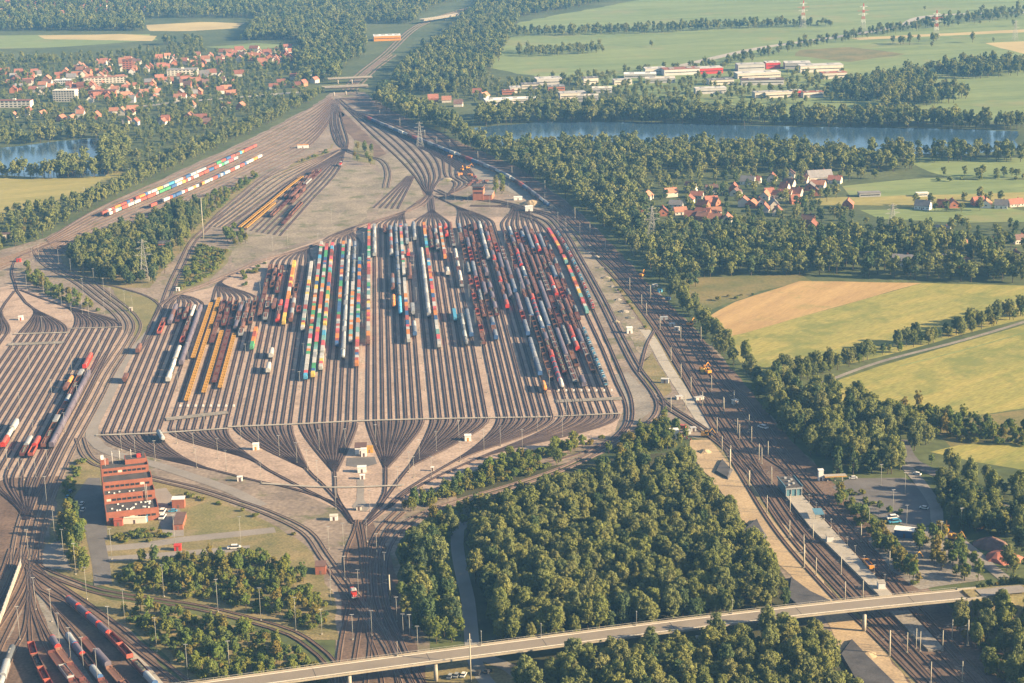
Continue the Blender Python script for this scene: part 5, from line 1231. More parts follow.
# other buildings of the yard
def tower(px, py, w, d, h, rz, label, annex=None):
    p = G(px, py); o = thing('signal_box', label, 'building', (p.x, p.y, .05), rz)
    b = MB(); b.box(-w / 2, w / 2, -d / 2, d / 2, 0, h, 'brick2', False); b.build('wall', o)
    wi = MB(); wi.box(-w / 2 - .1, w / 2 + .1, -d / 2 - .1, d / 2 + .1, h - 2.8, h - 1.2, 'window'); wi.build('window', o)
    wi = MB(); wi.box(-w / 2 + .8, w / 2 - .8, -d / 2 - .06, -d / 2 + .06, h - 6.4, h - 5.2, 'window'); wi.build('window', o)
    r = MB(); r.box(-w / 2 - .5, w / 2 + .5, -d / 2 - .5, d / 2 + .5, h, h + .5, 'darkroof'); r.tube((0, 0, h + .5), (0, 0, h + 6), .1, .06, 'galv', 5); r.build('roof', o)
    if annex:
        x0, x1, y0, y1, z = annex; a = MB(); a.box(x0, x1, y0, y1, 0, z, 'brick2', False); a.build('annex', o); a = MB(); a.box(x0 - .3, x1 + .3, y0 - .3, y1 + .3, z, z + .4, 'tilegrey'); a.build('annex_roof', o)
    KEEP.append((p.x, p.y, w)); KEEP.append((p.x, p.y - 14, w))
tower(165, 254, 9, 9, 10, R(4), 'red brick signal box at the edge of the small wood')
tower(479, 199, 10, 14, 13, R(-6), 'orange brick control tower right of the track throat', (5.2, 13, -6, 16, 5))
def hut(name, px, py, w, d, h, wall, roof, label, cat='hut', rz=0.05, group=None, door='tilebrown'):
    p = G(px, py); o = thing(name, label, cat, (p.x, p.y, .12), rz, group)
    b = MB(); b.box(-w / 2, w / 2, -d / 2, d / 2, 0, h, wall, False); b.build('wall', o)
    r = MB(); r.box(-w / 2 - .2, w / 2 + .2, -d / 2 - .2, d / 2 + .2, h, h + .25, roof); r.build('roof', o)
    q = MB(); q.box(-.5, .5, -d / 2 - .06, -d / 2 + .04, .05, 2.05, door); q.build('door', o)
    KEEP.append((p.x, p.y, max(w, d) * .6))
for a in [('control_hut', 361, 452, 6.6, 9, 4.0, 'white', 'tilebrown', 'white control hut with brown roof between the two centre track fans'), ('control_hut', 364, 456, 3.0, 3.0, 4.2, 'white', 'white', 'small white annex in front of the centre control hut'), ('store_box', 369.5, 452, 4.0, 4, 3, 'yellow', 'yellow', 'yellow box beside the centre control hut'),
          ('relay_hut', 362, 472, 7, 5, 3.8, 'white', 'white', 'white relay hut on the paved strip at the hump'), ('relay_hut', 362.5, 479, 4, 3, 2.8, 'white', 'white', 'small white cabin below the relay hut'), ('relay_hut', 359, 510, 4, 3, 2.6, 'offwhite', 'tilegrey', 'tiny grey cabin where the two hump leads meet'),
          ('relay_hut', 256, 449.5, 5.0, 5, 4.2, 'white', 'white', 'white hut with orange door beside the third fan', ), ('relay_hut', 468, 440.5, 5.5, 5, 4, 'white', 'white', 'white hut with orange door in the sixth fan'), ('relay_hut', 334, 520, 6, 4, 3.2, 'white', 'offwhite', 'pale hut beside the hump curve on the left'), ('relay_hut', 240, 481, 4, 3, 3, 'white', 'white', 'white hut on the gravel below the left fans'),
          ('relay_hut', 21, 320, 4.5, 4, 3.4, 'white', 'white', 'white hut with red door in the left yard fan'), ('relay_hut', 131, 311, 3.5, 3, 3, 'offwhite', 'offwhite', 'cream hut by the road bend left of the big yard'), ('relay_hut', 178, 291, 4, 3, 3, 'white', 'white', 'white hut at the top left of the big yard'), ('relay_hut', 432.5, 471, 2.4, 2, 2.6, 'white', 'white', 'tiny white cabin near the lower right fan'),
          ('relay_hut', 321, 572, 5, 7, 4.2, 'brick', 'tilebrown', 'red brick hut at the edge of the shrubs by the hump tracks'), ('site_cabin', 529, 211, 7, 5, 4.4, 'white', 'white', 'white site cabin above the right end of the bowl'), ('site_cabin', 518, 200, 8, 4, 3, 'white', 'white', 'white trailer cabin near the sand heap'), ('site_cabin', 629.5, 333, 4, 4, 4, 'white', 'white', 'white cabin on the gravel strip right of the bowl'),
          ('site_cabin', 674, 438, 5, 5, 5, 'white', 'white', 'white cabin at the building site beside the junction'), ('site_cabin', 135, 522.5, 12, 4, 3.2, 'offwhite', 'offwhite', 'cream container cabin in front of the brick office'), ('site_cabin', 136 + 7.5, 521, 4.5, 4, 3.2, 'csky', 'csky', 'blue container cabin right of the cream one'), ('site_cabin', 119, 525, 4.5, 4, 3.2, 'cred', 'cred', 'red container cabin in front of the brick office'),
          ('site_cabin', 8, 238, 16, 8, 4, 'offwhite', 'tilebrown', 'low brown roofed shed among trees at the left edge'), ('parcel_store', 179, 507, 6.5, 5, 5, 'brick', 'white', 'brick store with white roof beside the lawn'), ('parcel_store', 180, 524, 5, 18, 3.0, 'brick', 'tilebrown', 'long low brick garage row at the edge of the lawn'), ('ticket_kiosk', 820.5, 480.5, 2.6, 2.6, 6, 'white', 'white', 'tall white ticket kiosk beside the car park'),
          ('relay_hut', 303, 148, 12, 4, 3.4, 'white', 'machine', 'white and orange site cabin row in the far yard'), ('relay_hut', 20, 165, 5, 4, 3, 'red', 'red', 'red shed at the end of the left fan') if False else ('relay_hut', 19, 262, 5, 4, 3, 'red', 'red', 'red shed where the left yard lead joins the main line')]:
    if a[0] == 'relay_hut' and a[1] not in (321, 303): a = a[:3] + tuple(q * .68 for q in a[3:5]) + (a[5] * .8,) + a[6:]
    hut(*a, door='machine' if 'orange door' in a[8] else 'red' if 'red door' in a[8] else 'tilebrown')

# ================================================================== masts, pylons, platforms
def lamp_proto(h, arm=1.3, double=True, r=.12, m='galv'):
    p = MB(); p.tube((0, 0, 0), (0, 0, h), r, r * .6, m, 6); p.box(-.35, .35, -.35, .35, 0, .5, 'concrete')
    l = MB(); l.box(-arm * .7, arm * .7, -.16, .16, h, h + .18, 'grey')
    return [('pole', p.mesh('pole')), ('lamp_head', l.mesh('lamp_head'))]
def cat_proto(h, arm=3.2, r=.24):
    p = MB(); p.tube((0, 0, 0), (0, 0, h), r, r * .75, 'conc_mast', 8); p.box(-.5, .5, -.5, .5, 0, .45, 'concrete')
    a = MB(); a.tube((0, 0, h * .82), (-arm, 0, h * .72), .06, .05, 'galv', 4); a.tube((0, 0, h * .62), (-arm, 0, h * .72), .06, .05, 'galv', 4); a.tube((-arm * .5, 0, h * .67), (-arm, 0, h * .60), .04, .04, 'galv', 4)
    return [('pole', p.mesh('pole')), ('cantilever', a.mesh('cantilever'))]
LP12 = lamp_proto(12); LP16 = lamp_proto(16); LP8 = lamp_proto(7.5, .9, r=.11); LP36 = lamp_proto(36, 1.6, r=.45, m='conc_mast'); CP = cat_proto(9.5); CPB = cat_proto(12, 4.5, .42)
def posts(lst, pr, name, desc, place, group, rz=None, cat='mast', z=.1):
    lst = sorted(lst)
    for k, q in enumerate(lst):
        p = G(q[0], q[1]); o = thing(name, f'{desc}, {ordn(k + 1)} from the left {place}', cat, (p.x, p.y, z), rz if rz is not None else random.uniform(-.3, .3), group)
        for n, me in pr: link(n, me, o)
posts([(121.5, 450), (135.5, 456), (155.4, 461), (176.6, 443.6), (194, 453), (196.7, 468), (218, 459), (226.5, 471), (205, 430.6), (241, 439), (258.7, 444.7), (279.5, 455.7), (297, 463), (307.6, 470.7), (319.5, 450), (345.6, 448.8), (261.4, 483), (317.5, 481.7), (376, 444.7), (436.5, 451.5), (419.5, 459.8), (409.5, 472.8), (413.9, 477.5), (459, 440.6), (460.5, 461.8), (431.7, 477.5), (500.5, 446), (537.5, 431), (522.4, 450), (566.5, 416), (612, 414.7), (562.5, 436.6), (484, 450), (336, 509), (336.5, 498), (370, 512), (398, 488)],
      LP12, 'lamp_mast', 'slim steel lamp mast', 'among the near fans of tracks', 'lamp masts in the track fans')
posts([(329, 549.5), (343.5, 546), (331, 604), (367, 542), (358.5, 594), (397, 622), (403.5, 639.5), (322, 634.5), (385, 576), (377, 557), (418, 652), (345, 580), (372, 636), (353, 640), (410, 640), (331, 590)], LP12, 'lamp_mast', 'slim lamp mast', 'in the throat before the road bridge', 'lamp masts of the hump throat')
posts([(390, 599)], CPB, 'signal_mast', 'thick concrete catenary mast', 'right of the hump throat', 'masts of the hump throat')
posts([(112, 559.5), (175, 544.5), (241, 547), (76, 574.5), (87, 599.5), (125, 623), (164, 597), (218, 612), (157, 652), (188, 679.5), (261, 621), (296, 631), (84, 672), (71, 662), (98, 684), (60, 647), (52, 622), (29, 560), (55, 540), (47, 505), (20, 640), (36, 610), (64, 560), (230, 676), (110, 640)], LP16, 'lamp_mast', 'tall lamp mast', 'among shrubs and sidings of the near corner', 'lamp masts of the near left corner')
posts([(27, 289.6), (44, 297), (62, 308.7), (82.5, 314), (89, 318), (104.4, 314), (42.7, 333), (72, 321), (132.7, 311.5), (125, 306), (83, 293.7), (94, 283.6), (71, 273.6), (58.7, 263.6), (32.5, 261), (39, 258.6), (84, 278.6), (104, 293.6), (111, 303), (13, 350), (30, 372), (55, 352), (20, 410), (52, 398), (72, 372), (34, 440), (8, 470), (20, 478), (48, 470), (100, 352), (88, 380), (78, 404), (65, 432), (24, 480), (36, 478)], LP12, 'lamp_mast', 'thin lamp mast', 'in the left sorting yard', 'lamp masts of the left yard')
posts([(44, 221), (65, 208), (72.5, 206), (85, 200), (100, 192), (130, 180), (160, 166), (190, 152), (220, 140), (255, 125), (280, 114), (300, 104), (137, 212), (200, 190), (240, 172)], LP12, 'lamp_mast', 'distant lamp mast', 'along the far reception yard', 'lamp masts of the reception yard')
posts([(203.5, 238.5)], LP36, 'high_mast', 'very tall concrete floodlight mast', 'beside the small wood', 'high masts')
posts([(332, 227), (288, 248), (164, 262)], LP16, 'lamp_mast', 'lone lamp mast', 'above the top edge of the big yard', 'lamp masts of the upper edge')
bowl = []
for b_, xs in (('C', 296), ('D', 361), ('E', 427.5), ('F', 493), ('B', 230.5), ('A', 164.5), ('G', 557)):
    y0 = dict(A=432, B=429, C=425, D=422, E=420, F=418, G=416)[b_]
    for y in (392, 362, 330, 300, 272, 248):
        q = row_pt(xs, y0, y)
        if y > 305 or b_ not in 'A': bowl.append((q[0], q[1] + random.uniform(-4, 4)))
posts(bowl, LP12, 'lamp_mast', 'slender lamp mast', 'in the lanes of the big yard', 'lamp masts between the track bundles')
posts([(470, 214), (490, 209), (508, 214), (531, 220), (545, 207), (558, 226), (509, 196), (455, 200), (446, 204), (468, 202), (580, 238), (566, 232)], LP12, 'lamp_mast', 'lamp mast', 'above the right end of the bowl', 'lamp masts at the right throat')
posts([(749.6, 487), (771.5, 484.6), (767, 513), (790, 512), (789.5, 538), (813, 542), (803.6, 553), (861, 542), (816, 576.5), (841, 575), (862.8, 600), (845, 601), (889.4, 569.7), (907, 653), (920, 652), (916, 649), (942.4, 651), (952, 640), (930.7, 683), (962, 682.5), (1010, 683), (717, 433), (722, 452), (730.6, 461.6), (737.5, 434), (749, 430), (739.5, 439.7), (751.5, 442.4), (759, 460), (761.7, 464), (768, 457.5), (749, 487.6), (771.4, 483.4), (723.5, 412), (734, 405.5), (681, 378), (691, 391.5), (702.6, 406.5), (711.5, 390), (724, 413), (685.5, 409), (671, 412), (646.5, 315.6), (650.6, 298), (669, 303), (641.7, 307), (671, 361), (680.7, 340), (712, 356.6), (701, 340), (605.5, 252), (626, 245), (634, 256), (629.8, 290), (650, 297), (660, 330), (590, 235), (575, 218), (545, 190), (512, 176), (478, 160), (450, 148), (425, 138), (400, 126), (380, 118), (437, 146)],
      CP, 'catenary_mast', 'catenary mast', 'along the right main line', 'catenary masts of the main line', rz=R(-8))
posts([(804, 568), (889.4, 656.5), (967.6, 645.7), (730, 470)], CPB, 'catenary_mast', 'thick concrete catenary mast', 'beside the station tracks', 'thick masts by the station')
posts([(869, 530), (893, 512), (906.5, 528), (905, 494), (881, 486), (961, 531), (941, 545)], LP12, 'street_lamp', 'street lamp', 'around the car park', 'street lamps of the car park', cat='street lamp')
posts([(478, 646), (558, 634), (634.5, 625), (712, 618), (936, 596), (870, 604)], lamp_proto(7, .7, r=.1), 'street_lamp', 'street lamp', 'on the far side of the road bridge', 'street lamps on the bridge', cat='street lamp', z=0) if False else None
for k, t in enumerate((.36, .46, .55, .65, .75)):
    i = int(t * (len(bp) - 1)); q = bp[i] - bn[i] * 5.0
    o = thing('street_lamp', f'street lamp, {ordn(k + 1)} from the left on the far side of the road bridge', 'street lamp', (q.x, q.y, ZB), math.atan2(bn[i].y, bn[i].x), 'street lamps on the bridge')
    for n, me in lamp_proto(6.5, .6, r=.1) if k == 0 else LPB: link(n, me, o)
    if k == 0: LPB = [(c.name.split('.')[0], c.data) for c in o.children] or lamp_proto(6.5, .6, r=.1)
p = G(471, 682); o = thing('tall_mast', 'tall grey pole with a cross frame rising in front of the road bridge', 'mast', (p.x, p.y, .1), 0)
q = MB(); q.tube((0, 0, 0), (0, 0, 22), .28, .2, 'conc_mast', 8); q.build('pole', o); q = MB(); q.box(-.9, .9, -.12, .12, 19.0, 19.25, 'galv'); q.box(-.9, .9, -.12, .12, 17.2, 17.4, 'galv'); q.box(-.9, -.7, -.1, .1, 17.4, 19, 'galv'); q.box(.7, .9, -.1, .1, 17.4, 19, 'galv'); q.build('cross_frame', o)

def pylon(px, py, h, label, arms=((.62, 7), (.78, 5.5), (.93, 4)), base=3.2, red=False, group='power pylons', rz=.3):
    p = G(px, py); o = thing('power_pylon', label, 'pylon', (p.x, p.y, 0), rz, group)
    t = MB(); N = 9; c0 = 'galv'
    def w(z): return base * (1 - z / h) ** 1.25 + .35
    for k in range(N):
        z0, z1 = h * k / N, h * (k + 1) / N; a, b = w(z0), w(z1); mm = ('red' if k % 2 == 0 else 'white') if red and k > 2 else c0; rr_ = .22 if red else .17
        for sx, sy in ((1, 1), (1, -1), (-1, -1), (-1, 1)): t.tube((a * sx, a * sy, z0), (b * sx, b * sy, z1), rr_, rr_, mm, 4, False)
        for (s1, s2) in (((1, 1), (1, -1)), ((1, -1), (-1, -1)), ((-1, -1), (-1, 1)), ((-1, 1), (1, 1))):
            t.tube((a * s1[0], a * s1[1], z0), (b * s2[0], b * s2[1], z1), .09, .09, mm, 3, False); t.tube((a * s2[0], a * s2[1], z0), (b * s1[0], b * s1[1], z1), .09, .09, mm, 3, False)
    t.build('lattice', o)
    for i, (f, L) in enumerate(arms):
        z = h * f; a = MB(); mm = ('red' if i % 2 else 'white') if red else 'galv'
        for s in (-1, 1):
            for y in (-.6, .6): a.tube((s * w(z), y, z), (s * L, 0, z + .2), .16 if red else .11, .1, mm, 4, False)
            a.tube((s * w(z), 0, z + 1.8), (s * L, 0, z + .2), .12, .08, mm, 4, False)
        a.build('cross_arm', o)
    KEEP.append((p.x, p.y, 5))
pylon(652, 241, 30, 'grey lattice power pylon standing in front of the village'); pylon(145, 281, 34, 'grey lattice pylon beside the small wood left of the big yard'); pylon(420, 147, 28, 'slim grey lattice pylon beside the long freight train'); pylon(892, 229, 22, 'grey lattice pylon among the village trees on the right'); pylon(1015, 40, 30, 'grey lattice pylon in the far meadow at the right edge')
for x, y, l in ((803, 28, 'leftmost'), (863, 32, 'middle'), (936, 40, 'rightmost')): pylon(x, y, 46, f'{l} of three red and white banded pylons in the far meadows', ((.62, 9), (.74, 11), (.88, 7)), 3.6, True, 'red and white pylons')

# platforms
def slab(name, px, z0, z1, m, label, cat):
    g = [G(*p) for p in px]; b = MB(); n = len(g); b.add([(p.x, p.y, z0) for p in g] + [(p.x, p.y, z1) for p in g], [tuple(range(n, 2 * n))] + [(i, (i + 1) % n, n + (i + 1) % n, n + i) for i in range(n)], m)
    me = b.mesh(name)
    if me.polygons[0].normal.z < 0: me.flip_normals()
    o = thing(name, label, cat); link('slab', me, o); return o
PF = slab('station_platform', [(786, 498), (802, 497), (831, 530), (891.5, 596), (896, 605), (885, 606), (878.5, 597), (811, 530)], .1, 1.25, 'concrete', 'long grey station platform running under the road bridge', 'platform')
for k, (x, y) in enumerate([(829.5, 543), (881, 590)]):
    c = G(x, y); b = MB(); b.box(c.x - 1.6, c.x + 1.6, c.y - 2, c.y + 2, 1.25, 4.1, 'white'); so_ = b.build('stair_house', PF); b = MB(); b.box(c.x - 1.8, c.x + 1.8, c.y - 2.2, c.y + 2.2, 4.1, 4.35, 'concrete'); b.build('stair_roof', so_)
c = G(818, 519); b = MB()
for dx in (-1.8, 1.8):
    for dy in (-3.5, 3.5): b.tube((c.x + dx, c.y + dy, 1.25), (c.x + dx, c.y + dy, 4), .1, .1, 'galv', 5)
b.build('shelter_frame', PF, kind='stuff'); b = MB(); b.box(c.x - 2.4, c.x + 2.4, c.y - 4.5, c.y + 4.5, 4.0, 4.25, 'glassblue'); b.build('shelter_roof', PF)
P2 = slab('station_platform', [(890, 613), (908, 612), (941, 647), (944, 651), (928, 652)], .1, 1.0, 'greygravel', 'disused weedy platform end on the near side of the road bridge', 'platform')
posts([(809, 505), (816, 513), (824, 521.5), (831, 530), (838.5, 538.6), (847, 548), (855, 557), (864, 567), (874, 576.5), (884.6, 586)], [(n, me) for n, me in lamp_proto(4.5, .8, r=.07)], 'platform_lamp', 'platform lamp', 'on the long station platform', 'platform lamps', cat='platform lamp', z=1.25)
c = G(793, 497); rzs = math.atan2((G(829, 530) - G(802, 497)).y, (G(829, 530) - G(802, 497)).x)
SH = thing('station_hall', 'blue glazed stair hall with rooftop units at the platform end', 'building', (c.x, c.y, 1.2), rzs)
b = MB(); b.box(-15, 1.5, -4.3, 4.3, 0, 4.6, 'glassblue', False); b.build('glazed_wall', SH)
b = MB(); b.box(-15.3, 1.9, -4.7, 4.7, 4.6, 5.1, 'darkroof'); ro_ = b.build('roof', SH)
for s in (-1, 1): b = MB(); b.box(-15.3, 1.9, s * 4.55 - .16, s * 4.55 + .16, 5.1, 5.5, 'glassblue'); b.build('roof_edge', ro_)
b = MB(); b.box(1.5, 1.95, -4.5, 4.5, 3.8, 4.6, 'cgrey'); b.build('fascia', SH)
for x, y in ((-12, -1), (-9, 1.5), (-6.5, -.5), (-3, 1), (-1, -2)): b = MB(); b.box(x - .7, x + .7, y - .6, y + .6, 5.1, 5.8, 'grey'); b.build('roof_unit', ro_)
for y in (-4.2, -1.4, 1.4, 4.2): b = MB(); b.box(1.6, 1.9, y - .15, y + .15, 0, 3.8, 'grey'); b.build('post', SH)
c = G(866, 568); o = thing('maintenance_trolley', 'orange rail maintenance trolley on the track beside the platform', 'rail vehicle', (c.x + 1.2, c.y, .62), rzs)
b = MB(); b.box(-5.5, 5.5, -1.3, 1.3, .6, 1.0, 'dark'); b.build('frame', o); b = MB(); b.box(-5.2, 5.2, -1.25, -1.1, 1.0, 2.1, 'machine'); b.box(-5.2, 5.2, 1.1, 1.25, 1.0, 2.1, 'machine'); b.box(3.6, 5.3, -1.25, 1.25, 1.0, 2.3, 'machine'); b.box(-5.3, -4.6, -1.25, 1.25, 1.0, 2.2, 'machine'); b.build('body', o); b = MB(); b.box(-4.5, 3.5, -1.0, 1.0, 1.0, 1.5, 'purple'); b.build('load', o)
for x in (-3.2, 3.2):
    b = MB(); wheelset(b, (x,)); b.build('wheelset', o)
# bus shelter by the car park
c = G(835, 481); o = thing('bus_shelter', 'long bus shelter with a yellow fascia above the car park', 'shelter', (c.x, c.y, .1), R(4))
b = MB(); b.box(-6, 6, -2, 2, 3.0, 3.3, 'concrete'); b.build('roof', o); b = MB(); b.box(-6.05, 6.05, -2.1, -2.0, 2.8, 3.35, 'yellow'); b.build('fascia', o)
for x in (-4, 0, 4): b = MB(); b.box(x - .3, x + .3, -.3, .3, 0, 3.0, 'concrete'); b.build('post', o)
# retaining wall in the near left corner
a, b_ = G(21, 566), G(-6, 640); d = (b_ - a); L = d.length; o = thing('retaining_wall', 'long pale parapet wall with blue glazed panels in the near left corner', 'wall', (a.x, a.y, .1), math.atan2(d.y, d.x))
b = MB(); b.box(0, L, -.25, .25, 0, 1.6, 'concrete'); b.build('base', o)
for k in range(int(L / 5)):
    b = MB(); b.box(k * 5 + .2, k * 5 + 4.8, -.08, .08, 1.6, 3.4, 'cgrey'); b.build('panel', o); b = MB(); b.box(k * 5 - .15, k * 5 + .15, -.2, .2, 1.6, 3.7, 'concrete'); b.build('post', o)
# retarders at the near ends of the concrete bundles
k = 0
for bnm, row in (('B', 408.5), ('H', 393)):
    for i in range(8):
        T = BT[bnm, i + 1]; s = s_at_row(T, row); p = at(T, s); o = thing('track_signal', f'white track signal, {ordn(k % 8 + 1)} from the left before the {"left" if bnm == "B" else "right"} concrete crossing', 'signal', (p.x + 2.2, p.y, .2), 0, 'track signals')
        b = MB(); b.tube((0, 0, 0), (0, 0, 1.6), .12, .12, 'galv', 6); b.build('post', o); b = MB(); b.box(-.55, .55, -.3, .3, 1.0, 2.2, 'white'); b.build('signal_box', o); k += 1

# ================================================================== cars and machines
def car_parts(m):
    b = MB(); b.prism([(-.88, .35), (.88, .35), (.9, .85), (-.9, .85)], -2.15, 2.15, m); b.box(-.85, 1.2, -.7, .7, 1.42, 1.46, m)
    g = MB(); v = [(-1.5, -.82, .85), (1.7, -.82, .85), (1.7, .82, .85), (-1.5, .82, .85), (-.85, -.68, 1.42), (1.2, -.68, 1.42), (1.2, .68, 1.42), (-.85, .68, 1.42)]
    g.add(v, [(4, 5, 6, 7), (0, 1, 5, 4), (1, 2, 6, 5), (2, 3, 7, 6), (3, 0, 4, 7)], 'window')
    wh = MB(); wh.tube((0, -.1, .32), (0, .1, .32), .32, .32, 'tyre', 8)
    return b.mesh('body'), g.mesh('window_band'), wh.mesh('wheel')
CARM = {}
def car(px, py, m, label, rz=0.0, sc=1.0, z=.14, van=False):
    if m not in CARM: CARM[m] = car_parts(m)
    p = G(px, py); o = thing('parked_car', label, 'car', (p.x, p.y, z), rz, 'parked cars', sc)
    B_, g, wh = CARM[m]; link('body', B_, o); link('window_band', g, o)
    for x in (-1.35, 1.35):
        for y in (-.82, .82): link('wheel', wh, o, loc=(x, y, 0))
CC = dict(white='white', tank='silver', dark='black', cblue='blue', red='red', csky='light blue', cgrey='grey')
for x, y, m, l, rz in [(450, 678, 'tank', 'silver car, first of three in a row below the bridge', 1.3), (456.5, 677, 'tank', 'silver car, middle of three in a row below the bridge', 1.3), (463.5, 676.5, 'white', 'white car, last of three in a row below the bridge', 1.3), (478, 674.5, 'dark', 'black car parked beside the tall pole below the bridge', 1.3), (487.5, 673, 'dark', 'dark car at the corner of the car park below the bridge', .9),
                       (68, 498, 'csky', 'light blue car in the shadow of the brick office', 1.4), (70, 493, 'cblue', 'blue car behind the light blue car beside the brick office', 1.4), (82, 505, 'white', 'white car at the tree beside the brick office', 1.5), (83, 511, 'white', 'white car in front of the other white car by the tree', 1.5), (162.5, 513, 'white', 'white van parked right of the brick office', 1.5), (162.5, 518.5, 'white', 'second white van right of the brick office', 1.5), (173, 512, 'csky', 'pale blue car by the brick store', 0.1), (172, 505, 'cblue', 'dark blue car by the brick store', .1),
                       (894.5, 523, 'csky', 'blue van in the car park', .2), (892.5, 519, 'white', 'white van behind the blue van in the car park', .2), (924, 509, 'white', 'white car alone on the car park drive', -.5), (853, 479, 'white', 'white car beside the bus shelter', 0.), (917, 475, 'white', 'white car on the tree lined road', -.6), (778, 391, 'white', 'white car on the field lane', .4), (763, 428.5, 'white', 'white van on the track side under the wood edge', -.9), (234, 549, 'white', 'white delivery van on the road below the lawn', .05)]:
    car(x, y, m, l, rz, 1.5 if 'van' in l else 1.05, .2)
hut('site_cabin', 178, 550, 3.4, 3, 2.6, 'red', 'red', 'red box under the tall lamp mast at the shrub edge', 'cabin')
hut('market_tent', 905, 536, 10, 6, 3.6, 'cblue', 'white', 'blue and white tent roofed cabin at the building site', 'cabin', R(-20))
def digger(px, py, rz, label, m='yellow', s=1.0, z=.15):
    p = G(px, py); o = thing('excavator', label, 'excavator', (p.x, p.y, z), rz, 'construction machines', s)
    for y in (-1.1, 1.1): b = MB(); b.prism([(y - .3, .15), (y + .3, .15), (y + .3, .8), (y - .3, .8)], -1.9, 1.9, 'dark'); b.build('track', o)
    b = MB(); b.box(-2.0, 1.6, -1.25, 1.25, .95, 1.9, m); b.box(-2.0, -.8, -1.2, 1.2, 1.9, 2.4, m); b.build('body', o)
    b = MB(); b.box(.0, 1.5, -1.2, -.1, 1.9, 3.2, 'window'); b.box(-.05, 1.55, -1.25, -.05, 3.2, 3.3, m); b.build('cab', o)
    b = MB(); b.tube((1.2, .4, 1.8), (3.6, .4, 4.4), .28, .24, m, 6); b.build('boom', o); b = MB(); b.tube((3.6, .4, 4.4), (5.2, .4, 2.0), .22, .16, m, 6); b.build('arm', o)
    b = MB(); b.prism([(0.0, 1.1), (.9, 1.1), (.9, 2.1), (0, 2.0)], 4.8, 5.6, 'dark'); b.build('bucket', o)
for x, y, rz, l, m in [(705, 437, -.2, 'yellow excavator at the junction building site', 'yellow'), (703, 371, .5, 'orange excavator left of the far right track', 'machine'), (708, 374, 2., 'second orange excavator beside the first one', 'machine'), (642, 277, 1., 'orange excavator on the main line embankment', 'machine'), (946, 533, 1.2, 'orange excavator at the car park building site', 'machine'), (953, 540, -.6, 'small yellow digger on the torn up drive', 'yellow'), (979, 530, .4, 'orange digger beside the earth heap', 'machine'), (912, 563, .3, 'yellow digger behind the station hedge', 'yellow'),
                       (690, 326, .7, 'orange digger near the white site trucks', 'machine'), (468, 169, .3, 'orange machine left of the stacked material', 'machine'), (462, 171, 1.3, 'second orange machine left of the stacked material', 'machine')]:
    digger(x, y, rz, l, m, 1.15)
def heap(px, py, r, h, m, label, seed):
    p = G(px, py); rg = random.Random(seed); n = 14; v = [(0, 0, h)]; f = []
    for k, (fr, fh) in enumerate(((.35, .78), (.7, .38), (1.0, 0))):
        for i in range(n): a = 2 * math.pi * i / n; q = r * fr * rg.uniform(.85, 1.15); v.append((q * math.cos(a), q * math.sin(a), h * fh * rg.uniform(.85, 1.1) if fh else 0))
    for i in range(n): f.append((0, 1 + i, 1 + (i + 1) % n))
    for k in range(2):
        for i in range(n): f.append((1 + k * n + i, 1 + (k + 1) * n + i, 1 + (k + 1) * n + (i + 1) % n, 1 + k * n + (i + 1) % n))
    b = MB(); b.add(v, f, m); b.build('earth_heap', None, label=label, cat='heap', group='heaps of earth and sand', loc=(p.x, p.y, .1)); KEEP.append((p.x, p.y, r))
M['redsand'] = mat('red_sand', (.42, .15, .10), var=.12, scale=.2)
heap(992, 545, 9, 4, 'tilebrown', 'brown earth heap at the building site right of the car park', 1); heap(1003, 558, 9, 3.5, 'redsand', 'red gravel heap beside the brown earth heap', 2); heap(532, 204, 11, 4, 'tan', 'pale sand heap near the white site cabin', 3); heap(548, 207, 7, 2, 'tan', 'small sand heap right of the pale one', 4); heap(446, 180, 8, 2.4, 'paleyard', 'pale rubble heap in the throat', 5)
heap(705, 452, 4, 1.8, 'tan', 'sand heap at the junction building site', 6); heap(868, 655, 4, 1.5, 'tan', 'sand heap on the strip below the bridge', 7); heap(925, 545, 6, 2.4, 'yellow', 'yellow sand heap on the building site', 8) if False else None
for k, (x, y) in enumerate([(600, 268), (606, 278), (612, 287), (618, 300), (624, 312), (590, 252), (596, 257), (630, 318), (588, 246), (616, 322)]):
    heap(x, y, random.uniform(2.5, 4.5), random.uniform(.8, 1.8), random.choice(['paleyard', 'greygravel', 'tan', 'olive']), f'small spoil heap, {ordn(k + 1)} along the gravel strip right of the bowl' if True else '', 20 + k)
# site trucks and barriers at the junction
r3 = random.Random(8)
for k, (x, y, m) in enumerate([(672, 326, 'cwhite'), (677, 331, 'cwhite'), (664, 320, 'tank'), (668, 300, 'cblue'), (660, 292, 'csky'), (655, 287, 'cwhite'), (693, 431, 'cwhite'), (687, 434, 'cwhite'), (681, 428, 'cred'), (699, 400, 'cwhite'), (665, 383, 'cwhite'), (679, 399, 'cwhite'), (735, 404, 'cwhite'), (705, 372, 'cyellow'), (460, 175, 'corange'), (470, 176, 'corange'), (475, 178, 'cred'), (450, 158, 'corange')]):
    hut('material_box', x, y, r3.uniform(3, 6), r3.uniform(2.2, 3), r3.uniform(1.6, 2.8), m, m, f'{dict(cwhite="white", tank="silver", cblue="blue", csky="light blue", cred="red", cyellow="yellow", corange="orange")[m]} material box, {ordn(k + 1)} set down beside the right tracks', 'box', r3.uniform(-.5, .5), 'material boxes')
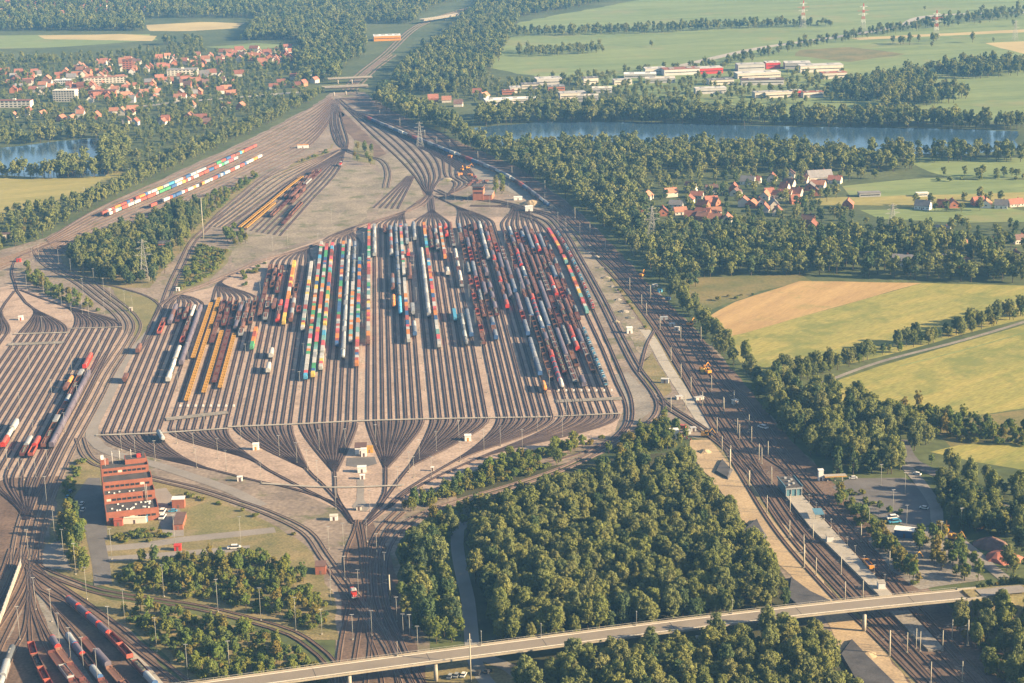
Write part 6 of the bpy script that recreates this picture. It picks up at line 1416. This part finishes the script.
for k, (x, y) in enumerate([(677, 433), (680, 436), (684, 438), (688, 440), (672, 430), (668, 428)]):
    p = G(x, y); o = thing('site_barrier', f'red and white barrier, {ordn(k + 1)} in the row at the junction site', 'barrier', (p.x, p.y, .12), -.5, 'site barriers')
    for j in range(4): b = MB(); b.box(-2 + j, -1 + j, -.08, .08, .4, 1.0, 'red' if j % 2 else 'white'); b.build('board', o)
    for j in (-1.6, 1.6): b = MB(); b.box(j - .1, j + .1, -.3, .3, 0, .4, 'dark'); b.build('foot', o)
for k in range(9):
    p = G(449 + k * 2.2, 186 - (k % 3) * 2.0); b = MB(); b.box(-2.2, 2.2, -1.0, 1.0, 0, 1.1, 'rust'); b.box(-2, 2, -.8, .8, 1.1, 1.7, 'maroon'); b.build('sleeper_stack', None, label=f'dark sleeper stack, {ordn(k + 1)} in the store beside the control tower', cat='stack', group='sleeper stacks', loc=(p.x + 20, p.y, .15), rz=.4)

# ================================================================== planting
# roads and paths keep clear
for o in list(bpy.data.objects):
    if o.name.split('.')[0] in ('lane', 'access_road', 'woodland_path', 'service_road', 'main_street', 'motorway'):
        w = o.data.vertices; claim([o.matrix_world @ v.co for v in w], 0.6)
        n = len(w) // 2; claim([(w[2 * i].co + w[2 * i + 1].co) / 2 for i in range(n)], 2.4)
bk = [0, 0]
for q in bp:
    if 0 < q.y: KEEP.append((q.x, q.y, 6.0))
BIG = [f'big{i}' for i in range(6)]; YNG = [f'young{i}' for i in range(4)]; SHR = [f'shrub{i}' for i in range(4)]; FAR = [f'far{i}' for i in range(4)]; FARD = ['fard0', 'fard1']; FARS = ['fars0', 'fars1']; DRK = [f'dark{i}' for i in range(3)]; CON = ['cone0', 'cone1']
wood('central wood', [(474, 524), (500, 511), (560, 497), (610, 486), (650, 474), (686, 465), (697, 480), (718, 505), (742, 535), (765, 560), (782, 592), (788, 606), (700, 622), (600, 636), (505, 648), (486, 630), (478, 600), (472, 560)], 5.6, BIG * 6 + DRK, .48, .95, 1, near=True)
wood('bridge side wood', [(508, 676), (530, 690), (556, 676), (640, 660), (760, 645), (805, 640), (838, 665), (856, 695), (870, 740), (560, 740)], 5.7, BIG * 6 + DRK, .48, .95, 2, near=True)
wood('hump side shrubs', [(402, 548), (432, 526), (470, 511), (520, 499), (560, 484), (600, 470), (640, 456), (655, 462), (600, 484), (540, 502), (480, 522), (430, 546)], 4.2, YNG + SHR, .6, 1.0, 78, near=True)
wood('path side thicket', [(404, 556), (425, 540), (462, 518), (458, 524), (450, 545), (430, 560), (446, 580), (455, 600), (462, 630), (462, 645), (432, 650), (412, 632), (398, 600)], 5.6, YNG * 2 + BIG[:2] + DRK, .7, 1.05, 3, near=True)
wood('hump side shrubs', [(384, 530), (398, 513), (440, 491), (480, 472), (520, 456), (560, 448), (600, 441), (625, 434), (655, 424), (664, 442), (600, 456), (560, 467), (500, 485), (450, 503), (410, 518), (392, 533)], 3.4, YNG + SHR * 2, .6, 1.05, 4, near=True)
wood('near left shrubs', [(112, 582), (135, 562), (200, 560), (262, 552), (300, 572), (322, 600), (330, 630), (300, 632), (200, 604), (140, 596)], 4.0, YNG + SHR * 2, .5, .9, 5, .95, near=True)
wood('near corner shrubs', [(118, 612), (150, 610), (200, 618), (258, 632), (300, 652), (318, 672), (330, 700), (215, 700), (180, 668), (150, 640)], 4.0, YNG + SHR * 2, .5, .95, 6, near=True)
wood('office trees', [(58, 530), (72, 508), (84, 520), (90, 560), (92, 575), (72, 568), (64, 552)], 4.6, YNG * 2 + SHR, .75, 1.2, 7, .95, near=True)
wood('office hedges', [(110, 545), (160, 538), (170, 530), (172, 537), (150, 543), (112, 549)], 3.6, SHR, .5, .8, 8, .8, near=True)
wood('office hedges', [(62, 484), (80, 458), (86, 460), (72, 500), (64, 512)], 4.0, SHR, .5, .85, 9, .8, near=True)
wood('office hedges', [(160, 490), (215, 501), (262, 517), (300, 535), (298, 538), (240, 512), (200, 500), (160, 493)], 4.5, SHR, .35, .75, 10, .6, near=True)
wood('small left wood', [(62, 272), (75, 250), (115, 230), (185, 211), (205, 208), (196, 238), (168, 270), (155, 285), (110, 287), (76, 281)], 8.0, BIG + DRK, .7, .95, 11, near=True)
wood('embankment scrub', [(185, 211), (250, 178), (262, 176), (215, 215), (200, 226)], 6, YNG + SHR, .6, .95, 12, near=True)
wood('left yard shrubs', [(26, 268), (50, 285), (98, 308), (100, 314), (60, 304), (28, 284)], 5.2, YNG + SHR, .65, .95, 13, near=True)
wood('siding scrub', [(185, 262), (200, 246), (228, 252), (222, 268), (200, 284), (178, 292)], 5, SHR, .7, 1.0, 14, .9, near=True)
wood('siding trees', [(222, 240), (232, 226), (246, 236), (246, 252), (232, 246)], 8, YNG, .8, 1.1, 15, .8, near=True)
wood('siding scrub', [(240, 275), (262, 262), (320, 243), (360, 227), (362, 230), (300, 254), (262, 268), (244, 288)], 5.5, SHR + YNG[:1], .5, .85, 16, .75, near=True)
wood('throat trees', [(352, 146), (372, 150), (372, 168), (356, 165)], 12, YNG, .8, 1.1, 17, .7, near=True)
wood('throat trees', [(490, 186), (502, 180), (508, 196), (494, 196)], 9, YNG, .9, 1.1, 18, .8, near=True)
wood('track side trees', [(655, 292), (690, 300), (708, 325), (735, 355), (762, 378), (742, 374), (712, 348), (678, 312)], 8.5, BIG, .6, .85, 19, near=True)
wood('right wood', [(744, 380), (800, 390), (850, 404), (905, 420), (932, 445), (918, 474), (868, 480), (838, 480), (800, 452), (768, 420)], 8.0, BIG * 3 + DRK + CON[:1], .72, 1.05, 20, near=True)
wood('field hedge trees', [(880, 408), (930, 412), (985, 425), (1030, 434), (1030, 447), (960, 442), (905, 432)], 4.6, SHR + YNG, .65, 1.05, 21, .9, near=True)
wood('road side trees', [(935, 488), (975, 490), (1030, 515), (1030, 562), (1000, 548), (965, 522)], 6.0, BIG + DRK, .5, .85, 75, near=True)
wood('car park trees', [(925, 480), (950, 490), (985, 512), (1030, 545), (1030, 600), (985, 565), (955, 528), (935, 505)], 6.0, BIG + DRK + CON, .5, .8, 22, near=True)
wood('road side trees', [(922, 462), (960, 470), (1030, 498), (1030, 530), (985, 505), (945, 478)], 6.0, BIG + YNG, .5, .8, 23, near=True)
wood('station hedge', [(822, 494), (840, 496), (866, 518), (896, 552), (914, 578), (926, 590), (908, 590), (870, 545), (836, 512)], 3.3, YNG * 2 + SHR, .6, .95, 24, .95, near=True)
wood('site trees', [(900, 545), (930, 530), (960, 552), (985, 580), (960, 585), (935, 565)], 6, YNG, .7, 1.05, 25, .95, near=True)
wood('embankment trees', [(925, 618), (958, 606), (985, 592), (1030, 584), (1090, 640), (1090, 720), (1010, 700), (972, 655)], 5.2, BIG + YNG * 2 + SHR, .5, .85, 26, near=True)
wood('office hedges', [(112, 536), (160, 530), (162, 537), (113, 543)], 3.0, SHR, .5, .75, 71, .9, near=True)
wood('throat trees', [(334, 116), (340, 118), (346, 150), (338, 150)], 6, SHR, .8, 1.2, 72, .8, near=True)
wood('embankment scrub', [(232, 190), (268, 170), (330, 150), (334, 154), (275, 176), (240, 196)], 5, SHR, .5, .9, 73, .6, near=True)
wood('car park islands', [(838, 494), (846, 490), (880, 500), (905, 512), (900, 518), (872, 508)], 4.5, SHR + YNG[:1], .45, .8, 74, .6, near=True)
wood('embankment trees', [(970, 660), (1000, 672), (1030, 700), (1000, 690)], 5, SHR, .8, 1.1, 27, near=True)
wood('lane trees', [(770, 372), (810, 370), (880, 353), (960, 330), (1030, 307), (1030, 316), (960, 337), (880, 358), (812, 379), (780, 388)], 6.0, BIG + YNG, .55, .85, 28, .97, near=True)
wood('junction shrubs', [(600, 440), (640, 424), (664, 418), (690, 440), (665, 452), (620, 455)], 4.6, SHR + YNG, .7, 1.0, 29, near=True)
wood('verge shrubs', [(590, 242), (596, 240), (625, 282), (652, 322), (664, 350), (656, 345), (640, 322), (612, 282)], 5, SHR, .35, .65, 30, .7, near=True)
wood('office hedges', [(626, 390), (634, 386), (637, 410), (632, 425), (626, 420)], 5, SHR, .5, .8, 31, .7, near=True)
# far woods
wood('main right wood', [(645, 268), (660, 240), (700, 232), (760, 235), (850, 240), (900, 236), (1030, 252), (1030, 284), (900, 280), (800, 276), (700, 278), (690, 298), (668, 292)], 10.5, FAR + FARD, .8, 1.15, 40, .95)
wood('village trees', [(640, 232), (625, 200), (640, 180), (700, 172), (800, 170), (830, 182), (838, 200), (850, 212), (870, 220), (900, 225), (1030, 228), (1030, 252), (900, 236), (760, 234), (700, 231)], 12.5, FAR + FARD, .5, .85, 41, .64)
wood('village trees', [(905, 203), (960, 200), (1030, 198), (1030, 212), (900, 214)], 13, FAR, .6, .9, 42, .45)
wood('railside wood', [(362, 96), (400, 118), (450, 142), (505, 166), (548, 186), (590, 218), (612, 236), (640, 262), (662, 238), (640, 200), (645, 178), (600, 162), (540, 152), (500, 150), (476, 146), (460, 128), (420, 108), (380, 92)], 11, FAR * 2 + FARD, .85, 1.25, 43, .97)
wood('lakeside wood', [(500, 150), (600, 148), (700, 149), (800, 153), (868, 160), (920, 162), (910, 172), (830, 172), (700, 172), (640, 176), (590, 162)], 11, FAR * 2 + FARD, .85, 1.2, 44, .97)
wood('lakeside wood', [(862, 158), (880, 154), (1030, 155), (1030, 162), (905, 163)], 11, FAR + FARD, .9, 1.2, 45, .95)
wood('far shore wood', [(476, 127), (480, 116), (560, 112), (640, 110), (760, 117), (900, 120), (1030, 125), (1030, 131), (900, 128), (760, 126), (640, 123), (540, 123)], 11, FAR * 2 + FARD, .9, 1.3, 46, .97)
wood('estate trees', [(430, 96), (500, 108), (640, 104), (840, 104), (870, 92), (850, 74), (790, 74), (700, 78), (640, 80), (500, 82), (470, 70)], 14, FAR, .45, .8, 47, .7)
wood('meadow copses', [(845, 88), (920, 72), (935, 86), (905, 100), (860, 104), (840, 98)], 11, FAR + FARD, .9, 1.2, 48, .9)
wood('meadow copses', [(925, 72), (975, 64), (1030, 66), (1030, 76), (960, 80)], 11, FAR + FARD, .9, 1.2, 49, .9)
wood('meadow copses', [(885, 108), (920, 92), (975, 96), (960, 104), (910, 108)], 11, FAR + FARD, .9, 1.2, 50, .8)
wood('meadow copses', [(870, 106), (900, 100), (905, 106), (880, 110)], 11, FAR, .9, 1.2, 51, .8)
wood('meadow tree lines', [(512, 32), (620, 30), (700, 26), (760, 24), (830, 24), (835, 27), (760, 28), (640, 34), (512, 37)], 12, FAR + FARD, 0.65, 0.90, 52, .95)
wood('meadow tree lines', [(512, 56), (520, 50), (600, 48), (606, 53), (540, 57)], 11, FAR, 0.58, 0.79, 53, .8)
wood('meadow tree lines', [(690, 70), (760, 54), (800, 44), (860, 34), (940, 20), (1030, 8), (1030, 18), (940, 28), (870, 38), (800, 50), (720, 72)], 13, FAR + FARD, 0.58, 0.86, 54, .72)
wood('meadow tree lines', [(880, 44), (940, 40), (942, 44), (885, 47)], 13, FAR, .7, 1.0, 55, .4)
wood('meadow tree lines', [(512, 84), (600, 76), (640, 70), (700, 66), (700, 72), (620, 80), (512, 92)], 13, FAR, 0.50, 0.72, 56, .75)
wood('scattered meadow trees', [(640, 45), (760, 35), (1030, -5), (1030, 60), (830, 66), (660, 64)], 60, FAR, .5, .9, 57, .12)
wood('top wood', [(-20, 22), (140, 26), (250, 30), (330, 40), (320, 60), (250, 48), (150, 46), (60, 52), (-20, 50)], 13, FAR + FARD, .8, 1.2, 58, .75)
wood('top wood', [(-20, 22), (40, 30), (140, 32), (150, 25), (210, 20), (290, 20), (300, -20), (-20, -20)], 13, FAR + FARD, .9, 1.25, 59, .62)
wood('top wood', [(240, 44), (260, 18), (310, -20), (640, -20), (600, 4), (520, 18), (500, 60), (470, 92), (430, 95), (370, 92), (340, 82), (300, 84), (300, 60)], 12, FAR + FARD, .85, 1.25, 60, .92)
wood('town trees', [(-20, 52), (250, 46), (300, 60), (300, 92), (320, 96), (300, 106), (256, 130), (200, 152), (150, 168), (110, 178), (120, 140), (95, 134), (40, 140), (-20, 146)], 11.5, FAR * 2 + FARD, .42, .82, 61, .6)
wood('reception yard tree line', [(50, 240), (30, 212), (62, 208), (130, 182), (140, 170), (190, 150), (250, 126), (300, 102), (325, 92), (320, 98), (256, 132), (190, 162), (105, 202), (60, 230)], 8.5, FAR, .6, .85, 62, .9)
wood('left edge trees', [(-20, 214), (30, 214), (42, 232), (45, 240), (-20, 258)], 9, FAR + YNG, .6, .95, 63, .85)
wood('lake shore trees', [(-20, 178), (60, 180), (95, 178), (105, 172), (130, 172), (60, 174), (-20, 175)], 8, FAR, .6, 1.15, 64, .75)
wood('lake shore trees', [(52, 178), (60, 166), (92, 164), (98, 176)], 9, FAR, .8, 1.2, 76, .9)
wood('lake shore trees', [(96, 160), (112, 136), (130, 150), (120, 176), (104, 176)], 9, FAR, .8, 1.2, 77, .95)
wood('lake shore trees', [(-20, 145), (60, 138), (95, 134), (100, 138), (60, 141), (-20, 150)], 11, FAR, .8, 1.1, 65, .9)
wood('meadow hedges', [(795, 180), (850, 177), (930, 176), (1030, 176), (1030, 180), (930, 179), (850, 182)], 11, FAR, .5, .9, 66, .6)
wood('meadow hedges', [(930, 180), (1030, 178), (1030, 180), (930, 182)], 9, FARS, .8, 1.2, 67, .8)
wood('field margin shrubs', [(705, 300), (760, 292), (762, 296), (712, 305)], 8, SHR, .5, .8, 68, .5, near=True)

WORDS = {'tree': ('broadleaf_tree', 'tree'), 'shrub': ('shrub', 'shrub'), 'young': ('young_tree', 'young tree'), 'cone': ('conifer_tree', 'conifer'), 'dark': ('dark_tree', 'tree')}
def kind_of(k): return 'shrub' if k.startswith(('shrub', 'fars')) else 'young' if k.startswith('young') else 'tree'
LOOK = {'big': 'leafy green tree', 'dark': 'dark green tree', 'cone': 'dark conifer', 'young': 'bushy young tree', 'shrub': 'low green shrub'}
NEAR.sort(key=lambda t: -t[0])
cnt = {'tree': 0, 'young': 0, 'shrub': 0}
mass = {}
sing = []
for sz, x, y, k, s, rz, sh, reg in NEAR:
    kk = kind_of(k); lim = {'tree': 300, 'young': 290, 'shrub': 290}[kk]
    if sz > 0 and cnt[kk] < lim: cnt[kk] += 1; sing.append((x, y, k, s, rz, sh, reg))
    else: mass.setdefault(reg, []).append((x, y, k, s, rz, sh))
PLACE = {'central wood': 'in the large wood above the road bridge', 'bridge side wood': 'in the wood below the road bridge', 'path side thicket': 'in the thicket left of the woodland path', 'hump side shrubs': 'along the curved tracks right of the hump', 'near left shrubs': 'in the scrub below the lawn', 'near corner shrubs': 'in the scrub beside the near left sidings', 'office trees': 'on the verge left of the brick office', 'office hedges': 'in the plantings around the yard roads', 'small left wood': 'in the small wood left of the big yard', 'embankment scrub': 'on the scrubby strip below the reception tracks', 'left yard shrubs': 'on the bank above the left yard', 'siding scrub': 'in the scrub at the top left of the big yard', 'siding trees': 'at the foot of the stabling sidings', 'throat trees': 'beside the upper track throat', 'track side trees': 'between the main line and the stubble field', 'right wood': 'in the wood right of the main line', 'field hedge trees': 'along the meadow hedge on the right', 'car park trees': 'beside the car park drive', 'road side trees': 'along the road on the right', 'station hedge': 'in the strip beside the station platform', 'site trees': 'around the building site', 'car park islands': 'on the green islands of the car park', 'embankment trees': 'on the road embankment on the right', 'lane trees': 'along the lane through the fields', 'junction shrubs': 'at the junction building site', 'verge shrubs': 'on the verge of the main line', 'field margin shrubs': 'on the margin of the stubble field'}
def sub(reg, x, y):
    px, py = PX((x, y, 0))
    if reg == 'central wood':
        if px < 510: return 'at the left edge of the wood along the path'
        if py < 490: return 'at the far edge of the wood below the curved tracks'
        if py > 618 - (px - 640) * .1: return 'in the front row of the wood behind the road bridge'
        if px > 640 + (py - 460) * .82: return 'at the right edge of the wood beside the sandy strip'
        return 'deep in the left half of the wood above the bridge' if px < 610 else 'deep in the right half of the wood above the bridge'
    if reg == 'bridge side wood':
        return 'in the wood below the bridge, ' + ('left part' if px < 640 else 'middle part' if px < 740 else 'right part by the sand')
    if reg in ('near left shrubs', 'near corner shrubs'):
        lo, hi = (112, 330) if reg == 'near left shrubs' else (118, 330); t = (px - lo) / (hi - lo)
        return PLACE[reg] + (', left third' if t < .34 else ', middle third' if t < .67 else ', right third')
    if reg == 'hump side shrubs': return PLACE[reg] + (', lower part' if px < 470 else ', upper part')
    if reg == 'right wood': return PLACE[reg] + (', upper end' if px < 800 else ', middle' if px < 860 else ', lower end')
    return PLACE[reg]
for x, y, k, s, rz, sh, reg in sing:
    PL = sub(reg, x, y)
    fam = k.rstrip('0123456789'); nm = {'big': 'broadleaf_tree', 'dark': 'dark_tree', 'cone': 'conifer_tree', 'young': 'young_tree', 'shrub': 'shrub'}[fam]
    o = thing(nm, f'{LOOK[fam]} {PL}', 'shrub' if fam == 'shrub' else 'tree', (x, y, .05), rz, f'{fam} plants {PL}', (s, s, sh))
    link('trunk', PROTO[k]['trunk'], o); link('crown', PROTO[k]['crown'], o)
# the remaining trees: one mass per wood, instanced on points
PK = list(PROTO)
pobj = {}
for k in PK:
    o = bpy.data.objects.new('tree_pattern_' + k, PROTO[k]['whole']); pobj[k] = o
def woodland(name, label, lst):
    keys = sorted({t[2] for t in lst}); me = bpy.data.meshes.new(name)
    me.from_pydata([(t[0], t[1], .0) for t in lst], [], [])
    a = me.attributes.new('idx', 'INT', 'POINT'); a.data.foreach_set('value', [keys.index(t[2]) for t in lst])
    a = me.attributes.new('rot', 'FLOAT_VECTOR', 'POINT'); a.data.foreach_set('vector', [c for t in lst for c in (0, 0, t[4])])
    a = me.attributes.new('scl', 'FLOAT_VECTOR', 'POINT'); a.data.foreach_set('vector', [c for t in lst for c in (t[3], t[3], t[5])])
    o = link(name, me, None, label, 'wood', None, 'stuff')
    g = bpy.data.node_groups.new(name, 'GeometryNodeTree'); g.interface.new_socket('Geometry', in_out='INPUT', socket_type='NodeSocketGeometry'); g.interface.new_socket('Geometry', in_out='OUTPUT', socket_type='NodeSocketGeometry')
    gi = g.nodes.new('NodeGroupInput'); go = g.nodes.new('NodeGroupOutput'); iop = g.nodes.new('GeometryNodeInstanceOnPoints'); gti = g.nodes.new('GeometryNodeJoinGeometry')
    for k in reversed(keys):
        oi = g.nodes.new('GeometryNodeObjectInfo'); oi.inputs['Object'].default_value = pobj[k]; oi.inputs['As Instance'].default_value = True; g.links.new(oi.outputs['Geometry'], gti.inputs[0])
    def attr(n, t):
        q = g.nodes.new('GeometryNodeInputNamedAttribute'); q.data_type = t; q.inputs['Name'].default_value = n; return q.outputs[0]
    g.links.new(gi.outputs[0], iop.inputs['Points']); g.links.new(gti.outputs[0], iop.inputs['Instance']); iop.inputs['Pick Instance'].default_value = True
    g.links.new(attr('idx', 'INT'), iop.inputs['Instance Index'])
    e2r = g.nodes.new('FunctionNodeEulerToRotation'); g.links.new(attr('rot', 'FLOAT_VECTOR'), e2r.inputs[0]); g.links.new(e2r.outputs[0], iop.inputs['Rotation']); g.links.new(attr('scl', 'FLOAT_VECTOR'), iop.inputs['Scale'])
    g.links.new(iop.outputs[0], go.inputs[0])
    md = o.modifiers.new('planting', 'NODES'); md.node_group = g
    return o
for reg, lst in mass.items():
    woodland('woodland', f'mass of green foliage, the {reg}' if len(reg.split()) > 1 else f'mass of trees in the {reg}', lst)
print('single plants', cnt, 'mass', sum(len(v) for v in mass.values()))

# ================================================================== haze
M_h = bpy.data.materials.new('haze_air'); M_h.use_nodes = True; t = M_h.node_tree; t.nodes.clear()
pv = t.nodes.new('ShaderNodeVolumePrincipled'); pv.inputs['Color'].default_value = (.20, .50, 1.0, 1); pv.inputs['Density'].default_value = 0.60e-4; pv.inputs['Anisotropy'].default_value = 0.0
ou = t.nodes.new('ShaderNodeOutputMaterial'); t.links.new(pv.outputs[0], ou.inputs['Volume'])
hb = MB(); hb.box(-S - 50, S + 50, -2550, 2 * S + 50, -1.0, 356.0, M_h); hb.build('haze', kind='stuff', label='thin bluish summer haze over the whole landscape')
